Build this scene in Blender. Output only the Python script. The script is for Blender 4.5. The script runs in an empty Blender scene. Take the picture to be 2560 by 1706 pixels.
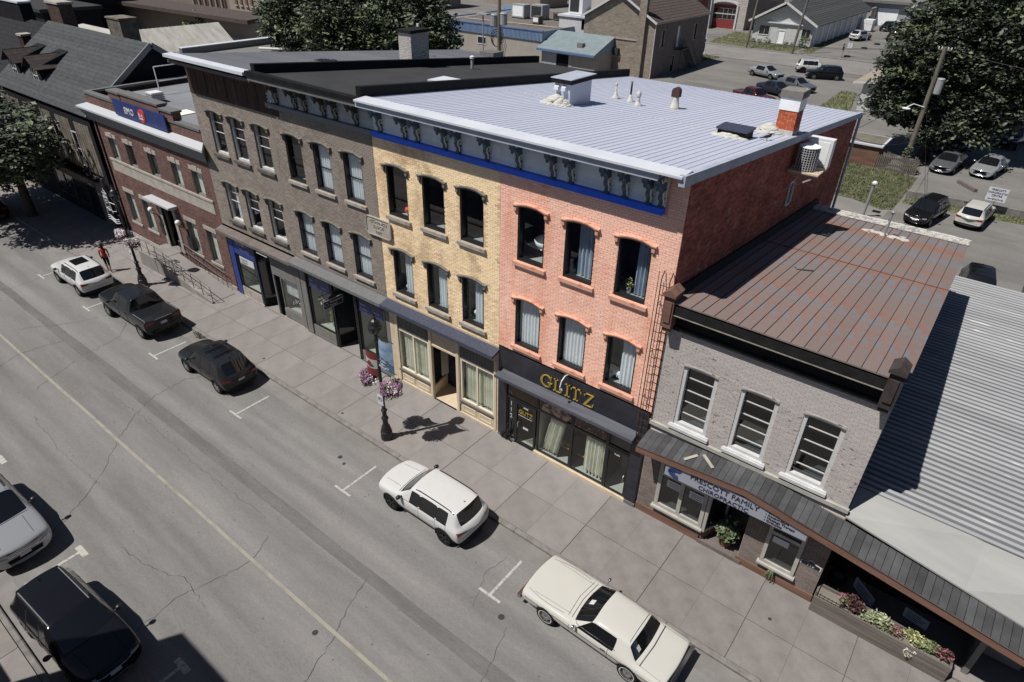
import bpy, bmesh, math, random
from mathutils import Vector, Matrix
from mathutils.bvhtree import BVHTree
R_ = random.Random(7)
SC = bpy.context.scene
COL = SC.collection
# ---------------------------------------------------------------- camera, light, exposure
cam = bpy.data.cameras.new('camera'); camo = bpy.data.objects.new('camera', cam); COL.objects.link(camo)
cam.lens = 22.675; cam.sensor_width = 36; cam.clip_start = .3; cam.clip_end = 1500
rgt = Vector((0.78826288, 0.61501028, 0.02009946)); dwn = Vector((0.34765666, -0.41816732, -0.83920852)); fwd = Vector((-0.50771693, 0.66850463, -0.5434382))
m3 = Matrix((rgt, -dwn, -fwd)).transposed()
camo.matrix_world = Matrix.Translation((0, -15.65, 17.4)) @ m3.to_4x4()
SC.camera = camo
W = bpy.data.worlds.new('World'); SC.world = W; W.use_nodes = True
nt = W.node_tree; sky = nt.nodes.new('ShaderNodeTexSky'); sky.sky_type = 'NISHITA'; sky.sun_disc = False
sky.sun_elevation = math.radians(60.6); sky.sun_rotation = math.radians(209.7); sky.air_density = .6; sky.dust_density = .3
nt.links.new(sky.outputs[0], nt.nodes['Background'].inputs[0]); nt.nodes['Background'].inputs[1].default_value = 0.06
sl = bpy.data.lights.new('sun', 'SUN'); sl.energy = 5.0; sl.angle = math.radians(.5); sl.color = (1, .965, .91)
so = bpy.data.objects.new('sun', sl); COL.objects.link(so); so.location = (-20, -30, 60)
so.rotation_euler = Vector((-.28, -.49, 1)).to_track_quat('Z', 'Y').to_euler()
SC.view_settings.view_transform = 'Standard'; SC.view_settings.look = 'None'; SC.view_settings.exposure = 0.0; SC.view_settings.gamma = 1
SC.view_settings.use_curve_mapping = False
SC.cycles.max_bounces = 6; SC.cycles.transparent_max_bounces = 8

# ---------------------------------------------------------------- materials
def _n(t, k, **kw):
    n = t.nodes.new(k)
    for a, b in kw.items(): setattr(n, a, b)
    return n
def mat(name, c, c2=None, rough=.8, metal=0, scale=2.0, det=4, lo=.35, hi=.65, bump=0, bscale=None, island=0, rnd=0, c3=None, s3=.3, lo3=.55, hi3=.7, stretch=(1, 1, 1), spec=.5, coat=0, speck=0, speck_scale=60, streak=0):
    m = bpy.data.materials.new(name); m.use_nodes = True; t = m.node_tree; b = t.nodes['Principled BSDF']; L = t.links.new
    b.inputs['Roughness'].default_value = rough; b.inputs['Metallic'].default_value = metal
    b.inputs['Specular IOR Level'].default_value = spec if rough < .7 or spec != .5 else .15
    if coat: b.inputs['Coat Weight'].default_value = coat; b.inputs['Coat Roughness'].default_value = .04
    m.diffuse_color = (*c, 1)
    tc = _n(t, 'ShaderNodeTexCoord'); mp = _n(t, 'ShaderNodeMapping'); mp.inputs['Scale'].default_value = stretch
    L(tc.outputs['Object'], mp.inputs[0]); co = mp.outputs[0]
    def noise(s, d=4):
        n = _n(t, 'ShaderNodeTexNoise'); n.inputs['Scale'].default_value = s; n.inputs['Detail'].default_value = d; n.inputs['Roughness'].default_value = .6
        L(co, n.inputs['Vector']); return n.outputs['Fac']
    def ramp(src, a, bb):
        r = _n(t, 'ShaderNodeMapRange'); r.inputs['From Min'].default_value = a; r.inputs['From Max'].default_value = bb; L(src, r.inputs['Value']); return r.outputs[0]
    def mix(fac, x, y, mode='MIX'):
        mx = _n(t, 'ShaderNodeMix', data_type='RGBA', blend_type=mode)
        if isinstance(fac, float): mx.inputs['Factor'].default_value = fac
        else: L(fac, mx.inputs['Factor'])
        for i, v in ((6, x), (7, y)):
            if isinstance(v, tuple): mx.inputs[i].default_value = (*v, 1)
            else: L(v, mx.inputs[i])
        return mx.outputs[2]
    cur = tuple(c)
    if c2: cur = mix(ramp(noise(scale, det), lo, hi), cur, tuple(c2))
    if c3: cur = mix(ramp(noise(s3, 3), lo3, hi3), cur, tuple(c3))
    if speck: 
        r = _n(t, 'ShaderNodeMath', operation='MULTIPLY_ADD'); L(noise(speck_scale, 2), r.inputs[0]); r.inputs[1].default_value = 2 * speck; r.inputs[2].default_value = 1 - speck
        cb = _n(t, 'ShaderNodeCombineColor'); [L(r.outputs[0], cb.inputs[i]) for i in range(3)]
        cur = mix(1.0, cur, cb.outputs[0], 'MULTIPLY')
    if streak:
        n = _n(t, 'ShaderNodeTexNoise'); n.inputs['Scale'].default_value = 1; n.inputs['Detail'].default_value = 2; m2 = _n(t, 'ShaderNodeMapping'); m2.inputs['Scale'].default_value = (.03, 1.15, 1); L(tc.outputs['Object'], m2.inputs[0]); L(m2.outputs[0], n.inputs['Vector'])
        r = _n(t, 'ShaderNodeMath', operation='MULTIPLY_ADD'); L(n.outputs['Fac'], r.inputs[0]); r.inputs[1].default_value = 2 * streak; r.inputs[2].default_value = 1 - streak
        cb = _n(t, 'ShaderNodeCombineColor'); [L(r.outputs[0], cb.inputs[i]) for i in range(3)]
        cur = mix(1.0, cur, cb.outputs[0], 'MULTIPLY')
    for amt, node, out in ((island, 'ShaderNodeNewGeometry', 'Random Per Island'), (rnd, 'ShaderNodeObjectInfo', 'Random')):
        if amt:
            g = _n(t, node); r = _n(t, 'ShaderNodeMath', operation='MULTIPLY_ADD'); L(g.outputs[out], r.inputs[0]); r.inputs[1].default_value = 2 * amt; r.inputs[2].default_value = 1 - amt
            cb = _n(t, 'ShaderNodeCombineColor'); [L(r.outputs[0], cb.inputs[i]) for i in range(3)]
            cur = mix(1.0, cur, cb.outputs[0], 'MULTIPLY')
    if isinstance(cur, tuple): b.inputs['Base Color'].default_value = (*cur, 1)
    else: L(cur, b.inputs['Base Color'])
    if bump:
        bp = _n(t, 'ShaderNodeBump'); bp.inputs['Strength'].default_value = bump; bp.inputs['Distance'].default_value = .02
        L(noise(bscale or scale * 6, 4), bp.inputs['Height']); L(bp.outputs[0], b.inputs['Normal'])
    return m
def glassmat(name, tint=(.8, .85, .85), refl=.12, base=.25):
    """window glass: part mirror, part see-through"""
    m = bpy.data.materials.new(name); m.use_nodes = True; t = m.node_tree; L = t.links.new
    for n in list(t.nodes):
        if n.type == 'BSDF_PRINCIPLED': t.nodes.remove(n)
    out = [n for n in t.nodes if n.type == 'OUTPUT_MATERIAL'][0]
    tr = _n(t, 'ShaderNodeBsdfTransparent'); tr.inputs[0].default_value = (*tint, 1)
    gl = _n(t, 'ShaderNodeBsdfGlossy'); gl.inputs['Roughness'].default_value = .015
    fr = _n(t, 'ShaderNodeLayerWeight'); fr.inputs[0].default_value = .5; pw_ = _n(t, 'ShaderNodeMath', operation='POWER'); L(fr.outputs['Facing'], pw_.inputs[0]); pw_.inputs[1].default_value = 4
    ad = _n(t, 'ShaderNodeMath', operation='MULTIPLY_ADD'); ad.inputs[1].default_value = .7; ad.inputs[2].default_value = refl; L(pw_.outputs[0], ad.inputs[0])
    mx = _n(t, 'ShaderNodeMixShader'); L(ad.outputs[0], mx.inputs[0]); L(tr.outputs[0], mx.inputs[1]); L(gl.outputs[0], mx.inputs[2]); L(mx.outputs[0], out.inputs[0])
    m.diffuse_color = (.1, .12, .15, 1)
    return m

M = {}
def mm(k, *a, **kw): M[k] = mat(k, *a, **kw)
mm('asphalt', (.195, .188, .182), (.158, .153, .149), rough=.9, scale=.45, stretch=(.25, 1.3, 1), c3=(.215, .207, .2), s3=1.2, lo3=.45, hi3=.8, bump=.25, bscale=70, speck=.36, speck_scale=46, streak=.4)
mm('seam', (.125, .121, .118), (.155, .15, .146), rough=.9, scale=3, stretch=(.2, 1, 1), bump=.2, bscale=50, speck=.3, speck_scale=38)
mm('crack', (.05, .048, .046), rough=1)
mm('gutter', (.225, .213, .2), (.175, .167, .158), rough=.9, scale=1.2, bump=.1, bscale=50, speck=.22, speck_scale=45)
mm('concrete', (.25, .229, .218), (.205, .19, .181), rough=.9, scale=1.1, c3=(.30, .28, .265), s3=.55, lo3=.6, hi3=.72, bump=.1, bscale=50, rnd=.07, speck=.13, speck_scale=50)
mm('aggregate', (.238, .217, .206), (.18, .166, .158), rough=.9, scale=1.5, bump=.3, bscale=70, rnd=.06, speck=.4, speck_scale=42)
mm('joint', (.115, .106, .1), rough=1)
mm('curb', (.235, .22, .205), (.15, .142, .134), rough=.9, scale=2.5, bump=.2, speck=.2)
mm('white_line', (.43, .42, .39), (.24, .232, .22), rough=.8, scale=9, lo=.5, hi=.66, stretch=(1, 1, 1))
mm('yellow_line', (.30, .287, .235), (.22, .212, .185), rough=.8, scale=2, lo=.45, hi=.7)
mm('lot', (.2, .19, .178), (.155, .148, .14), rough=.95, scale=.3, stretch=(.5, 1, 1), c3=(.13, .125, .12), s3=.25, lo3=.55, hi3=.75, bump=.2, bscale=20, speck=.25, speck_scale=14)
mm('back_road', (.235, .223, .208), (.19, .18, .17), rough=.95, scale=.3, speck=.15, speck_scale=10)
mm('dirt', (.2, .185, .16), (.12, .12, .09), rough=1, scale=.4, bump=.3, speck=.25, speck_scale=10)
mm('far_ground', (.15, .145, .12), (.08, .09, .06), rough=1, scale=.06)
mm('grass', (.095, .115, .055), (.19, .18, .11), rough=1, scale=1.2, bump=.8, bscale=20, island=.5, speck=.4, speck_scale=12)
mm('mortar_pink', (.66, .37, .28), rough=.95); mm('mortar_yel', (.5, .385, .25), rough=.95); mm('mortar_grey', (.2, .175, .15), rough=.95)
mm('mortar_red', (.22, .19, .17), rough=.95); mm('mortar_P', (.42, .38, .355), rough=.95); mm('mortar_tan', (.28, .25, .21), rough=.95)
mm('brick_pink', (.95, .60, .475), (.89, .53, .40), rough=.85, scale=.9, island=.07, rnd=.04, c3=(.82, .40, .27), s3=.55, lo3=.5, hi3=.72, stretch=(2.2, 1, .5), bump=.25, bscale=40)
mm('brick_yel', (.95, .75, .49), (.86, .65, .41), rough=.85, scale=.9, island=.13, rnd=.06, c3=(.42, .29, .17), s3=.7, lo3=.48, hi3=.72, bump=.3, bscale=40)
mm('brick_grey', (.29, .25, .215), (.23, .198, .17), rough=.9, scale=.8, island=.14, rnd=.05, c3=(.14, .125, .11), s3=.7, lo3=.6, hi3=.8, bump=.3, bscale=40)
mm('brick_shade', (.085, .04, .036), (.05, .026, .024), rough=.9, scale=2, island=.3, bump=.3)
mm('brick_redwall', (.42, .145, .11), (.26, .09, .072), rough=.95, scale=.7, island=.3, rnd=.1, c3=(.42, .26, .22), s3=2.2, lo3=.62, hi3=.72, bump=.4, bscale=30)
mm('brick_bmo', (.185, .108, .093), (.13, .08, .07), rough=.9, scale=1, island=.18, bump=.2)
mm('brick_P', (.49, .452, .43), (.44, .405, .385), rough=.9, scale=.8, island=.05, rnd=.04, bump=.2, bscale=30, c3=(.2, .16, .14), s3=5, lo3=.615, hi3=.64, stretch=(1, 1, 2.2))
mm('brick_tan', (.31, .265, .215), (.25, .215, .175), rough=.9, scale=1, island=.16, bump=.3)
mm('brick_chim', (.52, .12, .045), (.4, .085, .035), rough=.85, scale=6, island=.2)
mm('brick_dark', (.09, .06, .05), (.055, .04, .035), rough=.95, scale=2, island=.3)
mm('brick_brown', (.21, .175, .155), (.17, .14, .125), rough=.9, scale=1, island=.12)
mm('stone', (.42, .385, .34), (.32, .29, .255), rough=.9, scale=2.5, bump=.3, c3=(.2, .18, .16), s3=1.5, lo3=.6, hi3=.75)
mm('stone_dark', (.15, .14, .125), (.095, .09, .08), rough=.9, scale=3, bump=.3)
mm('stone_hood', (.22, .205, .175), (.13, .12, .105), rough=.9, scale=4, bump=.2)
mm('pink_trim', (.68, .38, .285), (.6, .33, .24), rough=.8, scale=3, c3=(.42, .17, .1), s3=2, lo3=.6, hi3=.75)
mm('black', (.012, .012, .014), rough=.4); mm('black_matte', (.02, .02, .021), (.012, .012, .012), rough=.8, scale=3)
mm('black_shop', (.016, .016, .022), (.03, .03, .04), rough=.35, scale=1.5)
mm('cast_iron', (.012, .012, .012), rough=.35)
mm('white_paint', (.58, .58, .58), (.5, .5, .5), rough=.6, scale=3)
mm('trim_grey', (.42, .405, .37), (.34, .33, .3), rough=.7, scale=3); mm('bank_white', (.46, .47, .49), rough=.5)
mm('cream', (.60, .50, .37), (.52, .42, .3), rough=.7, scale=3)
mm('cream_edge', (.72, .64, .5), rough=.7)
mm('grey_paint', (.2, .195, .185), (.165, .16, .15), rough=.75, scale=2)
mm('grey_board', (.86, .875, .89), (.78, .79, .81), rough=.75, scale=2, rnd=.06)
mm('grey_board_dull', (.58, .57, .55), (.46, .45, .44), rough=.8, scale=2, rnd=.08)
mm('band_blue', (.01, .13, .85), (.008, .11, .72), rough=.5, scale=2)
mm('band_grey', (.2, .205, .21), rough=.7)
mm('bracket', (.075, .13, .2), (.05, .09, .14), rough=.6, scale=5); mm('bracket_dull', (.07, .068, .066), rough=.7)
mm('fascia', (.40, .43, .50), (.33, .36, .42), rough=.7, scale=2)
mm('brown_cornice', (.05, .035, .03), (.095, .06, .05), rough=.9, scale=1.5, stretch=(2, 1, .4))
mm('white_metal', (.47, .49, .58), (.42, .44, .525), rough=.6, scale=.5, rnd=.03, stretch=(1, .2, 1))
mm('white_flash', (.60, .615, .66), (.53, .545, .6), rough=.5, scale=1)
mm('sealant', (.56, .545, .50), (.46, .445, .4), rough=.8, scale=6, bump=.8, bscale=20)
mm('grey_metal', (.26, .265, .28), (.2, .205, .22), rough=.5, scale=.6, rnd=.04)
mm('membrane', (.042, .042, .044), (.052, .052, .053), rough=.9, scale=.6); mm('membrane_blk', (.008, .008, .009), (.014, .014, .015), rough=.7, scale=4)
mm('rust_panel', (.2, .155, .142), (.245, .128, .095), rough=.8, scale=1.5, lo=.46, hi=.6, det=7, rnd=.05, c3=(.172, .172, .188), s3=1.7, lo3=.49, hi3=.57, stretch=(1.3, .6, 1), speck=.1, speck_scale=30)
mm('rust_seam', (.06, .03, .025), rough=.9)
mm('corrugated_valley', (.15, .153, .16), (.11, .113, .12), rough=.7, scale=.8, stretch=(.3, 2, 1), rnd=.08)  # darker copy of the sheet colour, valley shade painted in
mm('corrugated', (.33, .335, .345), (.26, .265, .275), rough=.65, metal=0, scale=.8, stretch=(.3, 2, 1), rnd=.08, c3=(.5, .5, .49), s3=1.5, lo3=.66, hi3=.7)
mm('roll_roof', (.36, .36, .345), (.31, .31, .30), rough=.8, scale=1, stretch=(.3, 2, 1))
mm('barn_roof', (.5, .49, .45), (.38, .36, .32), rough=.7, scale=.8, stretch=(.4, 2, 1))
mm('shingle', (.075, .077, .08), (.055, .057, .06), rough=.95, scale=3, island=.22, rnd=.12)
mm('shingle_brown', (.065, .055, .052), (.045, .038, .036), rough=.95, scale=3, rnd=.2, island=.2)
mm('shingle_dark', (.03, .03, .034), (.02, .02, .022), rough=.95, scale=3, island=.3)
mm('awning_shingle', (.085, .085, .088), (.06, .06, .062), rough=.95, scale=2, rnd=.25, stretch=(1, 1, 1), bump=.3)
mm('brown_wood', (.2, .115, .085), (.14, .08, .06), rough=.8, scale=2, stretch=(.3, 3, 3))
mm('weather_wood', (.19, .165, .145), (.11, .095, .085), rough=.9, scale=3, stretch=(.2, 3, 3), bump=.3)
mm('pole_wood', (.2, .18, .15), (.12, .105, .09), rough=.95, scale=4, stretch=(3, 3, .2), bump=.5)
mm('blue_shop', (.025, .05, .23), (.018, .038, .18), rough=.5, scale=2); mm('blue_sign', (.025, .045, .17), (.018, .033, .13), rough=.4, scale=1.5)
mm('navy', (.012, .02, .055), rough=.5)
mm('ledge_grey', (.13, .13, .132), (.16, .16, .16), rough=.7, scale=6, speck=.3, speck_scale=40); mm('ledge_brown', (.17, .145, .135), (.13, .11, .1), rough=.8, scale=3)
mm('ledge_navy', (.04, .045, .075), (.13, .14, .19), rough=.5, scale=22, lo=.6, hi=.7, det=2)
mm('ledge_glitz', (.08, .085, .105), (.05, .054, .068), rough=.5, scale=2, stretch=(.3, 4, 4))
mm('gold', (.42, .29, .05), (.5, .36, .08), rough=.35, scale=4, metal=.3)
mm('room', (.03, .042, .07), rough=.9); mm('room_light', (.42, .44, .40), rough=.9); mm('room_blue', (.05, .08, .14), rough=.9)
mm('curtain', (.86, .88, .88), (.78, .8, .81), rough=.9, scale=2); mm('curtain_blue', (.55, .62, .7), (.42, .49, .58), rough=.9, scale=3); mm('curtain_cream', (.88, .87, .76), (.7, .7, .59), rough=.9, scale=3, det=8)
mm('wood_orange', (.5, .25, .07), rough=.6); mm('cloth_yellow', (.75, .68, .3), rough=.9)
mm('red_lamp', (.85, .09, .015), rough=.4); mm('plastic_white', (.7, .7, .69), rough=.5); mm('red_sign', (.55, .04, .03), rough=.5)
mm('poster_brown', (.05, .025, .016), (.11, .06, .04), rough=.3, scale=6); mm('poster_skin', (.5, .36, .3), (.1, .06, .05), rough=.4, scale=5, lo=.45, hi=.55)
mm('glass_dark', (.008, .009, .011), rough=.05, spec=.8); mm('interior_dark', (.006, .006, .007), rough=.8)
mm('tyre', (.014, .014, .014), rough=.85); mm('chrome', (.55, .55, .56), rough=.15, metal=1); mm('alloy', (.42, .42, .43), rough=.3, metal=.8); mm('rim_black', (.03, .03, .033), rough=.35, metal=.4)
mm('cladding', (.018, .018, .019), rough=.7); mm('tail_red', (.2, .012, .012), rough=.15); mm('head_lamp', (.35, .36, .38), rough=.08, spec=.8); mm('plate', (.5, .52, .58), rough=.5)
mm('tonneau', (.032, .032, .033), (.042, .042, .042), rough=.9, scale=30)
for k, c in dict(car_white=(.54, .54, .535), car_cream=(.5, .492, .45), car_black=(.008, .008, .01), car_charcoal=(.016, .017, .019), car_silver=(.36, .37, .38), car_grey=(.15, .155, .165), car_red=(.07, .014, .012), car_darkblue=(.02, .022, .035)).items():
    mm(k, c, rough=.12, coat=.25 if k not in ('car_white', 'car_cream') else .4, spec=.25, metal=.4 if k in ('car_silver', 'car_grey') else 0)
mm('leaf', (.13, .16, .08), (.06, .08, .04), rough=.6, scale=.6, island=.55); mm('leaf_dark', (.07, .085, .055), (.035, .045, .028), rough=.5, scale=.5, island=.6); mm('leaf_bright', (.2, .23, .11), (.11, .14, .06), rough=.6, scale=3, island=.5)
mm('leaf_pale', (.35, .37, .25), rough=.7, island=.4); mm('leaf_maroon', (.06, .025, .022), rough=.6, island=.5)
mm('petal_purple', (.24, .09, .2), (.36, .2, .32), rough=.7, scale=12, island=.35); mm('petal_white', (.7, .62, .66), rough=.7, island=.25); mm('petal_pink', (.3, .12, .14), rough=.7, island=.3); mm('petal_yellow', (.5, .48, .2), rough=.7, island=.3)
mm('bark', (.09, .075, .06), (.05, .042, .035), rough=1, scale=5, stretch=(2, 2, .3), bump=.6)
mm('skin', (.4, .24, .18), rough=.6); mm('cloth_red', (.35, .04, .03), rough=.9); mm('cloth_dark', (.02, .022, .03), rough=.9); mm('hair', (.03, .02, .015), rough=.7)
mm('blue_trim', (.10, .17, .33), (.075, .13, .26), rough=.6, scale=2); mm('blue_ribs', (.24, .33, .45), (.2, .28, .4), rough=.6, scale=2)
mm('stucco', (.36, .33, .29), (.32, .295, .26), rough=.9, scale=.8); mm('tar_gravel', (.17, .15, .135), (.13, .115, .105), rough=1, scale=1, speck=.3, speck_scale=15)
mm('teal_roof', (.23, .28, .30), (.19, .235, .25), rough=.5, scale=1); mm('hvac', (.33, .34, .35), (.27, .28, .29), rough=.5, scale=2); mm('hvac_dark', (.04, .042, .045), rough=.7)
mm('fire_red', (.2, .035, .035), rough=.5); mm('tan_wall', (.33, .285, .235), (.28, .24, .2), rough=.9, scale=.5)
mm('roof_brown', (.1, .08, .072), (.075, .06, .055), rough=.95, scale=2); mm('dark_wall', (.014, .014, .018), (.022, .02, .022), rough=.95, scale=.5)  # dark_wall: shade over the far-left buildings put into the wall colour
mm('banner_red', (.17, .04, .036), rough=.8); mm('banner_white', (.42, .42, .41), rough=.8); mm('banner_blue', (.10, .2, .36), (.35, .42, .48), rough=.8, scale=1.2, stretch=(1, 1, 2.5))
mm('sign_white', (.55, .56, .6), rough=.5); mm('sign_lavender', (.3, .31, .36), rough=.5); mm('sign_black', (.012, .012, .013), rough=.5); mm('terracotta', (.2, .09, .06), rough=.8)
mm('mud_wall', (.22, .2, .17), (.12, .1, .085), rough=1, scale=1.5, bump=.5)
G_ = glassmat('window_glass', tint=(.86, .9, .92), refl=.1); GS = glassmat('shop_glass', tint=(.84, .88, .86), refl=.08); GD = glassmat('dim_glass', tint=(.3, .33, .36), refl=.1)
M['glass'] = G_; M['shopglass'] = GS; M['dimglass'] = GD
def mt(x): return M[x] if isinstance(x, str) else x

# ---------------------------------------------------------------- mesh helpers
class MB:
    def __init__(s): s.v = []; s.f = []; s.m = []
    def add(s, vs, fs, mi=0):
        o = len(s.v); s.v += [tuple(p) for p in vs]; s.f += [tuple(i + o for i in f) for f in fs]; s.m += [mi] * len(fs); return s
    def quad(s, a, b, c, d, mi=0): return s.add([a, b, c, d], [(0, 1, 2, 3)], mi)
    def box(s, x0, x1, y0, y1, z0, z1, mi=0):
        x0, x1 = min(x0, x1), max(x0, x1); y0, y1 = min(y0, y1), max(y0, y1); z0, z1 = min(z0, z1), max(z0, z1)
        return s.add([(x0, y0, z0), (x1, y0, z0), (x1, y1, z0), (x0, y1, z0), (x0, y0, z1), (x1, y0, z1), (x1, y1, z1), (x0, y1, z1)],
                     [(0, 3, 2, 1), (4, 5, 6, 7), (0, 1, 5, 4), (1, 2, 6, 5), (2, 3, 7, 6), (3, 0, 4, 7)], mi)
    def hexa(s, p, mi=0): return s.add(p, [(0, 3, 2, 1), (4, 5, 6, 7), (0, 1, 5, 4), (1, 2, 6, 5), (2, 3, 7, 6), (3, 0, 4, 7)], mi)
    def bar(s, p, q, w, h=None, mi=0, up=(0, 0, 1)):
        p = Vector(p); q = Vector(q); h = h or w; d = (q - p).normalized(); u = Vector(up)
        if abs(d.dot(u)) > .98: u = Vector((0, 1, 0))
        a = d.cross(u).normalized() * w / 2; b = a.cross(d).normalized() * h / 2
        return s.hexa([p - a - b, p + a - b, q + a - b, q - a - b, p - a + b, p + a + b, q + a + b, q - a + b], mi)
    def tube(s, path, r, n=8, mi=0, cap=True):
        P = [Vector(p) for p in path]; rs = r if isinstance(r, (list, tuple)) else [r] * len(P)
        vs = []; prev = None
        for i, p in enumerate(P):
            d = (P[min(i + 1, len(P) - 1)] - P[max(i - 1, 0)]).normalized()
            u = Vector((0, 0, 1)) if abs(d.z) < .95 else Vector((1, 0, 0))
            if prev is not None: u = prev
            a = d.cross(u)
            if a.length < 1e-5: a = d.cross(Vector((.3, 1, 0)))
            a.normalize(); b = a.cross(d).normalized(); prev = b
            for k in range(n):
                t = 2 * math.pi * k / n; vs.append(p + a * math.cos(t) * rs[i] + b * math.sin(t) * rs[i])
        fs = [(i * n + k, i * n + (k + 1) % n, (i + 1) * n + (k + 1) % n, (i + 1) * n + k) for i in range(len(P) - 1) for k in range(n)]
        if cap: fs += [tuple(range(n - 1, -1, -1)), tuple((len(P) - 1) * n + k for k in range(n))]
        return s.add(vs, fs, mi)
    def lathe(s, c, prof, n=16, mi=0, axis='z'):
        vs = []
        for r, h in prof:
            for k in range(n):
                t = 2 * math.pi * k / n; x, y = r * math.cos(t), r * math.sin(t)
                p = (x, y, h) if axis == 'z' else (x, h, y) if axis == 'y' else (h, x, y)
                vs.append((c[0] + p[0], c[1] + p[1], c[2] + p[2]))
        fs = [(i * n + k, i * n + (k + 1) % n, (i + 1) * n + (k + 1) % n, (i + 1) * n + k) for i in range(len(prof) - 1) for k in range(n)]
        fs += [tuple(range(n - 1, -1, -1)), tuple((len(prof) - 1) * n + k for k in range(n))]
        return s.add(vs, fs, mi)
    def ball(s, c, r, n=10, m=6, mi=0):
        r = r if isinstance(r, (tuple, list)) else (r, r, r); vs = []; 
        for i in range(m + 1):
            ph = math.pi * i / m
            for k in range(n):
                t = 2 * math.pi * k / n; vs.append((c[0] + r[0] * math.sin(ph) * math.cos(t), c[1] + r[1] * math.sin(ph) * math.sin(t), c[2] - r[2] * math.cos(ph)))
        return s.add(vs, [(i * n + k, i * n + (k + 1) % n, (i + 1) * n + (k + 1) % n, (i + 1) * n + k) for i in range(m) for k in range(n)], mi)
    def prism(s, pts, fn, d0, d1, mi=0):
        """polygon pts (a,b) extruded from depth d0 to d1; fn(a,b,d)->xyz"""
        n = len(pts); vs = [fn(a, b, d0) for a, b in pts] + [fn(a, b, d1) for a, b in pts]
        return s.add(vs, [tuple(range(n)), tuple(range(2 * n - 1, n - 1, -1))] + [(i, i + n, (i + 1) % n + n, (i + 1) % n) for i in range(n)], mi)
    def strip(s, path, w, z, mi=0):
        P = [Vector((p[0], p[1], 0)) for p in path]; vs = []
        for i, p in enumerate(P):
            d = (P[min(i + 1, len(P) - 1)] - P[max(i - 1, 0)]).normalized(); nrm = Vector((-d.y, d.x, 0)); ww = w[i] if isinstance(w, list) else w
            vs += [(p.x + nrm.x * ww / 2, p.y + nrm.y * ww / 2, z), (p.x - nrm.x * ww / 2, p.y - nrm.y * ww / 2, z)]
        return s.add(vs, [(2 * i, 2 * i + 1, 2 * i + 3, 2 * i + 2) for i in range(len(P) - 1)], mi)
    def leaves(s, c, rad, n, size, mi=0, rng=R_, shell=.0, up=.0):
        for _ in range(n):
            while True:
                x, y, z = rng.uniform(-1, 1), rng.uniform(-1, 1), rng.uniform(-1, 1); q = x * x + y * y + z * z
                if shell * shell <= q <= 1: break
            p = Vector((c[0] + x * rad[0], c[1] + y * rad[1], c[2] + z * rad[2])); sz = size * rng.uniform(.45, 1.5)
            a = Vector((rng.gauss(0, 1), rng.gauss(0, 1), rng.gauss(0, .45))).normalized(); b = a.cross(Vector((rng.gauss(0, .6), rng.gauss(0, .6), 1 + up))).normalized()
            s.add([p - a * sz, p + b * sz * .5, p + a * sz, p - b * sz * .5], [(0, 1, 2, 3)], mi)
        return s
    def mesh(s, name, mats, off=(0, 0, 0), smooth=False):
        me = bpy.data.meshes.new(name); ox, oy, oz = off
        me.from_pydata([(a - ox, b - oy, c - oz) for a, b, c in s.v], [], s.f)
        for x in (mats if isinstance(mats, (list, tuple)) else [mats]): me.materials.append(mt(x))
        me.polygons.foreach_set('material_index', s.m)
        if smooth: me.polygons.foreach_set('use_smooth', [True] * len(me.polygons))
        me.update(); return me
    def build(s, name, mats, parent=None, smooth=False, kind=None, label=None):
        me = s.mesh(name, mats, worldloc(parent), smooth); return place(name, me, parent, kind=kind, label=label)
def worldloc(p):
    v = Vector((0, 0, 0))
    while p is not None: v += p.location; p = p.parent
    return v
def place(name, me, parent=None, loc=None, kind=None, label=None, rot=None):
    o = bpy.data.objects.new(name, me); COL.objects.link(o); o.parent = parent
    if loc is not None: o.location = loc
    if rot is not None: o.rotation_euler = rot
    if kind: o['kind'] = kind
    if label: o['label'] = label
    return o
def tag(o, label, cat, group=None):
    o['label'] = label; o['category'] = cat
    if group: o['group'] = group
    return o
def thing(name, label, cat, loc=(0, 0, 0), rz=0, group=None):
    o = bpy.data.objects.new(name, None); COL.objects.link(o); o.location = loc; o.rotation_euler = (0, 0, rz); o.empty_display_size = .3
    return tag(o, label, cat, group)
def solo(mb, name, mats, label, cat, group=None, smooth=False, loc=None):
    """a thing that is a single mesh"""
    if loc is None:
        xs = [v[0] for v in mb.v]; ys = [v[1] for v in mb.v]; zs = [v[2] for v in mb.v]
        loc = ((min(xs) + max(xs)) / 2, (min(ys) + max(ys)) / 2, min(zs))
    o = place(name, mb.mesh(name, mats, loc, smooth), None, loc); return tag(o, label, cat, group)
def copy_tree(o, parent=None):
    c = o.copy(); COL.objects.link(c); c.parent = parent
    for ch in list(o.children): copy_tree(ch, c)
    return c
front = lambda u, w, d: (u, -d, w)
def fronty(y): return lambda u, w, d: (u, y - d, w)
def sidex(x): return lambda u, w, d: (x + d, u, w)
def txtmesh(s, size, extr=.01, align='LEFT'):
    cu = bpy.data.curves.new('lettering', 'FONT'); cu.body = s; cu.size = size; cu.extrude = extr; cu.align_x = align; cu.resolution_u = 2
    o = bpy.data.objects.new('lettering', cu); COL.objects.link(o); dg = bpy.context.evaluated_depsgraph_get(); dg.update()
    me = bpy.data.meshes.new_from_object(o.evaluated_get(dg)); COL.objects.unlink(o); bpy.data.objects.remove(o); return me
def text(s, size, loc, m, parent, name='lettering', sx=1, extr=.008, rot=(math.pi / 2, 0, 0), align='LEFT', label=None):
    me = txtmesh(s, size, extr, align); me.materials.clear(); me.materials.append(mt(m)); me.name = name
    o = bpy.data.objects.new(name, me); COL.objects.link(o); o.parent = parent
    o.location = Vector(loc) - worldloc(parent); o.rotation_euler = rot; o.scale = (sx, 1, 1)
    if label: o['label'] = label
    return o
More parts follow.
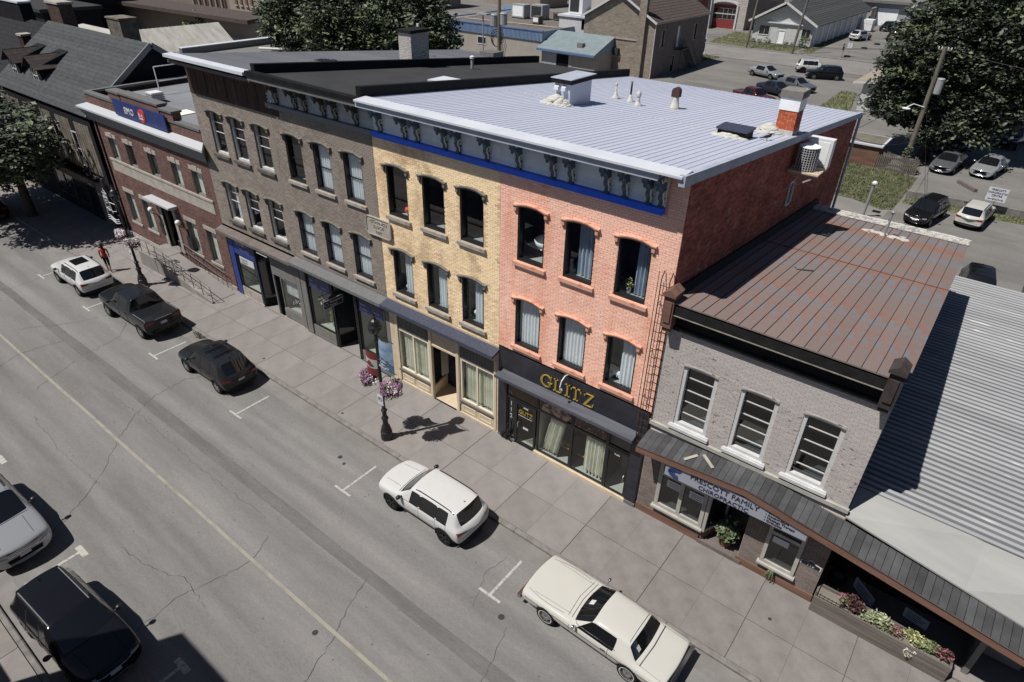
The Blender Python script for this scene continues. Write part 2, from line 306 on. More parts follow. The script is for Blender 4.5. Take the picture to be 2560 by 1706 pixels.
def struct(mb, name, mats, smooth=False):
    o = mb.build(name, mats, None, smooth); o['kind'] = 'structure'; return o
def wall(mb, mapf, u0, u1, w0, w1, holes, depth=.2, mi=0, rev=0):
    us = sorted(set([u0, u1] + [h[0] for h in holes] + [h[1] for h in holes])); ws = sorted(set([w0, w1] + [h[2] for h in holes] + [h[3] for h in holes]))
    us = [u for u in us if u0 <= u <= u1]; ws = [w for w in ws if w0 <= w <= w1]
    for a, b in zip(us, us[1:]):
        for c, d in zip(ws, ws[1:]):
            cu, cw = (a + b) / 2, (c + d) / 2
            if any(h[0] < cu < h[1] and h[2] < cw < h[3] for h in holes): continue
            mb.quad(mapf(a, c, 0), mapf(b, c, 0), mapf(b, d, 0), mapf(a, d, 0), mi)
    for h in holes:
        a, b, c, d = max(h[0], u0), min(h[1], u1), max(h[2], w0), min(h[3], w1)
        for p, q in (((a, c), (a, d)), ((b, d), (b, c)), ((a, d), (b, d)), ((b, c), (a, c))):
            mb.quad(mapf(p[0], p[1], 0), mapf(q[0], q[1], 0), mapf(q[0], q[1], -depth), mapf(p[0], p[1], -depth), rev)
CAM = Vector((0, -15.65, 17.4))
def bricks(root, mapf, u0, u1, w0, w1, holes, m, indiv=0, bl=.215, bh=.075, j=.011, proud=.009, parent=None, keep=None):
    mb = MB(); L = []; w = w0; r = 0; rng = random.Random(int(u0 * 31 + w0 * 17) & 9999)
    while w < w1 - .02:
        off = (bl / 2 if r % 2 else 0) + rng.uniform(-.01, .01); u = u0 - off; top = min(w + bh - j, w1)
        while u < u1:
            a, b = max(u, u0), min(u + bl - j, u1); segs = [(a, b)]
            for h in holes:
                if h[2] - .005 < (w + top) / 2 < h[3] + .005:
                    ns = []
                    for (p, q) in segs:
                        if q <= h[0] or p >= h[1]: ns.append((p, q))
                        else:
                            if h[0] - p > .03: ns.append((p, h[0]))
                            if q - h[1] > .03: ns.append((h[1], q))
                    segs = ns
            for p, q in segs:
                if q - p > .02 and (keep is None or keep((p + q) / 2, (w + top) / 2)): L.append((p, q, w, top, proud + rng.uniform(-.003, .004)))
            u += bl
        w += bh; r += 1
    if indiv:
        full = [i for i, (p, q, a, b, d) in enumerate(L) if abs(q - p - bl + j) < .002 and abs(b - a - bh + j) < .002]
        full.sort(key=lambda i: (Vector(mapf((L[i][0] + L[i][1]) / 2, (L[i][2] + L[i][3]) / 2, 0)) - CAM).length)
        pick = set(full[:indiv]); one = MB(); dd = proud + .001
        o0 = Vector(mapf(0, 0, 0)); P = lambda u, w, d: tuple(Vector(mapf(u, w, d)) - o0)
        one.add([P(0, 0, dd), P(bl - j, 0, dd), P(bl - j, bh - j, dd), P(0, bh - j, dd), P(0, 0, -.01), P(bl - j, 0, -.01), P(bl - j, bh - j, -.01), P(0, bh - j, -.01)],
                [(0, 1, 2, 3), (0, 4, 5, 1), (1, 5, 6, 2), (2, 6, 7, 3), (3, 7, 4, 0)])
        me = one.mesh('brick', m); wl = worldloc(parent or root)
        for i in sorted(pick): place('brick', me, parent or root, Vector(mapf(L[i][0], L[i][2], R_.uniform(-.002, .003))) - wl)
        L = [x for i, x in enumerate(L) if i not in pick]
    for p, q, a, b, d in L:
        mb.add([mapf(p, a, d), mapf(q, a, d), mapf(q, b, d), mapf(p, b, d), mapf(p, a, -.005), mapf(q, a, -.005), mapf(q, b, -.005), mapf(p, b, -.005)],
               [(0, 1, 2, 3), (0, 4, 5, 1), (1, 5, 6, 2), (2, 6, 7, 3), (3, 7, 4, 0)])
    return mb.build('brickwork', m, parent or root, kind='stuff')
# ================================================================ SETTING
g = MB(); g.quad((-700, -300, -.16), (500, -300, -.16), (500, 900, -.16), (-700, 900, -.16)); struct(g, 'ground', 'far_ground')
g = MB(); g.quad((-140, -15.5, -.12), (60, -15.5, -.12), (60, -3.6, -.12), (-140, -3.6, -.12)); road = struct(g, 'road', 'asphalt')
g = MB(); g.quad((-140, -4.2, -.116), (60, -4.2, -.116), (60, -3.6, -.116), (-140, -3.6, -.116)); g.quad((-140, -15.5, -.116), (60, -15.5, -.116), (60, -14.9, -.116), (-140, -14.9, -.116)); struct(g, 'gutter', 'gutter')
# long pavement seam, slightly sunken dark band where two lays of asphalt meet
rr = random.Random(3)
g = MB(); P = [(-140 + i * 1.5, -7.86 + rr.uniform(-.02, .02)) for i in range(134)]; g.strip(P, [.46 + .05 * math.sin(i * .35) + rr.uniform(-.02, .02) for i in range(134)], -.1162); struct(g, 'pavement_seam', 'seam')
g = MB(); P = [(-140 + i * 2, -9.80 + rr.uniform(-.012, .012)) for i in range(100)]; g.strip(P, .11, -.112); struct(g, 'centre_line', 'yellow_line')
for k, x in enumerate([-41.3, -35.6, -28.6, -21.8, -14.94, -7.97, -1.1, 5.8]):
    g = MB(); g.quad((x - .045, -5.95, -.112), (x + .045, -5.95, -.112), (x + .045, -4.36, -.112), (x - .045, -4.36, -.112)); g.quad((x - .42, -6.04, -.112), (x + .42, -6.04, -.112), (x + .42, -5.95, -.112), (x - .42, -5.95, -.112))
    struct(g, 'parking_mark', 'white_line')
for x in (-19.42, -13.2, -26.2):
    g = MB(); g.quad((x - .05, -14.75, -.112), (x + .05, -14.75, -.112), (x + .05, -13.17, -.112), (x - .05, -13.17, -.112)); g.quad((x - .3, -13.17, -.112), (x + .3, -13.17, -.112), (x + .3, -12.98, -.112), (x - .3, -12.98, -.112)); struct(g, 'parking_mark', 'white_line')
# cracks
g = MB()
def crack(pts, w=.015, amp=.06, step=.16, seed=1):
    r = random.Random(seed); out = []
    for a, b in zip(pts, pts[1:]):
        n = max(2, int(math.dist(a, b) / step))
        for i in range(n):
            t = i / n; out.append((a[0] + (b[0] - a[0]) * t + r.uniform(-amp, amp), a[1] + (b[1] - a[1]) * t + r.uniform(-amp, amp)))
    out.append(pts[-1]); g.strip(out, [w * r.uniform(.35, 1.25) for _ in out], -.1135)
crack([(-20.5, -14.6), (-21.2, -12.8), (-22.6, -11), (-23.96, -9.81), (-25, -8.6), (-25.6, -7.4), (-25.7, -6), (-24.9, -4.4)], seed=2)
crack([(-15.2, -13.6), (-15.4, -12), (-15, -10.8), (-14.82, -9.82), (-15.3, -8.9)], seed=3); crack([(-10, -13), (-10.2, -11.2), (-10.7, -9.72), (-11.2, -8.6), (-11.4, -7.8)], seed=4)
crack([(-32, -14), (-33, -11), (-33.6, -9.8), (-33.2, -8)], seed=5, w=.014); crack([(-30, -10.5), (-31.2, -8), (-31.5, -6.2), (-33, -5)], seed=6, w=.013); crack([(-36, -9), (-34.5, -6.9), (-33.8, -4.6)], seed=7, w=.013)
crack([(-42, -9.8), (-41, -7.6), (-41.3, -5)], seed=8, w=.013); crack([(-18.6, -12.2), (-17, -12.0), (-15.7, -11.5), (-14.4, -11.7)], seed=9, w=.014); crack([(-6.9, -6.5), (-6.4, -8.2), (-6.8, -9.6), (-5.9, -11.4)], seed=10, w=.013)
crack([(-28, -11.3), (-25, -11.5), (-22, -11.35)], seed=13, w=.009); crack([(-8.4, -4.5), (-8.6, -5.4), (-8.1, -6.6)], seed=14, w=.009)
crack([(-27.8, -8.6), (-24, -8.5), (-20, -8.62), (-16, -8.5)], seed=15, w=.01)
for _ in range(170):
    x, y = rr.uniform(-34, -3), rr.uniform(-13.5, -4.6); a = rr.uniform(.01, .03); g.add([(x - a, y, -.1134), (x, y - a * .8, -.1134), (x + a, y, -.1134), (x, y + a * .9, -.1134)], [(0, 1, 2, 3)])
cr = struct(g, 'road_cracks', 'crack')
for (x, y, r) in ((-7.22, -6.35, .1), (-11.15, -10.15, .09), (-16.4, -4.9, .09), (-16.0, -5.05, .07)):
    g = MB(); g.add([(x + r * math.cos(i * .524) * rr.uniform(.85, 1.1), y + r * math.sin(i * .524), -.1128) for i in range(12)], [tuple(range(12))]); struct(g, 'oil_spot', 'crack')
# pavements: base, curb pieces and slabs, each slab its own piece
g = MB(); g.box(-140, 60, -3.44, 0, -.155, -.03); sw = struct(g, 'pavement', 'joint')
g = MB(); g.box(-140, 60, -19, -15.66, -.155, -.03); sw2 = struct(g, 'near_pavement', 'joint')
J = .0055
for i in range(-40, 10):
    x0 = -7.1 + 1.42 * i; agg = x0 >= -7.2
    for (y0, y1) in ((-3.42, -1.84), (-1.83, -.02)):
        w2 = 1.42
        g = MB(); c = .006
        dz = rr.uniform(-.002, .003)
        L_, R2 = (.008, .0012) if i % 2 == 0 else (.0012, .008); yy = y1 - y0; q_ = .004
        g.add([(L_, q_, -.04), (w2 - R2, q_, -.04), (w2 - R2, yy - q_, -.04), (L_, yy - q_, -.04), (L_, q_, -.003), (w2 - R2, q_, -.003), (w2 - R2, yy - q_, -.003), (L_, yy - q_, -.003), (L_ + .003, q_ + c, 0), (w2 - R2 - .003, q_ + c, 0), (w2 - R2 - .003, yy - q_ - c, 0), (L_ + .003, yy - q_ - c, 0)],
              [(0, 1, 5, 4), (1, 2, 6, 5), (2, 3, 7, 6), (3, 0, 4, 7), (4, 5, 9, 8), (5, 6, 10, 9), (6, 7, 11, 10), (7, 4, 8, 11), (8, 9, 10, 11)])
        key = ('slab', agg, y0, i % 2); me = M.setdefault(key, None) or g.mesh('paving_slab', 'aggregate' if agg else 'concrete'); M[key] = me
        place('paving_slab', me, sw, (x0, y0, dz))
for i in range(-28, 3):
    x0 = -14 + 1.6 * i
    g = MB(); g.box(.008, 1.592, -3.25, -.012, -.05, 0); me = M.setdefault('nslab', None) or g.mesh('paving_slab', 'concrete'); M['nslab'] = me; place('paving_slab', me, sw2, (x0, -15.66, rr.uniform(-.003, .003)))
def curb(y0, y1, root, x0, x1, s):
    i = 0; x = x0
    while x < x1:
        g = MB(); zc = 0; g.prism([(y0, -.14), (y1, -.14), (y1, zc), (y0 + .03 * s, zc), (y0, zc - .025)] if s > 0 else [(y1, -.14), (y0, -.14), (y0, zc - .025), (y0 - .03, zc), (y1, zc)], lambda a, b, d: (d, a - y0, b), .006, 2.83)
        k = ('curb', s); me = M.setdefault(k, None) or g.mesh('curbstone', 'curb'); M[k] = me; place('curbstone', me, root, (x, y0, rr.uniform(-.004, .002))); x += 2.84
curb(-3.6, -3.43, sw, -60, 30, 1); curb(-15.5, -15.65, sw2, -60, 8, -1)
for (x, y) in ((-.83, -1.41), (-24.3, -2.9), (-18.3, -3.2)):
    g = MB(); g.lathe((x, y, .001), [(.055, 0), (.055, .006), (.02, .007)], 12); struct(g, 'utility_cover', 'crack')
# ground behind the row
g = MB(); g.quad((-160, .3, -.01), (60, .3, -.01), (60, 94.2, -.01), (-160, 94.2, -.01)); struct(g, 'parking_lot', 'lot')
g = MB(); g.quad((-260, 94.2, -.004), (160, 94.2, -.004), (160, 105.6, -.004), (-260, 105.6, -.004)); struct(g, 'back_road', 'back_road')
g = MB(); g.quad((-260, 105.6, -.008), (160, 105.6, -.008), (160, 260, -.008), (-260, 260, -.008)); struct(g, 'far_lot', 'lot')
def slab(name, pts, z, m, th=.05):
    g = MB(); g.prism(pts, lambda a, b, d: (a, b, d), z - th, z); return struct(g, name, m)
slab('kerb_strip', [(-60, 105.2), (-20, 105.9), (-20, 106.5), (-60, 106)], .06, 'curb'); slab('kerb_strip', [(-44, 93.6), (-16, 93.2), (-16, 93.6), (-44, 94.1)], .05, 'curb')
slab('lane', [(-9.5, 31), (-5.7, 36), (-5.6, 39), (-8.6, 38.6), (-13, 38.5), (-13, 31)], .004, 'back_road')
slab('raised_lot', [(-5.2, 41.9), (14, 44.4), (14, 90), (-3, 90), (-5.2, 60)], .45, 'lot', .5)
slab('retaining_wall', [(-5.3, 41.75), (14, 44.1), (14, 44.38), (-5.3, 42.05)], .55, 'curb', .6)
def grassy(name, pts, z, n, blade=.09, h=.0):
    g = MB(); g.prism(pts, lambda a, b, d: (a, b, d), z - .04, z)
    xs = [p[0] for p in pts]; ys = [p[1] for p in pts]; k = 0
    def inside(x, y):
        c = False
        for (a, b), (e, f) in zip(pts, pts[1:] + pts[:1]):
            if (b > y) != (f > y) and x < (e - a) * (y - b) / (f - b) + a: c = not c
        return c
    while k < n:
        x, y = rr.uniform(min(xs), max(xs)), rr.uniform(min(ys), max(ys))
        if not inside(x, y): continue
        k += 1; s = blade * rr.uniform(.5, 1.6); t = rr.uniform(0, 3.14); dx, dy = math.cos(t) * s * .35, math.sin(t) * s * .35
        g.add([(x - dx, y - dy, z), (x + dx, y + dy, z), (x + rr.gauss(0, s * .4), y + rr.gauss(0, s * .4), z + s * rr.uniform(.7, 1.8))], [(0, 1, 2)])
    o = g.build(name, 'grass', None); o['kind'] = 'stuff'; o['label'] = 'patchy green and straw coloured grass'; o['category'] = 'grass'; return o
grassy('grass', [(-13.4, 38.8), (-8.6, 38.7), (-6.2, 37.6), (-5.5, 38.2), (-5.45, 47.6), (-7, 48), (-13.4, 48.2)], .03, 12000, .08)
grassy('grass', [(-5.2, 40.2), (2, 41.2), (14, 42.6), (14, 44), (-5.2, 41.7)], .03, 3500, .08)
grassy('grass', [(-50.4, 107.6), (-43.4, 107.2), (-43.6, 113.8), (-49.4, 124.8), (-52, 124.6)], .04, 2500, .1); grassy('grass', [(-43, 107), (-35.2, 106.8), (-35.2, 114), (-43, 114)], .04, 2200, .1)
grassy('grass', [(-34.4, 108.5), (-32.5, 108.8), (-33.4, 138), (-34.9, 141)], .04, 2200, .1); grassy('grass', [(-45.6, 87), (-42.7, 86.8), (-42.1, 93.2), (-45.8, 93.2)], .04, 1000, .1)
grassy('grass', [(-19.5, 66), (-16.2, 69), (-18.2, 80), (-20, 80)], .03, 1500, .1)
g = MB(); g.quad((-30, 60, -.006), (-18.3, 62, -.006), (-18.2, 93, -.006), (-30, 93, -.006))
# distant ground cover beyond the town
g = MB()
for k in range(130):
    x = -330 + k * 3.6 + rr.uniform(-1.5, 1.5); y = 215 + rr.uniform(-14, 14) + max(0, (-x - 120)) * -.25; r = rr.uniform(3.5, 6.5)
    g.leaves((x, y, r * .8), (r, r, r * 1.1), 90, 1.3, rng=rr, shell=.5)
o = g.build('woodland', 'leaf_dark', None); o['kind'] = 'stuff'; o['label'] = 'dark line of far trees behind the houses'; o['category'] = 'woodland'

# ================================================================ BUILDING PIECES
def hood_mesh(w, mats, rise=.085, ear=.15, hh=.095, pr=.12):
    g = MB(); n = 12; path = [(-ear, 0), (-ear + .13, 0)] + [(w * i / n, rise * (1 - (2 * i / n - 1) ** 2) + .01) for i in range(1, n)] + [(w + ear - .13, 0), (w + ear, 0)]
    for (x0, z0), (x1, z1) in zip(path, path[1:]):
        g.hexa([(x0, .02, z0), (x1, .02, z1), (x1, -pr * .75, z1), (x0, -pr * .75, z0), (x0, .02, z0 + hh * .62), (x1, .02, z1 + hh * .62), (x1, -pr * .75, z1 + hh * .62), (x0, -pr * .75, z0 + hh * .62)])
        g.hexa([(x0, .02, z0 + hh * .6), (x1, .02, z1 + hh * .6), (x1, -pr, z1 + hh * .6), (x0, -pr, z0 + hh * .6), (x0, .02, z0 + hh), (x1, .02, z1 + hh), (x1, -pr, z1 + hh), (x0, -pr, z0 + hh)])
    for sx in (-ear + .03, w + ear - .15):
        g.box(sx, sx + .1, -.09, .01, -.11, .01); g.box(sx + .01, sx + .09, -.055, .01, -.18, -.11); g.box(sx + .02, sx + .08, -.03, .01, -.23, -.18)
    return g.mesh('hood', mats)
def sill_mesh(w, mats, h=.125, ext=.11, pr=.11):
    g = MB(); g.box(-ext, w + ext, -pr, .03, -h, 0); g.box(-ext + .04, w + ext - .04, -pr + .03, .02, -h - .03, -h); return g.mesh('sill', mats)
def frame_mesh(w, h, m, t=.06, y0=.13, y1=.2, rails=(), vert=(), rt=.045, base=.0):
    g = MB(); g.box(0, t, y0, y1, 0, h); g.box(w - t, w, y0, y1, 0, h); g.box(t, w - t, y0, y1, h - t, h); g.box(t, w - t, y0, y1, 0, t + base)
    for z in rails: g.box(t, w - t, y1 - .055, y1 - .02, z - rt / 2, z + rt / 2)
    for x in vert: g.box(x - rt / 2, x + rt / 2, y1 - .053, y1 - .022, t, h - t)
    return g.mesh('window', m)
def pane_mesh(w, h, m='glass', t=.05, y=.165):
    g = MB(); g.quad((t, y, t), (w - t, y, t), (w - t, y, h - t), (t, y, h - t)); return g.mesh('pane', m)
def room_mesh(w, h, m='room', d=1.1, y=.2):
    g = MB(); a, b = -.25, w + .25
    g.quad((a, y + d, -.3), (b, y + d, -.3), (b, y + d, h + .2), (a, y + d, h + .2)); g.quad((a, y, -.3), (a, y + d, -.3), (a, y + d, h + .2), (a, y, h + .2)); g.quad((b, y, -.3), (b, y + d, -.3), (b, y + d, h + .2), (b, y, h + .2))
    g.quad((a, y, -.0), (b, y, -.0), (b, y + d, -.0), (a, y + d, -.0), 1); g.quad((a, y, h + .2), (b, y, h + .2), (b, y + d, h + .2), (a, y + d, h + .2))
    return g.mesh('interior', [m, 'room_light'])  # paler floor colour stands for the sunlit strip inside the window
def curtain_mesh(x0, x1, z0, z1, y, m, amp=.03, waves=7, top=None, seed=0, slant=0):
    g = MB(); n = waves * 6; r = random.Random(seed); ph = r.uniform(0, 6); vs = []
    for i in range(n + 1):
        t = i / n; yy = y + amp * math.sin(t * waves * 6.28 + ph) + .3 * amp * math.sin(t * waves * 15 + 1)
        zt = z1 if top is None else z1 - top * (1 - math.sin(t * math.pi))
        vs += [(x0 + (x1 - x0) * t, yy, z0), (x0 + (x1 - x0) * t + slant, yy, zt)]
    g.add(vs, [(2 * i, 2 * i + 2, 2 * i + 3, 2 * i + 1) for i in range(n)]); return g.mesh('curtain', m, smooth=True)
def put_window(root, x, z, y, fr, subs, label=None):
    """fr: window-frame mesh; subs: list of (name, mesh, z offset)"""
    o = place('window', fr, root, Vector((x, y, z)) - worldloc(root), label=label)
    for nm, me, dz in subs: place(nm, me, o, (0, 0, dz))
    return o
def text_n(*a, **k): return text(*a, **k)
# ================================================================ THE TALL ROW (grey, grey-brown, yellow, pink)
WW = 1.07; WH = 1.88
UPZ, LOZ = 7.95, 4.60
def roofz(y): return 12.27 - .0985 * (y + .8)
rooms = {k: room_mesh(WW, WH, k) for k in ('room', 'room_blue', 'room_light')}
def curt(kind, **kw): return curtain_mesh(.06, WW - .06, .08, WH - .05, .23, kind, **kw)
pink_hood = hood_mesh(WW, 'pink_trim'); pink_sill = sill_mesh(WW, 'pink_trim'); grey_hood = hood_mesh(WW, 'stone_hood'); grey_sill = sill_mesh(WW, 'stone')
dark_sill = sill_mesh(WW, 'stone_dark')
fr_black = frame_mesh(WW, WH + .09, 'black', t=.06, base=.04, y0=.025)
fr_sash_b = frame_mesh(WW, WH + .09, 'black', t=.07, rails=(.95,), base=.03, y0=.03); fr_sash_w = frame_mesh(WW, WH + .09, 'white_paint', t=.06, rails=(1.0, 1.45), base=.03, y0=.08, rt=.026)
pane = pane_mesh(WW, WH + .09)
cseeds = iter(range(100))
def win_row(root, xs, z, fr, hood, sill, content):
    for x, c in zip(xs, content):
        subs = [('pane', pane, 0), ('hood', hood, WH - .0), ('sill', sill, -.01)]
        if c.startswith('blue'): subs += [('interior', rooms['room_blue'], 0), ('curtain', curt('curtain_blue', seed=next(cseeds)), 0)]
        elif c.startswith('white'): subs += [('interior', rooms['room_light'], 0), ('curtain', curt('curtain', seed=next(cseeds)), 0)]
        elif c == 'half': subs += [('interior', rooms['room_light'], 0), ('curtain', curtain_mesh(.45, 1.0, .08, WH, .23, 'curtain', seed=next(cseeds), waves=4), 0)]
        elif c == 'low': subs += [('interior', rooms['room_blue'], 0), ('curtain', curtain_mesh(.3 if x < -9 else .45, 1.03, .03, WH + .05, .42, 'curtain_blue', seed=next(cseeds), waves=5, amp=.05), 0)]
        else: subs += [('interior', rooms['room'], 0)]
        put_window(root, x, z, 0, fr, subs)
def holes_for(xs): return [(x, x + WW, z, z + WH + .1) for x in xs for z in (UPZ, LOZ)]
def cornice_bracket(dark, edge, nm):
    """scroll bracket under the eave: dark curved body, pale scroll bead on its side, small pendant block in front"""
    g = MB(); S = [(0, .92), (-.52, .92), (-.56, .84), (-.50, .74), (-.40, .70), (-.36, .60), (-.30, .55), (-.24, .50), (-.20, .40), (-.22, .30), (-.20, .22), (-.14, .16), (-.13, .06), (-.16, 0), (0, 0)]
    g.prism(S, lambda a, b, d: (d, a, b), -.07, .07)
    g.box(-.085, .085, -.5, -.40, .66, .9); g.lathe((0, -.45, .52), [(.015, 0), (.05, .05), (.055, .14)], 8)
    g.box(-.08, .08, -.17, .0, -.03, .03)
    body = g.mesh('bracket', dark)
    e = MB()
    for sx in (-.078, .078):
        c1 = [(sx, -.12 - .075 * math.cos(t) * (1 - t / 12), .36 + .085 * math.sin(t) * (1 - t / 12)) for t in [i * .6 for i in range(0, 10)]]
        e.tube(c1, .027, 5); e.tube([(sx, -.19, .42), (sx, -.2, .3), (sx, -.13, .18), (sx, -.12, .06)], .027, 5)
        for yc in (-.14, -.34):
            e.tube([(sx, yc - .09 * math.cos(t), .86 - .13 * math.sin(t)) for t in [i * .45 for i in range(8)]], .025, 5)
    return body, e.mesh('scroll', edge)
BR = cornice_bracket('bracket', 'cream_edge', 'a'); BRD = cornice_bracket('bracket_dull', 'stone', 'b')
def cornice(root, x0, x1, brs, band, board, br, faciam, seed=0):
    z = 11.09
    for k in range(7):
        for a, b in ((x0, (x0 + x1) / 2), ((x0 + x1) / 2, x1)):
            g = MB(); zz = z + k * .135; g.hexa([(a + .003, -.085, zz), (b - .003, -.085, zz), (b - .003, -.01, zz), (a + .003, -.01, zz), (a + .003, -.04, zz + .118), (b - .003, -.04, zz + .118), (b - .003, -.01, zz + .118), (a + .003, -.01, zz + .118)])
            g.build('cornice_board', board, root)
    g = MB(); g.box(x0, x1, -.20, -.0, 10.885, 11.085); g.box(x0, x1, -.24, -.2, 11.05, 11.085); g.build('cornice_band', band, root)
    g = MB(); g.box(x0, x1, -.70, -.0, 12.035, 12.06); g.box(x0, x1, -.78, -.70, 12.0, 12.2); g.build('eave', faciam, root)
    for x in brs:
        o = place('bracket', br[0], root, Vector((x, -.02, 11.1)) - worldloc(root)); place('scroll', br[1], o, (0, 0, 0))
YR = 18.7
def metal_roof(root, x0, x1, n, m, flash, rib=.011):
    w = (x1 - x0) / n; g = MB(); L = YR + .5
    z = lambda y: -.0985 * (y)
    g.hexa([(0, 0, -.03), (w, 0, -.03), (w, L, z(L) - .03), (0, L, z(L) - .03), (0, 0, 0), (w, 0, 0), (w, L, z(L)), (0, L, z(L))])
    g.prism([(0, 0), (.012, rib * 1.6), (.032, rib * 1.6), (.044, 0)], lambda a, b, d: (a, d, b + z(d)), 0, L)
    me = g.mesh('roof_panel', m)
    for i in range(n): place('roof_panel', me, root, Vector((x0 + i * w, -.5, roofz(-.5))) - worldloc(root))
def body_walls(root, x0, x1, side_r=None, m='brick_dark', back=True, zt=10.8):
    g = MB()
    if back: g.quad((x0, YR, 0), (x1, YR, 0), (x1, YR, roofz(YR) - .05), (x0, YR, roofz(YR) - .05))
    g.build('back_wall', m, root)
PX = (-11.76, -9.92, -8.06); YX = (-17.91, -16.07, -14.27); GX = (-24.03, -22.2, -20.34); HX = (-29.8, -28.13, -26.28)
# ---- pink building
pink = thing('pink_building', 'pink painted brick three storey building with black storefront and gold lettering', 'building', (-6.2, 0, 0))
g = MB(); hs = holes_for(PX); wall(g, front, -12.48, -6.2, 4.3, 12.05, hs, .22); g.build('wall', 'mortar_pink', pink)
bricks(pink, front, -12.48, -6.2, 4.3, 10.86, hs, 'brick_pink', indiv=300); bricks(pink, front, -6.72, -6.2, 10.86, 12.0, [], 'brick_pink')
win_row(pink, PX, UPZ, fr_black, pink_hood, pink_sill, ('room', 'low', 'low')); win_row(pink, PX, LOZ, fr_black, pink_hood, pink_sill, ('white', 'white', 'half'))
cornice(pink, -12.48, -6.8, (-11.69, -10.42, -9.78, -8.58, -8.0, -7.27, -6.9), 'band_blue', 'grey_board', BR, 'fascia')
metal_roof(pink, -12.4, -6.2, 26, 'white_metal', 'white_flash')
g = MB(); g.hexa([(-12.4, -.86, 12.2), (-6.12, -.86, 12.2), (-6.12, -.1, 12.2), (-12.4, -.1, 12.2), (-12.4, -.86, 12.26), (-6.12, -.86, 12.26), (-6.12, -.3, 12.29), (-12.4, -.3, 12.29)]); g.build('eave_flashing', 'white_flash', pink)
g = MB(); g.hexa([(-6.22, -.8, 12.0), (-6.05, -.8, 12.0), (-6.05, 18.9, roofz(18.9) - .2), (-6.22, 18.9, roofz(18.9) - .2), (-6.22, -.8, 12.285), (-6.05, -.8, 12.285), (-6.05, 18.9, roofz(18.9) + .03), (-6.22, 18.9, roofz(18.9) + .03)]); g.build('side_flashing', 'fascia', pink)
# side wall with its own rough dark bricks
slop = lambda u: roofz(u) - .12
sh = [(9.72, 10.22, 8.48, 9.35)]
g = MB(); n = 20
for i in range(n):
    a, b = i * YR / n, (i + 1) * YR / n
    if a < 9.72 < b or a < 10.22 < b or (a >= 9.72 and b <= 10.22): continue
    g.quad((-6.2, a, 0), (-6.2, b, 0), (-6.2, b, slop(b)), (-6.2, a, slop(a)))
a, b = 9.35, 10.285; g.quad((-6.2, a, 0), (-6.2, b, 0), (-6.2, b, 8.48), (-6.2, a, 8.48)); g.quad((-6.2, a, 9.35), (-6.2, b, 9.35), (-6.2, b, slop(b)), (-6.2, a, slop(a)))
g.quad((-6.2, a, 8.48), (-6.2, 9.72, 8.48), (-6.2, 9.72, 9.35), (-6.2, a, 9.35)); g.quad((-6.2, 10.22, 8.48), (-6.2, b, 8.48), (-6.2, b, 9.35), (-6.2, 10.22, 9.35)); g.quad((-6.35, 9.7, 8.4), (-6.35, 10.3, 8.4), (-6.35, 10.3, 9.4), (-6.35, 9.7, 9.4))
g.build('side_wall', 'mortar_red', pink)
bricks(pink, sidex(-6.2), 0.0, YR, 4.0, 12.1, sh, 'brick_redwall', proud=.014, keep=lambda u, w: w < slop(u) - .05 and w > 6.1 if u > 1 else w < slop(u) - .05)
body_walls(pink, -12.48, -6.2)
g = MB(); g.box(-6.24, -6.14, 9.68, 9.76, 8.44, 9.39); g.box(-6.24, -6.14, 10.18, 10.26, 8.44, 9.39); g.box(-6.24, -6.14, 9.76, 10.18, 8.4, 8.48); g.box(-6.24, -6.14, 9.76, 10.18, 9.31, 9.39)
o = g.build('window', 'white_paint', pink, label='small narrow white framed side window'); g = MB(); g.box(-6.22, -6.2, 9.76, 10.18, 8.48, 9.31); g.build('pane', 'dimglass', o)
g = MB(); g.tube([(-6.1, 18.75, 10.2), (-6.1, 18.85, 9.9), (-6.1, 18.8, 0.2)], .06, 8); g.box(-6.2, -6.02, 18.7, 18.9, 10.1, 10.35); g.build('drainpipe', 'fascia', pink)
# ---- yellow building
yel = thing('yellow_building', 'yellow brick three storey building with cream shop windows left of the pink building', 'building', (-15.4, 0, 0))
g = MB(); hs = holes_for(YX); wall(g, front, -18.5, -12.48, 4.2, 12.05, hs, .22); g.build('wall', 'mortar_yel', yel)
bricks(yel, front, -18.5, -12.49, 4.2, 10.86, hs, 'brick_yel', indiv=300)
win_row(yel, YX, UPZ, fr_black, grey_hood, grey_sill, ('room', 'room', 'room')); win_row(yel, YX, LOZ, fr_black, grey_hood, grey_sill, ('half', 'half', 'half'))
cornice(yel, -18.3, -12.48, (-17.9, -16.64, -16.03, -14.76, -14.17, -12.96), 'band_blue', 'grey_board', BR, 'fascia')
metal_roof(yel, -18.36, -12.4, 25, 'white_metal', 'white_flash')
g = MB(); g.hexa([(-18.28, -.86, 12.2), (-12.4, -.86, 12.2), (-12.4, -.1, 12.2), (-18.28, -.1, 12.2), (-18.28, -.86, 12.26), (-12.4, -.86, 12.26), (-12.4, -.3, 12.29), (-18.28, -.3, 12.29)]); g.build('eave_flashing', 'white_flash', yel)
body_walls(yel, -18.5, -12.48)
# foam patches running across the seam of the white roof
g = MB(); r = random.Random(5)
for k in range(190):
    x = -18.2 + k * .062; y = 6.75 + .03 * math.sin(k * .3) + (x + 18) * .01; 
    if r.random() < .6: s = r.uniform(.012, .035); g.ball((x, y, roofz(y) + .01), (s * 1.6, s, .015), 6, 3)
g.build('sealant_bead', 'sealant', yel, kind='stuff')
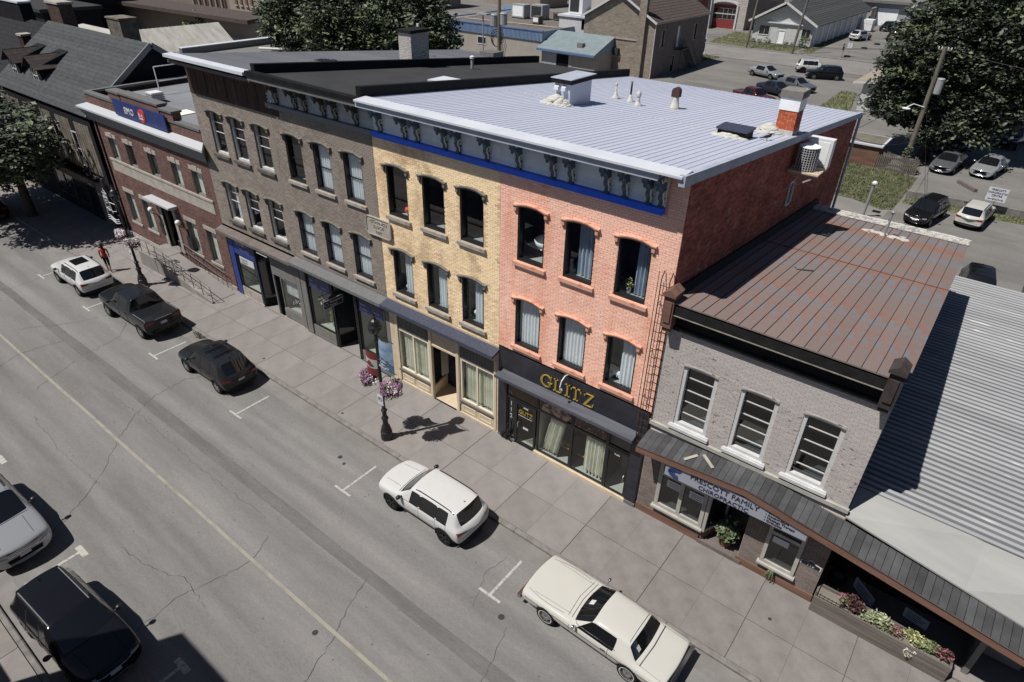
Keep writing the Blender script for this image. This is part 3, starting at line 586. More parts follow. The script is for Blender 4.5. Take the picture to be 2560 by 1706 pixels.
# ---- grey-brown building (lettered block plaque)
blk = thing('taupe_building', 'taupe brick three storey building with flat black membrane roof left of the yellow building', 'building', (-21.6, 0, 0))
g = MB(); hs = holes_for(GX); wall(g, front, -24.7, -18.5, 4.2, 12.05, hs, .22); g.build('wall', 'mortar_grey', blk)
bricks(blk, front, -24.7, -18.51, 4.2, 10.86, hs, 'brick_grey', indiv=300)
win_row(blk, GX, UPZ, fr_sash_b, grey_hood, grey_sill, ('room', 'white', 'white')); win_row(blk, GX, LOZ, fr_sash_b, grey_hood, grey_sill, ('white', 'white', 'white'))
cornice(blk, -24.7, -18.3, (-23.97, -22.74, -22.12, -21.0, -20.32, -19.15), 'band_grey', 'grey_board_dull', BRD, 'ledge_grey')
g = MB(); g.hexa([(-24.7, -.6, roofz(-.6) - .25), (-18.3, -.6, roofz(-.6) - .25), (-18.3, YR, roofz(YR) - .25), (-24.7, YR, roofz(YR) - .25), (-24.7, -.6, roofz(-.6) - .02), (-18.3, -.6, roofz(-.6) - .02), (-18.3, YR, roofz(YR) - .02), (-24.7, YR, roofz(YR) - .02)]); g.build('roof', 'membrane', blk)
g = MB(); g.hexa([(-24.75, -.82, 12.15), (-18.33, -.82, 12.15), (-18.33, -.5, 12.15), (-24.75, -.5, 12.15), (-24.75, -.82, 12.36), (-18.33, -.82, 12.30), (-18.33, -.5, 12.28), (-24.75, -.5, 12.34)]); g.build('front_edge', 'membrane_blk', blk)
def parapet(root, x, w, h):
    g = MB(); a, b = x - w / 2, x + w / 2; z0, z1 = roofz(-.45), roofz(YR + .1)
    g.hexa([(a, -.45, z0 - .3), (b, -.45, z0 - .3), (b, YR + .1, z1 - .3), (a, YR + .1, z1 - .3), (a, -.45, z0 + h), (b, -.45, z0 + h), (b, YR + .1, z1 + h), (a, YR + .1, z1 + h)]); g.build('parapet', 'membrane_blk', root)
parapet(blk, -18.47, .24, .36); parapet(blk, -24.72, .26, .33)
body_walls(blk, -24.7, -18.5)
# ---- grey building (sash windows, dark rusty cornice)
gry = thing('beige_building', 'beige grey brick three storey building with white sash windows beside the bank', 'building', (-27.8, 0, 0))
g = MB(); hs = holes_for(HX); wall(g, front, -30.88, -24.7, 4.1, 12.05, hs, .22); g.build('wall', 'mortar_grey', gry)
bricks(gry, front, -30.88, -24.71, 4.1, 10.55, hs, 'brick_grey', indiv=200)
win_row(gry, HX, UPZ, fr_sash_w, grey_hood, dark_sill, ('room', 'room', 'room')); win_row(gry, HX, LOZ, fr_sash_w, grey_hood, dark_sill, ('half', 'room', 'room_light'))
g = MB(); g.box(-30.88, -24.1, -.03, 0, 10.55, 11.95)
for k in range(8): g.box(-30.6 + k * .78, -30.1 + k * .78, -.06, -.03, 10.75, 11.75)
g.build('cornice_board', 'brown_cornice', gry); g = MB(); g.box(-30.9, -24.72, -.66, 0, 11.93, 12.0); g.box(-30.95, -24.72, -.7, -.6, 11.9, 12.02); g.build('eave', 'ledge_brown', gry)
metal_roof(gry, -30.9, -24.85, 27, 'grey_metal', 'grey')
g = MB(); g.hexa([(-30.95, -.86, 12.16), (-24.85, -.86, 12.16), (-24.85, -.45, 12.16), (-30.95, -.45, 12.16), (-30.95, -.86, 12.28), (-24.85, -.86, 12.28), (-24.85, -.45, 12.3), (-30.95, -.45, 12.3)]); g.build('eave_flashing', 'white_flash', gry)
body_walls(gry, -30.9, -24.7)
g = MB(); g.quad((-30.9, 0, 0), (-30.9, YR, 0), (-30.9, YR, roofz(YR) - .1), (-30.9, 0, roofz(0) - .1)); g.build('side_wall', 'brick_dark', gry)
# plaque and wall fittings
pq = thing('stone_plaque', 'pale stone plaque with raised lettering between taupe and yellow walls', 'plaque', (-18.53, -.03, 6.9))
g = MB(); c = .09; P = [(-19.22 + c, 6.9), (-17.84 - c, 6.9), (-17.84, 6.9 + c), (-17.84, 7.64 - c), (-17.84 - c, 7.64), (-19.22 + c, 7.64), (-19.22, 7.64 - c), (-19.22, 6.9 + c)]
g.prism(P, lambda a, b, d: (a, d, b), -.09, -.01); 
for (a, b), (e, f) in zip(P, P[1:] + P[:1]): g.bar((a, -.1, b), (e, -.1, f), .035, .035)
g.build('slab', 'stone', pq)
for s, z, sz in (("MECHANIC'S", 7.44, .15), ('BLOCK', 7.24, .16), ('1871', 7.02, .17)): text(s, sz, (-18.53, -.095, z), 'stone', pq, extr=.018, align='CENTER', sx=1.15)

# ================================================================ STOREFRONTS
def glazed(root, x0, x1, z0, z1, fm, t=.06, y=0, verts=(), rails=(), gm='shopglass', dep=.08, room='room_light', name='shop_window', rd=1.6, label=None):
    g = MB(); g.box(x0, x0 + t, y, y + dep, z0, z1); g.box(x1 - t, x1, y, y + dep, z0, z1); g.box(x0 + t, x1 - t, y, y + dep, z1 - t, z1); g.box(x0 + t, x1 - t, y, y + dep, z0, z0 + t)
    for v in verts: g.box(v - t / 2, v + t / 2, y - .004, y + dep, z0 + t, z1 - t)
    for v in rails: g.box(x0 + t, x1 - t, y + .006, y + dep, v - t / 2, v + t / 2)
    o = g.build(name, fm, root, label=label)
    g = MB(); xs = [x0 + t] + sorted(verts) + [x1 - t]
    for a, b in zip(xs, xs[1:]):
        yy = y + dep * .5; g = MB(); g.quad((a, yy, z0 + t), (b, yy, z0 + t), (b, yy, z1 - t), (a, yy, z1 - t)); g.build('pane', gm, o)
    if room:
        g = MB(); ya, yb = y + dep + .01, y + rd
        g.quad((x0, yb, z0 - .1), (x1, yb, z0 - .1), (x1, yb, z1), (x0, yb, z1)); g.quad((x0, ya, z0 - .1), (x0, yb, z0 - .1), (x0, yb, z1), (x0, ya, z1)); g.quad((x1, ya, z0 - .1), (x1, yb, z0 - .1), (x1, yb, z1), (x1, ya, z1)); g.quad((x0, ya, z0 - .05), (x1, ya, z0 - .05), (x1, yb, z0 - .05), (x0, yb, z0 - .05)); g.quad((x0, ya, z1), (x1, ya, z1), (x1, yb, z1), (x0, yb, z1))
        g.build('interior', room, o)
    return o
def ledge(root, x0, x1, zb, zf, yf, m, th=.12, name='ledge', drop=0):
    g = MB(); g.hexa([(x0, 0, zb - th), (x1, 0, zb - th), (x1, yf, zf - th), (x0, yf, zf - th), (x0, 0, zb), (x1, 0, zb), (x1, yf, zf), (x0, yf, zf)])
    g.box(x0, x1, yf - .03, yf + .01, zf - th - .03, zf + .012); return g.build(name, m, root)
# --- pink: black shopfront
g = MB(); g.box(-12.46, -6.21, -.045, .02, 3.28, 4.22); g.box(-12.46, -12.06, -.045, .05, 0, 3.28); g.box(-6.66, -6.21, -.045, .05, 0, 3.28); g.build('shop_front', 'black_shop', pink)
for k in range(9):
    g = MB(); g.box(-6.62 + .002, -6.24, -.062, -.045, .15 + k * .33, .15 + k * .33 + .315); g.build('panel', 'black_shop', pink)
ledge(pink, -12.35, -6.5, 3.34, 3.2, -.42, 'ledge_glitz', .07)
glazed(pink, -12.06, -11.64, .1, 2.12, 'black', room='room_light', rd=1.2)
ga = glazed(pink, -12.06, -10.6, 2.12, 3.12, 'black', gm='dimglass', room='room')
d1 = glazed(pink, -11.64, -10.66, .03, 2.08, 'black', t=.085, name='door', y=-.01, rd=1.4)
w1 = glazed(pink, -10.6, -9.06, .14, 2.16, 'black', rd=2.2); w2_ = glazed(pink, -9.06, -7.58, .14, 2.16, 'black', rd=2.2)
glazed(pink, -10.6, -9.06, 2.16, 3.12, 'black', room='room'); glazed(pink, -9.06, -7.58, 2.16, 3.12, 'black', gm='dimglass', room='room'); glazed(pink, -7.58, -6.66, 2.16, 3.12, 'black', room='room_light')
d2 = glazed(pink, -7.58, -6.66, .1, 2.1, 'black', t=.085, name='door', y=-.01, rd=1.4)
for d, x in ((d1, -11.45), (d2, -6.78)):
    g = MB(); g.tube([(x, -.03, 1.15), (x, -.09, 1.12), (x, -.09, .92), (x, -.03, .89)], .015, 6); g.build('handle', 'chrome', d)
def poster(x0, x1, z0, z1, m, y=.025, name='poster', root=pink): g = MB(); g.box(x0, x1, y - .006, y, z0, z1); return g.build(name, m, root)
poster(-12.0, -10.66, 2.2, 3.05, 'poster_brown'); poster(-10.54, -9.75, 2.24, 3.05, 'poster_brown'); poster(-9.0, -7.64, 2.24, 3.05, 'poster_brown')
g = MB(); g.prism([(-10.5, 2.24), (-9.3, 2.24), (-9.12, 2.5), (-9.3, 2.9), (-9.8, 3.05), (-10.2, 2.75)], lambda a, b, d: (a, d, b), .008, .012); g.build('poster', 'poster_skin', pink)
g = MB(); r = random.Random(2)
for _ in range(46): x = r.uniform(-9, -7.7); z = 2.28 + (r.random() ** 2) * .45; s = r.uniform(.01, .03); g.box(x, x + s * 1.6, .012, .017, z, z + s)
for _ in range(14): x = r.uniform(-10.5, -9.9); z = 2.28 + r.random() * .6; s = r.uniform(.01, .03); g.box(x, x + s * 1.6, .004, .007, z, z + s)
g.build('poster_print', 'white_paint', pink)
text('T E', .13, (-12.0, .015, 2.3), 'white_paint', pink)
for k, c in enumerate('112'): text(c, .27, (-11.85, .02, 1.72 - k * .3), 'white_paint', pink, align='CENTER')
text('GLITZ', .26, (-11.15, .005, 1.55), 'gold', d1, align='CENTER', sx=.95); g = MB(); g.box(-11.5, -10.85, .006, .014, 1.44, 1.455); g.build('lettering', 'white_paint', d1); text('OPEN', .09, (-11.15, .005, 1.86), 'white_paint', d1, align='CENTER')
g = MB(); g.box(-11.25, -11.0, .0, .008, .86, .96); g.build('sticker', 'white_paint', d1); text('PUSH', .09, (-7.15, .0, 1.86), 'white_paint', d2, align='CENTER')
g = MB(); g.box(-10.66, -6.62, -.10, .02, 0, .13); g.build('stone_base', 'cream', pink)
for q_ in ((-12.46, -11.62, -.06, .02, 0, .1), (-6.62, -6.2, -.1, 0, 0, .15)): g = MB(); g.box(*q_); g.build('stone_base', 'ledge_grey', pink)
for (a, b, s) in ((-10.45, -9.75, 1), (-8.55, -7.68, 2)):
    o = place('curtain', curtain_mesh(a, b, .22, 2.12, .22, 'curtain_cream', amp=.06, waves=6, seed=s, slant=.35 if s == 1 else .02), w1 if s == 1 else w2_, (6.2, 0, 0) )
    o.location = (6.2, 0, 0) if False else Vector((0, 0, 0)) - worldloc(o.parent)
gl = thing('gold_sign_letters', 'large gold serif letters spelling the shop name on the black fascia', 'sign', (-9.33, -.05, 3.42))
def serif(c, x, z, h, m, parent):
    g = MB(); f = lambda a, b, d: (x + a * h, d, z + b * h); d0, d1 = -.085, -.047; t = .13; s = .055; P = lambda pts: g.prism(pts, f, d0, d1)
    def rect(a, b, c_, d): P([(a, c_), (b, c_), (b, d), (a, d)])
    if c == 'L': rect(.1, .1 + t, 0, 1); rect(0, .34, 1 - s, 1); rect(0, .68, 0, s); P([(.68, 0), (.70, .3), (.64, .3), (.56, s), (.56, 0)])
    if c == 'I': rect(.12, .12 + t, 0, 1); rect(0, .37, 1 - s, 1); rect(0, .37, 0, s)
    if c == 'T': rect(.34, .34 + t, 0, 1); rect(0, .81, 1 - s, 1); P([(0, 1), (-.03, .72), (.02, .72), (.1, 1 - s), (.1, 1)]); P([(.81, 1), (.84, .72), (.79, .72), (.7, 1 - s), (.7, 1)]); rect(.22, .59, 0, s)
    if c == 'Z': rect(.03, .74, 1 - s, 1); rect(0, .74, 0, s); P([(.56, 1 - s), (.74, 1 - s), (.18, s), (0, s)]); P([(.03, 1), (.02, .74), (.07, .74), (.14, 1 - s), (.14, 1)]); P([(.74, 0), (.77, .28), (.71, .28), (.62, s), (.62, 0)])
    if c == 'G':
        n = 22; A = [math.radians(42 + (276) * i / n) for i in range(n + 1)]
        for a, b in zip(A, A[1:]):
            ra = .40 - .09 * abs(math.cos((a + b) / 2)) ** 2 ; rb = ra
            g.prism([(.5 + .5 * math.cos(a), .5 + .5 * math.sin(a)), (.5 + .5 * math.cos(b), .5 + .5 * math.sin(b)), (.5 + rb * math.cos(b), .5 + (rb + .05) * math.sin(b)), (.5 + ra * math.cos(a), .5 + (ra + .05) * math.sin(a))], f, d0, d1)
        rect(.72, .72 + t, .08, .44); rect(.6, .96, .4, .45); P([(.84, .98), (.9, .98), (.9, .66), (.85, .66), (.78, .82)])
    return g.build('letter', m, parent)
for c, x in (('G', -10.5), ('L', -9.93), ('I', -9.44), ('T', -9.2), ('Z', -8.67)): serif(c, x, 3.43, .52, 'gold', gl)
hk = MB(); hk.tube([(-9.36, -.02, 4.36), (-9.37, -.25, 4.42), (-9.38, -.45, 4.3), (-9.38, -.52, 4.1), (-9.38, -.5, 3.95), (-9.36, -.42, 3.92)], .022, 6); hk.ball((-9.37, -.44, 3.93), (.06, .06, .03), 8, 4); solo(hk, 'sign_lamp', 'plastic_white', 'thin white curved lamp arm hanging over the gold lettering', 'lamp')
bn = thing('display_bench', 'long orange wooden bench with yellow cloth behind the shop glass', 'bench', (-9.4, .6, 0))
g = MB(); g.box(-10.3, -8.2, .45, .85, .52, .58); g.build('seat', 'wood_orange', bn)
for x in (-10.2, -8.3): g = MB(); g.box(x, x + .08, .48, .82, 0, .52); g.build('leg', 'wood_orange', bn)
g = MB(); r = random.Random(4); 
for k in range(8): g.ball((-10.2 + k * .1, .62 + r.uniform(-.08, .08), .62), (.12, .13, .06), 8, 5)
solo(g, 'folded_cloth', 'cloth_yellow', 'rumpled yellow cloth lying on the wooden shop bench', 'cloth', smooth=True)
# bike rack like black pipework left of the shop
pipe = MB(); pipe.tube([(-11.98, -.12, .0), (-11.98, -.12, .25), (-11.9, -.16, .3), (-11.84, -.16, .62), (-11.8, -.08, .7)], .03, 6); pipe.tube([(-12.2, -.12, .04), (-12.0, -.16, .14), (-11.86, -.12, .1), (-11.7, -.12, .02)], .03, 6)
pipe.box(-12.24, -12.12, -.18, -.06, .1, .25); pipe.box(-12.05, -11.93, -.2, -.08, .16, .26); pipe.tube([(-11.95, -.1, .3), (-11.95, -.1, .8), (-11.88, -.05, .85)], .025, 6)
solo(pipe, 'gas_meter_pipes', 'cast_iron', 'tangle of black pipes standing at the left foot of the black shop', 'pipes')
# ladder
ld = thing('wall_ladder', 'rusty iron ladder hung on the right edge of the pink wall', 'ladder', (-6.33, -.15, 2.9))
for x in (-6.5, -6.24):
    g = MB(); g.tube([(x, -.2, 2.95), (x, -.2, 9.1), (x, -.05, 9.3)], .016, 6); g.build('rail', 'rust_seam', ld)
g = MB(); g.tube([(-6.62, -.2, 3.9), (-6.6, -.2, 9.3)], .011, 5); g.build('rail', 'rust_seam', ld)
for k in range(20):
    g = MB(); g.tube([(-6.5, -.2, 3.1 + k * .305), (-6.24, -.2, 3.1 + k * .305)], .011, 5); g.build('rung', 'rust_seam', ld)
for z in (4.9, 6.6, 8.3): g = MB(); g.tube([(-6.5, -.2, z), (-6.5, 0, z)], .012, 5); g.build('wall_bracket', 'rust_seam', ld)
# --- yellow shopfront
g = MB(); g.box(-18.48, -18.06, -.03, .05, 0, 3.75); g.box(-12.68, -12.48, -.03, .05, 0, 3.75); g.box(-16.18, -16.02, -.04, .06, 0, 3.7); g.box(-14.68, -14.48, -.04, .06, .5, 3.7); g.box(-18.5, -12.48, -.02, .05, 3.42, 4.2); g.build('shop_front', 'cream', yel)
ledge(yel, -18.5, -12.42, 4.12, 3.98, -.46, 'ledge_navy', .09)
def slat_transom(root, x0, x1, z0, z1):
    g = MB(); g.box(x0, x1, .02, .05, z0, z1); o = g.build('transom', 'room', root); n = int((x1 - x0) / .075)
    g = MB()
    for k in range(n): a = x0 + k * (x1 - x0) / n; g.box(a, a + .05, -.005, .02, z0, z1)
    g.build('transom_slats', 'grey_paint', o)
for (a, b, sd) in ((-18.02, -16.22, 3), (-14.46, -12.7, 9)):
    slat_transom(yel, a + .04, b - .04, 2.8, 3.4)
    w = glazed(yel, a, b, .74, 2.8, 'cream_edge', t=.07, verts=((a + b) / 2,), rd=1.5)
    g = MB(); g.box(a - .04, b + .04, -.08, -.001, .66, .74); g.build('window_ledge', 'weather_wood', yel)
    o = place('curtain', curtain_mesh(a + .1, b - .1, .8, 2.78, .22, 'curtain_cream', amp=.035, waves=13, seed=sd), w, Vector((0, 0, 0)) - worldloc(w))
    for q in (0, 1):
        xa = a + .06 + q * (b - a) / 2; g = MB(); g.box(xa, xa + (b - a) / 2 - .1, -.015, .02, .16, .58); o = g.build('bulkhead_panel', 'cream', yel)
        g = MB(); x1_ = xa + (b - a) / 2 - .1
        for (p, q_, r_, s_) in ((xa + .08, x1_ - .08, .24, .265), (xa + .08, x1_ - .08, .475, .5), (xa + .08, xa + .105, .265, .475), (x1_ - .105, x1_ - .08, .265, .475)): g.box(p, q_, -.028, -.015, r_, s_)
        g.build('moulding', 'cream_edge', o)
for q_ in ((-18.06, -16.18, .0, .03, .08, .72), (-14.5, -12.66, .0, .03, .08, .72)): g = MB(); g.box(*q_); g.build('bulkhead', 'cream', yel)
for q_ in ((-18.5, -16.05, -.05, 0, 0, .09), (-14.7, -12.45, -.05, 0, 0, .09)): g = MB(); g.box(*q_); g.build('stone_base', 'cream', yel)
for x in (-18.1, -16.14, -14.62, -12.66):
    for q in (0, .045, .09):
        g = MB(); g.box(x - .02 + q, x + .01 + q, -.065, -.02, .1, 3.5); g.build('pilaster_moulding', 'cream_edge', yel)
g = MB(); g.quad((-16.1, .02, .03), (-14.6, .02, .03), (-14.9, 1.15, .03), (-16.3, 1.15, .03)); g.build('threshold', 'cream', yel)
g = MB(); g.quad((-16.1, 0, .0), (-16.3, 1.15, 0), (-16.3, 1.15, .62), (-16.1, 0, .62)); g.build('recess_bulkhead', 'cream', yel)
g = MB(); g.hexa([(-16.14, .02, .6), (-16.05, .02, .6), (-16.25, 1.15, .6), (-16.34, 1.15, .6), (-16.14, .02, .68), (-16.05, .02, .68), (-16.25, 1.15, .68), (-16.34, 1.15, .68)]); g.build('recess_ledge', 'weather_wood', yel)
g = MB(); g.quad((-16.1, .02, .65), (-16.3, 1.15, .65), (-16.3, 1.15, 2.8), (-16.1, .02, 2.8)); g.build('recess_glass', 'glass_dark', yel)
g = MB(); g.quad((-14.6, .02, 0), (-14.9, 1.15, 0), (-14.9, 1.15, 2.8), (-14.6, .02, 2.8)); g.box(-16.1, -14.6, .0, .04, 2.8, 3.45); g.box(-16.02, -14.68, -.03, .0, 2.76, 2.84); g.build('recess_wall', 'cream', yel)
g = MB(); g.box(-16.3, -14.9, 1.15, 1.2, 0, 2.8); g.build('recess_back', 'room', yel); g = MB(); g.box(-16.1, -15.15, 1.1, 1.15, .04, 2.1); dd = g.build('door', 'navy', yel); g = MB(); g.box(-16.0, -15.25, 1.085, 1.1, 1.1, 2.0); g.build('pane', 'glass_dark', dd); g = MB(); g.ball((-15.25, 1.07, 1.0), .03); g.build('handle', 'chrome', dd)
# --- taupe shopfront
g = MB(); g.box(-24.68, -24.2, -.03, .05, 0, 3.8); g.box(-18.72, -18.5, -.03, .05, 0, 3.8); g.box(-24.68, -18.5, -.02, .05, 3.42, 4.2); g.box(-24.2, -22.5, -.03, .03, .0, .62); g.box(-20.6, -18.6, -.03, .03, 0, .62); g.build('shop_front', 'grey_paint', blk)
ledge(blk, -24.75, -18.5, 4.12, 3.98, -.46, 'ledge_grey', .1)
w = glazed(blk, -24.15, -22.45, .62, 3.4, 'black', t=.08, verts=(), rd=1.5); wB = glazed(blk, -20.6, -18.75, .62, 3.4, 'black', t=.08, rd=1.5)
for wx, a, ls in ((w, -24.07, ('the', 'Eclipse')), (wB, -20.52, ('Salon', ''))):
    for q in (0, 1):
        g = MB(); g.box(a + q * .8, a + q * .8 + .76, .015, .025, 2.75, 3.32); g.build('blue_sign', 'blue_sign', wx); 
    text(ls[0] or ' ', .17, (a + .08, .01, 3.08), 'sign_white', wx, extr=.003); text('Eclipse' if wx is w else 'Studio', .2, (a + .06, .01, 2.86), 'sign_white', wx, extr=.003); text('beauty', .15, (a + .95, .01, 2.95), 'sign_white', wx, extr=.003)
for x in (-24.2, -22.42, -22.3, -20.72, -20.62): g = MB(); g.box(x - .035, x + .035, -.06, .06, .05, 3.45); g.build('pilaster_moulding', 'black', blk)
g = MB(); g.quad((-22.4, 0, 0), (-22.15, 1.1, 0), (-22.15, 1.1, .6), (-22.4, 0, .6)); g.build('recess_bulkhead', 'black_matte', blk); g = MB(); g.quad((-22.4, .03, .62), (-22.15, 1.1, .62), (-22.15, 1.1, 3.0), (-22.4, .03, 3.0)); g.build('recess_glass', 'dimglass', blk)
g = MB(); g.box(-22.3, -20.6, 1.1, 1.14, 0, 3.4); g.quad((-20.65, 0, 0), (-20.95, 1.1, 0), (-20.95, 1.1, 3.4), (-20.65, 0, 3.4)); g.build('recess_wall', 'black_matte', blk); g = MB(); g.box(-21.9, -21.0, 1.05, 1.1, .04, 2.15); g.build('door', 'navy', blk)
g = MB(); g.quad((-22.4, -.02, .02), (-20.6, -.02, .02), (-20.9, 1.15, .02), (-22.2, 1.15, .02)); g.build('threshold', 'concrete', blk)
for q_ in ((-24.7, -22.4, -.06, 0, 0, .1), (-20.65, -18.5, -.06, 0, 0, .1)): g = MB(); g.box(*q_); g.build('stone_base', 'ledge_grey', blk)
pl = MB(); pl.leaves((-23.1, .5, 1.15), (.32, .25, .5), 260, .06, 0, rng=rr); pl.lathe((-23.1, .5, .55), [(.1, 0), (.14, .2)], 10, 1); solo(pl, 'window_plant', ['leaf', 'plastic_white'], 'bushy green plant in a pot behind the taupe shop window', 'plant')
pf = MB(); pf.leaves((-23.8, .45, 2.0), (.3, .2, .4), 110, .04, 0, rng=rr); pf.tube([(-23.75, .45, .6), (-23.8, .45, 1.9)], .02, 5, 1); solo(pf, 'flower_spray', ['petal_white', 'leaf'], 'white flower spray behind the left part of the taupe shop window', 'flowers')
hs_ = thing('hanging_shop_sign', 'black hanging sign board with white script on a scrolled iron arm', 'sign', (-21.35, -.05, 3.7))
g = MB(); g.tube([(-21.35, 0, 3.62), (-21.35, -1.45, 3.72)], .016, 6); g.tube([(-21.35, 0, 3.3), (-21.35, -.4, 3.55), (-21.35, -.75, 3.68)], .012, 6); g.tube([(-21.35, -1.2, 3.72), (-21.35, -1.25, 3.85), (-21.35, -1.1, 3.84)], .012, 6); g.build('arm', 'cast_iron', hs_)
g = MB(); g.box(-21.38, -21.32, -1.25, -.2, 2.98, 3.38); sb = g.build('board', 'sign_black', hs_); g = MB(); g.prism([(-1.0, 3.38), (-.5, 3.38), (-.6, 3.52), (-.75, 3.58), (-.9, 3.52)], lambda a, b, d: (d, a, b), -21.37, -21.33); g.build('crest', 'sign_black', hs_)
g = MB(); 
for (a, b, c, d) in ((-1.25, -.2, 2.98, 3.0), (-1.25, -.2, 3.36, 3.38), (-1.25, -1.235, 3.0, 3.36), (-.215, -.2, 3.0, 3.36)): g.box(-21.316, -21.308, a, b, c, d)
g.build('border', 'sign_white', sb)
for s, z in (('Therapeutic', 3.2), ('Escape', 3.05)): text(s, .15, (-21.312, -.92, z), 'sign_white', sb, rot=(math.pi / 2, 0, math.pi / 2), extr=.004)
g = MB(); g.tube([(-21.31, -1.08 + .09 * math.cos(t * .5), 3.18 + .09 * math.sin(t * .5)) for t in range(13)], .01, 5); g.build('emblem', 'sign_white', sb)
# --- beige shopfront
ledge(gry, -31.0, -24.75, 3.98, 3.86, -.4, 'ledge_brown', .1)
g = MB(); g.box(-30.7, -28.35, -.03, .05, 2.62, 3.8); g.build('shop_front', 'blue_shop', gry); g = MB(); g.box(-30.72, -30.28, -.05, .06, .06, 3.8); g.build('pilaster', 'blue_shop', gry)
g = MB(); g.box(-28.48, -28.34, -.04, .08, .2, 3.8); g.build('pilaster', 'navy', gry)
g = MB(); g.box(-27.05, -24.7, -.03, .05, 2.45, 3.8); g.box(-24.98, -24.7, -.05, .05, 0, 3.8); g.box(-26.5, -24.98, -.03, .03, .1, .66); g.build('shop_front', 'grey_paint', gry)
text('STAR', .3, (-30.0, -.035, 3.2), 'sign_white', gry, sx=1.2); text('WELLNESS', .19, (-29.75, -.035, 2.93), 'sign_white', gry)
g = MB(); 
for k in range(5): g.prism([(.1 * math.cos(k * 1.257 + t), .1 * math.sin(k * 1.257 + t)) if r_ else (.03 * math.cos(k * 1.257 + t), .03 * math.sin(k * 1.257 + t)) for t, r_ in ((-.6, 0), (0, 1), (.6, 0))], lambda a, b, d: (-28.95 + a, d, 3.35 + b), -.045, -.035)
g.build('star', 'sign_white', gry)
wS = glazed(gry, -30.2, -28.48, .66, 2.62, 'black', t=.07, rd=1.3); g = MB(); g.box(-29.95, -28.7, .0, .02, 2.12, 2.5); g.build('window_sign', 'sign_white', wS); text('MASSAGE', .14, (-29.85, -.002, 2.33), 'navy', wS, extr=.003); text('THERAPY', .14, (-29.85, -.002, 2.17), 'navy', wS, extr=.003)
for q_ in ((-30.25, -28.45, -.03, .03, .1, .66), (-30.9, -28.4, -.06, 0, 0, .1), (-27.1, -24.7, -.06, 0, 0, .1)): g = MB(); g.box(*q_); g.build('stone_base', 'stone', gry)
g = MB(); g.quad((-28.38, 0, .0), (-27.9, 1.1, 0), (-27.9, 1.1, .5), (-28.38, 0, .5)); g.build('recess_bulkhead', 'black_matte', gry); g = MB(); g.quad((-28.38, .02, .5), (-27.9, 1.1, .5), (-27.9, 1.1, 2.6), (-28.38, .02, 2.6)); g.build('recess_glass', 'dimglass', gry)
g = MB(); g.box(-28.0, -26.5, 1.1, 1.15, 0, 3.8); g.quad((-26.9, .02, 0), (-26.6, 1.1, 0), (-26.6, 1.1, 3.8), (-26.9, .02, 3.8)); g.build('recess_wall', 'dark_wall', gry)
g = MB(); g.quad((-28.4, -.02, .02), (-26.5, -.02, .02), (-26.5, 1.15, .02), (-28.0, 1.15, .02)); g.build('threshold', 'concrete', gry)
g = MB(); g.lathe((-27.02, .02, .06), [(.09, 0), (.09, .05), (.06, .08), (.055, 3.6)], 12); g.build('column', 'band_grey', gry)
wl = glazed(gry, -26.48, -25.02, .66, 2.42, 'grey_paint', t=.06, rd=1.0); place('curtain', curtain_mesh(-26.3, -25.2, 1.5, 2.38, .2, 'curtain', waves=12), wl, Vector((0, 0, 0)) - worldloc(wl))
ob = MB()
for k in range(9): ob.leaves((-26.2 + k * .13, .4, .85 + (k % 3) * .12), (.1, .1, .16), 16, .05, k % 2, rng=rr)
solo(ob, 'window_display', ['petal_white', 'leaf_dark'], 'white and grey ornaments piled in the grey shop window', 'ornaments')
# --- objects seen behind upper windows
g = MB(); g.lathe((-17.3, .42, 8.0), [(.05, 0), (.06, .08), (.13, .1), (.15, .17), (.12, .26), (.05, .29)], 14); solo(g, 'mushroom_lamp', 'red_lamp', 'small orange red mushroom lamp in the top left yellow wall window', 'lamp', smooth=True)
fp = thing('flower_pot', 'yellow flowers in a pot in the top right pink wall window', 'flower pot', (-7.75, .4, 7.98)); g = MB(); g.lathe((-7.75, .4, 7.98), [(.05, 0), (.08, .14)], 10); g.build('pot', 'plastic_white', fp); g = MB(); g.leaves((-7.75, .4, 8.28), (.15, .12, .2), 70, .035, 0, rng=rr); g.leaves((-7.75, .4, 8.2), (.13, .1, .15), 40, .04, 1, rng=rr); g.build('flowers', ['petal_yellow', 'leaf'], fp)
ch = thing('basket_chair', 'round rattan basket chair behind the top left pink wall window', 'chair', (-11.1, .75, 8.0)); g = MB(); g.lathe((-11.1, .75, 8.25), [(.05, .0), (.25, .08), (.38, .22), (.42, .38), (.40, .38), (.24, .12), (.04, .05)], 18); g.build('shell', 'curtain', ch, smooth=True)
for a in (0, 1.57, 3.14, 4.71): g = MB(); g.tube([(-11.1 + .28 * math.cos(a), .75 + .2 * math.sin(a), 7.95), (-11.1 + .1 * math.cos(a), .75 + .1 * math.sin(a), 8.3)], .015, 5); g.build('leg', 'cast_iron', ch)
for (x, z, m_, lab) in ((-17.45, 4.75, 'petal_white', 'white bundle on the sill of the lower left yellow wall window'), (-15.6, 4.75, 'petal_white', 'white and coral cloth heap in the lower middle yellow wall window'), (-13.75, 4.8, 'curtain_cream', 'cream blanket heap in the lower right yellow wall window'), (-9.5, 4.75, 'curtain', 'white cushions in the lower middle pink wall window'), (-7.7, 4.78, 'curtain', 'white pillow leaning in the lower right pink wall window')):
    g = MB(); q = random.Random(int(x * -10))
    for k in range(5): g.ball((x + q.uniform(-.2, .22), .42 + q.uniform(-.04, .1), z + q.uniform(0, .14)), (q.uniform(.1, .2), .12, q.uniform(.08, .13)), 9, 6)
    solo(g, 'cushion', m_, lab, 'cushion', smooth=True)
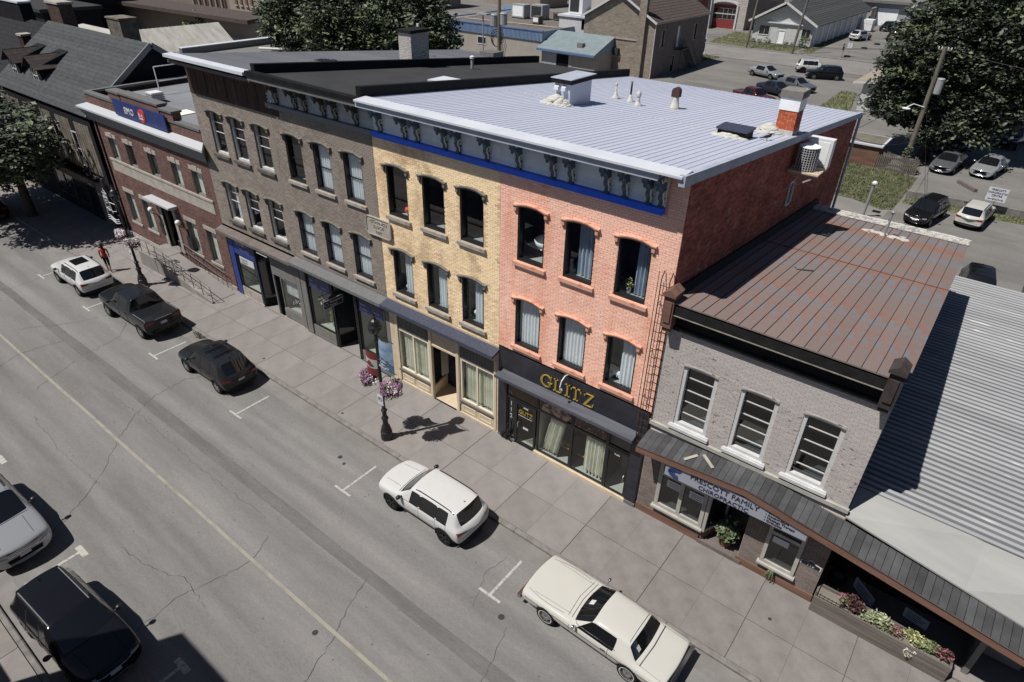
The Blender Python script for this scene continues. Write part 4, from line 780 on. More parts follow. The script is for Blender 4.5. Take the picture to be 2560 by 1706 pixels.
# ================================================================ LOW CLINIC BUILDING WITH RUSTY ROOF
low = thing('clinic_building', 'low pale brick building with rust streaked metal roof and wide awning', 'building', (-3.1, 0, 0))
PWX = [(-5.43, -4.36), (-3.67, -2.6), (-1.93, -.86)]
hs = [(a, b, 4.25, 6.55) for a, b in PWX]
g = MB(); wall(g, front, -6.15, -.12, 3.6, 8.3, hs, .24); g.build('wall', 'mortar_P', low)
bricks(low, front, -6.14, -.12, 4.08, 7.6, hs, 'brick_P', indiv=300, proud=.006, j=.008)
wf = frame_mesh(1.07, 2.3, 'white_paint', t=.11, y0=.02, y1=.2, rails=(.46, .9, 1.32, 1.78), rt=.03, base=.02); wp = pane_mesh(1.07, 2.3, 'dimglass', .08); wr = room_mesh(1.07, 2.3, 'room')
g = MB(); g.box(-.12, 1.19, -.13, .08, -.1, 0); g.box(-.1, 1.17, -.08, .06, 0, .03); ws = g.mesh('sill', 'white_paint')
g = MB(); n = 12
for i in range(n):
    x0, x1 = 1.07 * i / n, 1.07 * (i + 1) / n; f = lambda x: 2.3 - .065 * (2 * x / 1.07 - 1) ** 2
    g.hexa([(x0, -.02, f(x0)), (x1, -.02, f(x1)), (x1, .16, f(x1)), (x0, .16, f(x0)), (x0, -.02, 2.32), (x1, -.02, 2.32), (x1, .16, 2.32), (x0, .16, 2.32)])
wa = g.mesh('arch', 'brick_P')
g = MB(); 
for i in range(n):
    x0, x1 = 1.07 * i / n, 1.07 * (i + 1) / n
    g.hexa([(x0, -.035, f(x0) - .035), (x1, -.035, f(x1) - .035), (x1, .1, f(x1) - .035), (x0, .1, f(x0) - .035), (x0, -.035, f(x0)), (x1, -.035, f(x1)), (x1, .1, f(x1)), (x0, .1, f(x0))])
wa2 = g.mesh('arch_trim', 'ledge_grey')
for a, b in PWX: put_window(low, a, 4.25, 0, wf, [('pane', wp, 0), ('sill', ws, 0), ('arch', wa, 0), ('arch_trim', wa2, 0), ('interior', wr, 0)])
g = MB(); g.box(-6.2, -.08, -.1, 0, 3.93, 4.06); g.build('string_course', 'trim_grey', low)
# cornice
g = MB(); g.box(-6.15, -.12, -.06, 0, 7.62, 8.45); g.box(-6.15, -.12, -.3, -.06, 8.2, 8.3); g.box(-6.15, -.12, -.36, -.3, 8.16, 8.5); g.box(-6.15, -.12, -.12, -.06, 7.6, 7.72); g.build('cornice', 'black_matte', low)
g = MB(); g.tube([(-6.0, -.37, 8.2), (-.3, -.37, 8.2)], .02, 6); g.build('gutter_edge', 'stone_hood', low)
for x, mt_ in ((-6.07, 'brown_wood'), (-.27, 'shingle_brown')):
    g = MB(); g.box(x - .15, x + .15, -.42, -.0, 7.75, 8.78); g.box(x - .12, x + .12, -.36, 0, 7.6, 7.75); g.prism([(x - .2, 8.78), (x + .2, 8.78), (x + .2, 8.86), (x, 9.0), (x - .2, 8.86)], lambda a, b, d: (a, d, b), -.5, .08); g.box(x - .1, x + .1, -.46, -.42, 7.95, 8.6); g.build('end_bracket', mt_, low)
pz = lambda y: 8.6 - .1035 * (y + .3)
W_ = 6.1 / 18; g = MB(); g.hexa([(0, 0, -.04), (W_, 0, -.04), (W_, 14.6, -.1035 * 14.6 - .04), (0, 14.6, -.1035 * 14.6 - .04), (0, 0, 0), (W_, 0, 0), (W_, 14.6, -.1035 * 14.6), (0, 14.6, -.1035 * 14.6)]); rp = g.mesh('roof_panel', 'rust_panel')
g = MB(); g.prism([(-.007, 0), (-.005, .02), (.005, .02), (.007, 0)], lambda a, b, d: (a, d, b - .1035 * d), 0, 14.6); rs = g.mesh('seam', 'rust_seam')
for i in range(18):
    o = place('roof_panel', rp, low, Vector((-6.12 + i * W_, -.38, pz(-.38) + R_.uniform(-.003, .003))) - worldloc(low)); place('seam', rs, o, (0, 0, 0))
g = MB(); g.box(-6.12, -.02, 7.43, 7.455, pz(7.45) - .01, pz(7.45) + .012); g.build('lap_joint', 'rust_seam', low)
g = MB(); g.hexa([(-6.12, 13.75, pz(13.75) + .012), (-.02, 13.75, pz(13.75) + .012), (-.02, 14.62, pz(14.62) + .012), (-6.12, 14.62, pz(14.62) + .012), (-6.12, 13.75, pz(13.75) + .03), (-.02, 13.75, pz(13.75) + .03), (-.02, 14.62, pz(14.62) + .05), (-6.12, 14.62, pz(14.62) + .05)])
g.build('rear_edge', 'hvac', low)
g = MB(); r = random.Random(8)
for _ in range(520):
    x = r.uniform(-6.1, -.05); y = r.choice([13.8, 14.02, 14.25, 14.5, 14.58]) + r.uniform(-.04, .04); s = r.uniform(.03, .075); g.ball((x, y, pz(y) + .05), (s * r.choice([.6, 2.2]), s * 1.1, .03), 6, 3)
for _ in range(150):
    x = r.uniform(-3.6, -2.0); y = 12.5 - (x + 3.6) * .06 + r.gauss(0, .1); s = r.uniform(.03, .07); g.ball((x, y, pz(y) + .005), (s * 1.7, s, .02), 6, 3)
g.build('sealant_patches', 'sealant', low, kind='stuff')
g = MB(); g.hexa([(-6.13, -.2, pz(-.2) - .02), (-5.98, -.2, pz(-.2) - .02), (-5.98, 14.9, pz(14.9) - .0), (-6.13, 14.9, pz(14.9) - .0), (-6.15, -.2, pz(-.2) + .22), (-6.1, -.2, pz(-.2) + .22), (-6.1, 14.9, pz(14.9) + .25), (-6.15, 14.9, pz(14.9) + .25)]); g.build('wall_flashing', 'membrane_blk', low)
g = MB(); g.quad((-.12, 0, 0), (-.12, 14.5, 0), (-.12, 14.5, pz(14.5) - .04), (-.12, 0, pz(0) - .04)); g.quad((-6.1, 14.5, 0), (-.12, 14.5, 0), (-.12, 14.5, pz(14.5)), (-6.1, 14.5, pz(14.5))); g.build('side_wall', 'brick_brown', low)
st = MB(); st.tube([(-2.8, 12.3, pz(12.3)), (-2.78, 12.3, pz(12.3) + .95)], .035, 8); st.lathe((-2.78, 12.3, pz(12.3) + .93), [(.06, 0), (.09, .06), (.03, .12)], 10); solo(st, 'vent_pipe', 'grey_metal', 'thin grey vent pipe standing in white sealant on the rusty roof', 'vent pipe')
st = MB(); st.tube([(-3.05, 14.6, 6.9), (-3.05, 14.6, 7.2)], .04, 6); st.box(-3.15, -2.95, 14.5, 14.62, 6.95, 7.05); solo(st, 'floodlight', 'cast_iron', 'small dark floodlight at the rear edge of the rusty roof', 'lamp')
st = MB(); st.tube([(-4.35, 5.5, pz(5.5) + .015), (-4.2, 5.3, pz(5.3) + .02), (-4.0, 5.42, pz(5.4) + .02), (-3.75, 5.6, pz(5.6) + .02)], [.01, .012, .025, .03], 5); solo(st, 'fallen_branch', 'bark', 'small dark curved branch lying on the rusty roof', 'branch')
# ground floor
g = MB(); g.box(-6.15, -5.55, -.02, .3, .3, 3.7); g.box(-5.55, -3.7, -.02, .2, .3, .62); g.box(-2.45, -1.8, -.02, .3, .25, 3.7); g.box(-1.8, -.75, -.02, .3, .25, .62); g.box(-.75, -.08, -.02, .3, .25, 3.7); g.box(-1.8, -.75, -.02, .3, 2.55, 3.7); g.build('lower_wall', 'mortar_P', low)
hs2 = [(-5.55, -3.7, .64, 3.7), (-3.72, -2.44, 0, 3.7), (-1.8, -.74, .64, 2.55)]
bricks(low, fronty(-.02), -6.14, -.08, .3, 3.65, hs2, 'brick_brown', proud=.008, j=.01)
for q_ in ((-6.17, -3.75, -.06, 0, 0, .3), (-2.5, -.06, -.06, 0, 0, .28)): g = MB(); g.box(*q_); g.build('base_band', 'brown_wood', low)
wA = glazed(low, -5.52, -3.78, .68, 2.75, 'trim_grey', t=.13, verts=(-4.65,), rails=(2.2,), y=-.1, gm='dimglass', room='room_light', dep=.14)
g = MB(); g.box(-5.58, -3.72, -.2, -.02, .6, .68); g.build('sill', 'trim_grey', wA)
for x in (-5.2, -4.4):
    g = MB(); g.box(x, x + .5, -.06, -.035, 1.7, 2.0); g.build('notice', 'sign_white', wA)
    for k in range(3): g = MB(); g.box(x + .06, x + .44, -.064, -.06, 1.76 + k * .075, 1.775 + k * .075); g.build('print', 'sign_black', wA) if k == 0 else g.build('print', 'sign_black', wA)
g = MB(); g.hexa([(-3.78, -.1, .6), (-3.7, -.1, .6), (-3.3, .75, .6), (-3.4, .75, .6), (-3.78, -.1, 2.8), (-3.7, -.1, 2.8), (-3.3, .75, 2.8), (-3.4, .75, 2.8)]); g.build('bay_side', 'glass_dark', low)
for (p, q) in (((-3.69, -.09, .62), (-3.69, -.09, 2.8)), ((-3.3, .74, .62), (-3.3, .74, 2.8)), ((-3.68, -.08, .66), (-3.31, .73, .66)), ((-3.68, -.08, 2.2), (-3.31, .73, 2.2))): g = MB(); g.bar(p, q, .1, .1); g.build('bay_frame', 'trim_grey', low)
g = MB(); g.hexa([(-3.8, -.06, 0), (-3.7, -.06, 0), (-3.35, .75, 0), (-3.5, .75, 0), (-3.8, -.06, .6), (-3.7, -.06, .6), (-3.35, .75, .6), (-3.5, .75, .6)]); g.build('bay_base', 'brown_wood', low)
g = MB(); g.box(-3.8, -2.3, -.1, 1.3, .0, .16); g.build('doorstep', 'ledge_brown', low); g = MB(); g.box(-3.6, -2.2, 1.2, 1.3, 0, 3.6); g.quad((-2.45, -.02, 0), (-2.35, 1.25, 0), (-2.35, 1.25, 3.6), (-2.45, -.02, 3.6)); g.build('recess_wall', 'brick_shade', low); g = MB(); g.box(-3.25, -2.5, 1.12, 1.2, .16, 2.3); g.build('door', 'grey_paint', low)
wB_ = glazed(low, -1.8, -.75, .66, 2.55, 'trim_grey', t=.11, rails=(2.02,), y=-.09, gm='dimglass', room='room_light', dep=.13); g = MB(); g.box(-1.86, -.69, -.18, -.02, .58, .66); g.build('sill', 'trim_grey', wB_)
g = MB(); g.box(-1.62, -1.15, -.05, -.03, 1.62, 1.86); g.build('notice', 'sign_white', wB_)
# awning with shingle courses
def awz(x):  # ridge line height of the awning front edge
    return 3.48 + (.32 * (x + 6.15) / 3.55 if x < -2.6 else .32 - .148 * (x + 2.6))
aw = thing('long_awning', 'long sloping awning with grey shingles and a brown edge above clinic and flower shop', 'awning', (-1, -.1, 3.4))
N = 66; X0, X1 = -6.15, 7.2
for i in range(N):
    a, b = X0 + (X1 - X0) * i / N, X0 + (X1 - X0) * (i + 1) / N - .012
    o_ = rr.uniform(0, .012); za, zb = awz(a), awz(b); g = MB()
    g.hexa([(a, -.84, za - .02), (b, -.84, zb - .02), (b, .0, zb + .12), (a, .0, za + .12), (a, -.84, za + .03 + o_), (b, -.84, zb + .02 + o_), (b, .0, zb + .17 + o_), (a, .0, za + .18 + o_)])
    g.build('shingle', 'awning_shingle', aw)
for a, b in ((X0, -2.65), (-2.65, 1.5), (1.5, 7.2)):
    g = MB(); g.hexa([(a, -.89, awz(a) - .2), (b, -.89, awz(b) - .2), (b, -.84, awz(b) - .2), (a, -.84, awz(a) - .2), (a, -.89, awz(a) + .02), (b, -.89, awz(b) + .02), (b, -.84, awz(b) + .02), (a, -.84, awz(a) + .02)]); g.build('edge_board', 'brown_wood', aw)
g = MB(); g.hexa([(X0, -.88, awz(X0) - .2), (X0 + .06, -.88, awz(X0) - .2), (X0 + .06, 0, awz(X0) - .1), (X0, 0, awz(X0) - .1), (X0, -.88, awz(X0)), (X0 + .06, -.88, awz(X0)), (X0 + .06, 0, awz(X0) + .15), (X0, 0, awz(X0) + .15)])
g.build('end_board', 'brown_wood', aw)
g = MB(); g.tube([(x, -.89, awz(x) + .03) for x in [X0 + k * .5 for k in range(27)]], .014, 5); g.build('cable', 'black', aw)
for (p, q) in (((-4.62, -.7, awz(-4.6) + .09), (-4.35, -.35, awz(-4.4) + .15)), ((-4.2, -.25, awz(-4.2) + .17), (-3.75, -.6, awz(-3.8) + .11))): b_ = MB(); b_.bar(p, q, .1, .02); solo(b_, 'loose_board', 'stone', 'pale loose plank lying on the awning, %s one' % ('shorter left' if p[0] < -4.5 else 'longer right'), 'plank')
sg = thing('clinic_sign', 'long grey sign board with dark clinic lettering below the awning', 'sign', (-2.9, -.8, 3.3))
g = MB(); g.hexa([(-5.1, -.82, 2.9), (-.75, -.82, 2.98), (-.75, -.77, 2.98), (-5.1, -.77, 2.9), (-5.1, -.82, 3.45), (-.75, -.82, 3.5), (-.75, -.77, 3.5), (-5.1, -.77, 3.45)]); g.build('board', 'sign_lavender', sg)
text('PRESCOTT FAMILY', .27, (-4.28, -.83, 3.22), 'navy', sg, sx=.95); text('CHIROPRACTIC', .22, (-3.98, -.83, 2.98), 'navy', sg, sx=1.0)
for k, s in enumerate(('• Chiropractic', '• Acupuncture', '• Massage Therapy', '• Orthotics')): text(s, .115, (-1.95, -.83, 3.36 - k * .115), 'sign_black', sg)
g = MB()
for k in range(4): g.tube([(-4.68 + (.3 - .06 * k) * math.cos(t * .28 + 1.2), -.84, 3.15 + (.17 - .03 * k) * math.sin(t * .28 + 1.2)) for t in range(14)], .022 - .003 * k, 5)
g.build('emblem', 'blue_sign', sg)
np_ = thing('number_plaque', 'black house number plaque with white border beside the clinic window', 'plaque', (-.42, -.05, 1.5)); P = [(-.72, 1.36), (-.12, 1.36), (-.12, 1.52), (-.28, 1.54), (-.42, 1.66), (-.56, 1.54), (-.72, 1.52)]
g = MB(); g.prism(P, lambda a, b, d: (a, d, b), -.05, -.02); g.build('plate', 'sign_white', np_); g = MB(); g.prism([(-.42 + (a + .42) * .88, 1.475 + (b - 1.475) * .82) for a, b in P], lambda a, b, d: (a, d, b), -.058, -.05); g.build('field', 'sign_black', np_); text('116', .15, (-.42, -.062, 1.41), 'sign_white', np_, align='CENTER')
def potted(x, y, z, r, h, lab, mats=('leaf', 'petal_white'), n=350, leaf=.06, pot='terracotta'):
    t = thing('potted_plant', lab, 'potted plant', (x, y, z)); g = MB(); g.lathe((x, y, z), [(r * .45, 0), (r * .6, .3), (r * .66, .3), (r * .6, .27)], 14); g.build('pot', pot, t); g = MB(); g.leaves((x, y, z + .3 + h * .45), (r, r, h * .6), n, leaf, 0, rng=rr); g.leaves((x, y, z + .35 + h * .6), (r * .8, r * .8, h * .5), n // 6, leaf * .8, 1, rng=rr); g.build('foliage', list(mats), t); return t
potted(-3.0, .3, .16, .42, .75, 'large leafy green pot plant in the clinic doorway', n=420, leaf=.1, mats=('leaf', 'leaf_pale')); potted(-3.35, .75, .16, .2, .4, 'small red flowering pot plant behind the large plant in the clinic doorway', mats=('leaf', 'petal_pink'), n=90)
g = MB()
for k in range(13): a = rr.uniform(0, 6.28); g.tube([(-1.35, -.12, .62), (-1.35 + .08 * math.cos(a), -.16 + .05 * math.sin(a), .5), (-1.35 + .14 * math.cos(a), -.2 + .07 * math.sin(a), .12 + rr.uniform(0, .25))], [.02, .03, .008], 5)
solo(g, 'hanging_succulent', 'leaf', 'drooping green plant on the wall foot below the right clinic window', 'plant')
# ================================================================ FLOWER SHOP under the wide corrugated roof
fs = thing('flower_shop', 'single storey shop with wide corrugated metal roof at the right edge', 'building', (4, 0, 0))
zr = lambda x: 4.2
ny = 22
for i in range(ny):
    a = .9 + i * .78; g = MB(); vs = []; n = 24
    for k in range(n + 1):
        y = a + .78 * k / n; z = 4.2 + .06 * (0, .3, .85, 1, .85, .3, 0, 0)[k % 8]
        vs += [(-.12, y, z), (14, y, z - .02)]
    [g.add([vs[2 * k], vs[2 * k + 1], vs[2 * k + 3], vs[2 * k + 2]], [(0, 1, 2, 3)], 0 if k % 8 in (1, 2, 3, 4) else 1) for k in range(n)]; g.build('roof_sheet', ['corrugated', 'corrugated_valley'], fs)  # crests light, valleys dark: corrugation shading put into the face colours
g = MB(); g.box(-.12, 14, .95, 18.0, 3.9, 4.17); g.build('roof_deck', 'grey_paint', fs)
g = MB(); [g.hexa([(a, -.08, fz(a) - .05), (b, -.08, fz(b) - .05), (b, .95, 4.1), (a, .95, 4.1), (a, -.08, fz(a)), (b, -.08, fz(b)), (b, .98, 4.22), (a, .98, 4.22)]) for fz in (lambda x: 3.8 - .185 * x if x < 6 else 2.69,) for a, b in ((-.1, 3), (3, 6), (6, 14))]; g.build('roof_apron', 'roll_roof', fs)
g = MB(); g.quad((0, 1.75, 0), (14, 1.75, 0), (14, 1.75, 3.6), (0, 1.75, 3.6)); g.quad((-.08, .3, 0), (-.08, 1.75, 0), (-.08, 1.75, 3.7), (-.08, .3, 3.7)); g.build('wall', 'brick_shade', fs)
glazed(fs, 1.0, 3.4, .6, 2.6, 'grey_paint', y=1.62, verts=(2.2,), room=None, gm='glass_dark'); 
g = MB(); g.box(3.95, 4.1, .3, 1.7, 0, 3.4); g.box(4.1, 5.2, 1.2, 1.3, .2, 3.2); g.build('side_panel', 'grey_paint', fs)
g = MB(); g.box(-.05, 8, .0, 1.75, -.02, .03); g.build('porch_floor', 'concrete', fs)
pln = thing('timber_planter', 'long weathered timber planter in front of the flower shop', 'planter', (1.7, -.1, 0))
for k in range(5):
    for (y0, y1) in ((-.34, -.29), (.22, .27)):
        g = MB(); g.box(-.03, 3.62, y0 - rr.uniform(0, .008), y1, .02 + k * .13, .02 + k * .13 + .12); g.build('board', 'weather_wood', pln)
g = MB(); g.box(-.03, .03, -.29, .22, 0, .66); g.box(3.56, 3.62, -.29, .22, 0, .66); g.build('end_board', 'weather_wood', pln)
g = MB(); g.box(.03, 3.56, -.29, .22, .5, .56); g.build('soil', 'dirt', pln)
g = MB(); g.tube([(0, -.3, .78), (.95, -.3, .78)], .012, 5); 
for k in range(9): g.tube([(k * .115, -.3, .64), (k * .115, -.3, .82)], .009, 5)
g.build('trellis', 'cast_iron', pln)
def bedplant(x, y, rx, h, ms, n, lf, lab, nm='bedding_plant', z=.56):
    g = MB(); 
    for c in range(4): g.leaves((x + rr.uniform(-.6, .6) * rx, y + rr.uniform(-.08, .06), z + h * rr.uniform(.25, .6)), (rx * .55, .17, h * .5), n // 4, lf, 0, rng=rr)
    g.leaves((x, y - .02, z + h * .65), (rx, .2, h * .45), n // 3, lf * .8, 1, rng=rr); solo(g, nm, ms, lab, 'plant')
bedplant(.72, -.02, .18, .4, ('leaf', 'petal_pink'), 140, .045, 'pink flowers at the left end of the timber planter'); bedplant(1.02, -.02, .28, .55, ('leaf_maroon', 'leaf_maroon'), 300, .05, 'dark maroon bush next to the pink flowers in the planter')
bedplant(1.4, -.1, .2, .3, ('leaf_pale', 'leaf_bright'), 200, .05, 'silvery pale green plant right of the maroon bush'); bedplant(1.72, .0, .3, .38, ('leaf_bright', 'leaf_pale'), 260, .065, 'broad leaved lime green plant near the middle of the planter')
bedplant(2.15, -.05, .3, .28, ('leaf', 'petal_pink'), 240, .04, 'low green plant with small pink blooms in the middle of the planter'); bedplant(2.6, .0, .32, .36, ('leaf_bright', 'petal_yellow'), 280, .045, 'yellow flowering clump right of the planter middle')
bedplant(2.62, -.3, .2, .3, ('leaf_pale', 'petal_white'), 150, .035, 'whitish trailing plant hanging over the planter front', z=.3); bedplant(3.0, .0, .26, .34, ('leaf_bright', 'leaf_bright'), 220, .055, 'bright lime clump left of the maroon end plant'); bedplant(3.38, -.05, .22, .34, ('leaf_maroon', 'petal_pink'), 200, .045, 'maroon foliage at the right end of the planter')
tb = thing('round_stool', 'dark round stool pot in the shade at the left of the flower shop porch', 'stool', (.35, .75, .03)); g = MB(); g.lathe((.35, .75, .45), [(.2, 0), (.27, .15), (.28, .3), (.2, .36)], 16); g.build('seat', 'black_matte', tb); g = MB(); g.lathe((.35, .75, .812), [(.15, 0), (.13, .012)], 16); g.build('lid', 'ledge_glitz', tb)
for a in (.5, 2.6, 4.7): g = MB(); g.tube([(.35 + .18 * math.cos(a), .75 + .18 * math.sin(a), .03), (.35 + .12 * math.cos(a), .75 + .12 * math.sin(a), .5)], .02, 6); g.build('leg', 'plastic_white', tb)
for (p, q, r_, lab) in (((.8, .85, 1.0), (1.45, .6, .72), .3, 'tilted grey notice board with dark script in the shop shade'), ((2.2, .7, .95), (2.85, .62, .9), .26, 'lined grey price board leaning in the shop shade at right')):
    t = thing('notice_board', lab, 'sign', (p[0], p[1], .5)); g = MB(); P0 = Vector(p); P1 = Vector(q); dn = Vector((0, -.12, -r_)); g.add([P0, P1, P1 + dn, P0 + dn, P0 + Vector((0, .03, 0)), P1 + Vector((0, .03, 0)), P1 + dn + Vector((0, .03, 0)), P0 + dn + Vector((0, .03, 0))], [(0, 1, 2, 3), (7, 6, 5, 4), (0, 4, 5, 1), (1, 5, 6, 2), (2, 6, 7, 3), (3, 7, 4, 0)]); g.build('board', 'sign_lavender', t)
    g = MB(); 
    for k in range(4): u = P0 + dn * (.2 + .19 * k) + Vector((0, -.006, 0)); v = P1 + dn * (.2 + .19 * k) + Vector((0, -.006, 0)); g.bar(u + (v - u) * .12, u + (v - u) * rr.uniform(.6, .88), .018, .006)
    g.build('writing', 'sign_black', t); g = MB(); g.bar(P0 + dn + (P1 - P0) * .5, (p[0] + .3, p[1] + .05, .03), .03, .03); g.build('leg', 'weather_wood', t)

# ================================================================ BANK
bank = thing('bank_building', 'two storey red brick bank with white projecting cornice and blue sign', 'building', (-37, 0, 0))
UB = [(-41.92, -40.98), (-39.9, -38.98), (-37.38, -36.42), (-34.9, -33.95), (-32.82, -31.86)]; LB = [(-41.9, -40.85), (-39.9, -38.85), (-34.88, -33.9), (-32.88, -31.92)]
hs = [(a, b, 5.18, 6.5) for a, b in UB] + [(a, b, 1.3, 3.2) for a, b in LB] + [(-37.55, -36.2, .8, 3.35)]
g = MB(); wall(g, front, -43.25, -30.88, 0, 8.75, hs, .25); g.build('wall', 'mortar_red', bank); bricks(bank, front, -43.25, -30.89, .3, 8.7, hs + [(-42.35, -31.3, 4.4, 5.18)], 'brick_bmo', indiv=200, bh=.078)
g = MB(); g.quad((-43.25, 0, 0), (-43.25, 9, 0), (-43.25, 9, 8.75), (-43.25, 0, 8.75)); g.quad((-43.25, 9, 0), (-30.9, 9, 0), (-30.9, 9, 8.7), (-43.25, 9, 8.7)); g.build('side_wall', 'brick_dark', bank)
def bwin(a, b, z0, z1, key):
    w = b - a; fr = frame_mesh(w, z1 - z0, 'grey_paint', t=.06, y0=.1, y1=.18); subs = [('pane', pane_mesh(w, z1 - z0, 'glass', y=.14), 0), ('interior', room_mesh(w, z1 - z0, 'room_light', .6), 0)]
    g = MB(); n = 24; g.add([(.02 + (w - .04) * i / n, .22 + .012 * (i % 2), zz) for i in range(n + 1) for zz in (.3 * 0 + .02, z1 - z0 - .02)], [(2 * i, 2 * i + 2, 2 * i + 3, 2 * i + 1) for i in range(n)]); subs.append(('blind', g.mesh('blind', 'curtain_cream'), 0)) if key else None
    return put_window(bank, a, z0, 0, fr, subs)
for i, (a, b) in enumerate(UB): 
    o = bwin(a, b, 5.18, 6.5, i in (0, 3, 4)); 
    for k in range(3): g = MB(); w3 = (b - a + .3) / 3; g.box(a - .15 + k * w3 + .004, a - .15 + (k + 1) * w3 - .004, -.03 - (.025 if k == 1 else 0), .03, 6.5, 6.72 + (.05 if k == 1 else 0)); g.build('lintel_block', 'stone', bank)
for i, (a, b) in enumerate(LB):
    bwin(a, b, 1.3, 3.2, 1); g = MB(); g.box(a - .15, b + .15, -.03, .03, 3.2, 3.45); g.build('lintel', 'stone', bank); g = MB(); g.box(a - .15, b + .15, -.06, .04, 1.15, 1.3); g.build('sill', 'stone', bank)
g = MB(); g.box(-42.35, -31.3, -.03, .03, 4.42, 5.08); g.box(-42.4, -31.25, -.07, .03, 5.06, 5.18); g.build('stone_band', 'stone', bank); g = MB(); g.box(-43.3, -30.88, -.05, 0, 0, .32); g.build('stone_base', 'stone', bank)
g = MB(); g.hexa([(-43.7, -.5, 7.95), (-30.25, -.5, 7.95), (-30.9, 0, 7.95), (-43.3, 0, 7.95), (-43.7, -.5, 8.05), (-30.25, -.5, 8.05), (-30.9, 0, 8.2), (-43.3, 0, 8.2)]); g.build('cornice_top', 'bank_white', bank)
g = MB(); g.hexa([(-43.3, -.12, 7.25), (-30.75, -.12, 7.25), (-30.9, 0, 7.25), (-43.3, 0, 7.25), (-43.65, -.46, 7.94), (-30.3, -.46, 7.94), (-30.9, 0, 7.94), (-43.3, 0, 7.94)]); g.build('cornice_face', 'band_grey', bank)
g = MB(); g.quad((-43.2, .1, 8.45), (-30.9, .1, 8.45), (-30.9, 8.9, 8.45), (-43.2, 8.9, 8.45)); g.build('roof', 'grey_metal', bank)
g = MB(); g.box(-43.3, -30.9, -.06, .3, 8.72, 8.84); g.box(-43.3, -43.0, .3, 9.05, 8.72, 8.84); g.build('parapet_cap', 'ledge_grey', bank)
for (a, b, h) in ((-39.9, -38.6, 9.3), (-38.5, -34.5, 9.35), (-34.4, -33.2, 9.2)):
    g = MB(); g.box(a, b, -.06, .38, 8.84, h); g.build('sign_support', 'brick_bmo', bank); g = MB(); g.box(a - .04, b + .04, -.12, .45, h, h + .1); g.build('cap', 'ledge_grey', bank)
bs = thing('bank_sign', 'blue bank sign panel with white letters and red roundel above the cornice', 'sign', (-36.6, -.15, 8.2))
g = MB(); g.box(-39.3, -33.85, -.2, -.13, 8.22, 9.05); g.build('panel', 'blue_sign', bs); text('BMO', .48, (-38.1, -.21, 8.45), 'white_paint', bs, extr=.02)
g = MB(); g.lathe((-36.2, -.21, 8.62), [(.34, 0), (.34, .04)], 24, axis='y'); g.v = [(x, y - .03, z) for x, y, z in g.v]; g.build('roundel', 'red_sign', bs)
g = MB(); g.box(-36.42, -35.98, -.27, -.25, 8.44, 8.5)
for s in (-1, 1): g.prism([(0 * s, 8.56), (.2 * s, 8.78), (.2 * s, 8.53), (.13 * s, 8.53), (.13 * s, 8.66), (0, 8.53 + .02)], lambda a, b, d: (-36.2 + a, d, b), -.27, -.25)
g.build('emblem', 'white_paint', bs)
g = MB(); g.box(-37.85, -37.55, -.06, .1, .8, 3.4); g.box(-36.2, -35.9, -.06, .1, .8, 3.4); g.box(-37.85, -35.9, -.05, .1, 3.35, 3.6); g.build('door_surround', 'stone', bank)
g = MB(); g.box(-38.3, -35.45, -.55, 0, 3.75, 3.85); g.hexa([(-38.1, -.1, 3.58), (-35.65, -.1, 3.58), (-35.65, 0, 3.58), (-38.1, 0, 3.58), (-38.28, -.52, 3.75), (-35.47, -.52, 3.75), (-35.47, 0, 3.75), (-38.28, 0, 3.75)]); g.build('door_hood', 'bank_white', bank)
g = MB(); g.box(-37.55, -36.2, .6, .65, .8, 3.35); g.build('door', 'interior_dark', bank)
for i, x in enumerate((-38.0, -35.0)):
    t = thing('globe_lamp', 'white globe lamp on black bracket %s of the bank door' % ('left', 'right')[i], 'lamp', (x, 0, 2.9), group='globe lamps flanking the bank door'); g = MB(); g.ball((x, -.42, 3.12), .15, 14, 8); g.build('globe', 'plastic_white', t, smooth=True); g = MB(); g.tube([(x, -.42, 2.98), (x, -.36, 2.85), (x, -.15, 2.75), (x, -.02, 2.4)], .028, 6); g.box(x - .06, x + .06, -.06, 0, 2.2, 2.6); g.build('arm', 'cast_iron', t)
    g = MB(); g.box(x - .22, x + .28, -.06, -.02, 1.45, 2.15); solo(g, 'notice_plate', 'black', 'black notice plate on the brick wall %s of the bank door' % ('left', 'right')[i], 'plate')
g = MB(); g.tube([(-42.85, -.06, 7.2), (-42.85, -.06, .1)], .05, 8); solo(g, 'drainpipe', 'black_matte', 'black drainpipe down the left edge of the bank front', 'drainpipe')
rmp = thing('entrance_ramp', 'concrete wheelchair ramp with pipe rails along the bank front', 'ramp', (-35, -.9, 0))
g = MB(); g.hexa([(-36.4, -1.5, 0), (-30.9, -1.5, 0), (-30.9, -.2, 0), (-36.4, -.2, 0), (-36.4, -1.5, .78), (-30.9, -1.5, .03), (-30.9, -.2, .03), (-36.4, -.2, .78)]); g.box(-38.2, -36.4, -1.55, -.02, 0, .8); g.build('slope', 'concrete', rmp)
g = MB(); g.hexa([(-36.4, -1.62, 0), (-30.8, -1.62, 0), (-30.8, -1.5, 0), (-36.4, -1.5, 0), (-36.4, -1.62, .88), (-30.8, -1.62, .1), (-30.8, -1.5, .1), (-36.4, -1.5, .88)]); g.box(-38.25, -36.4, -1.64, -1.5, 0, .9); g.build('side_kerb', 'concrete', rmp)
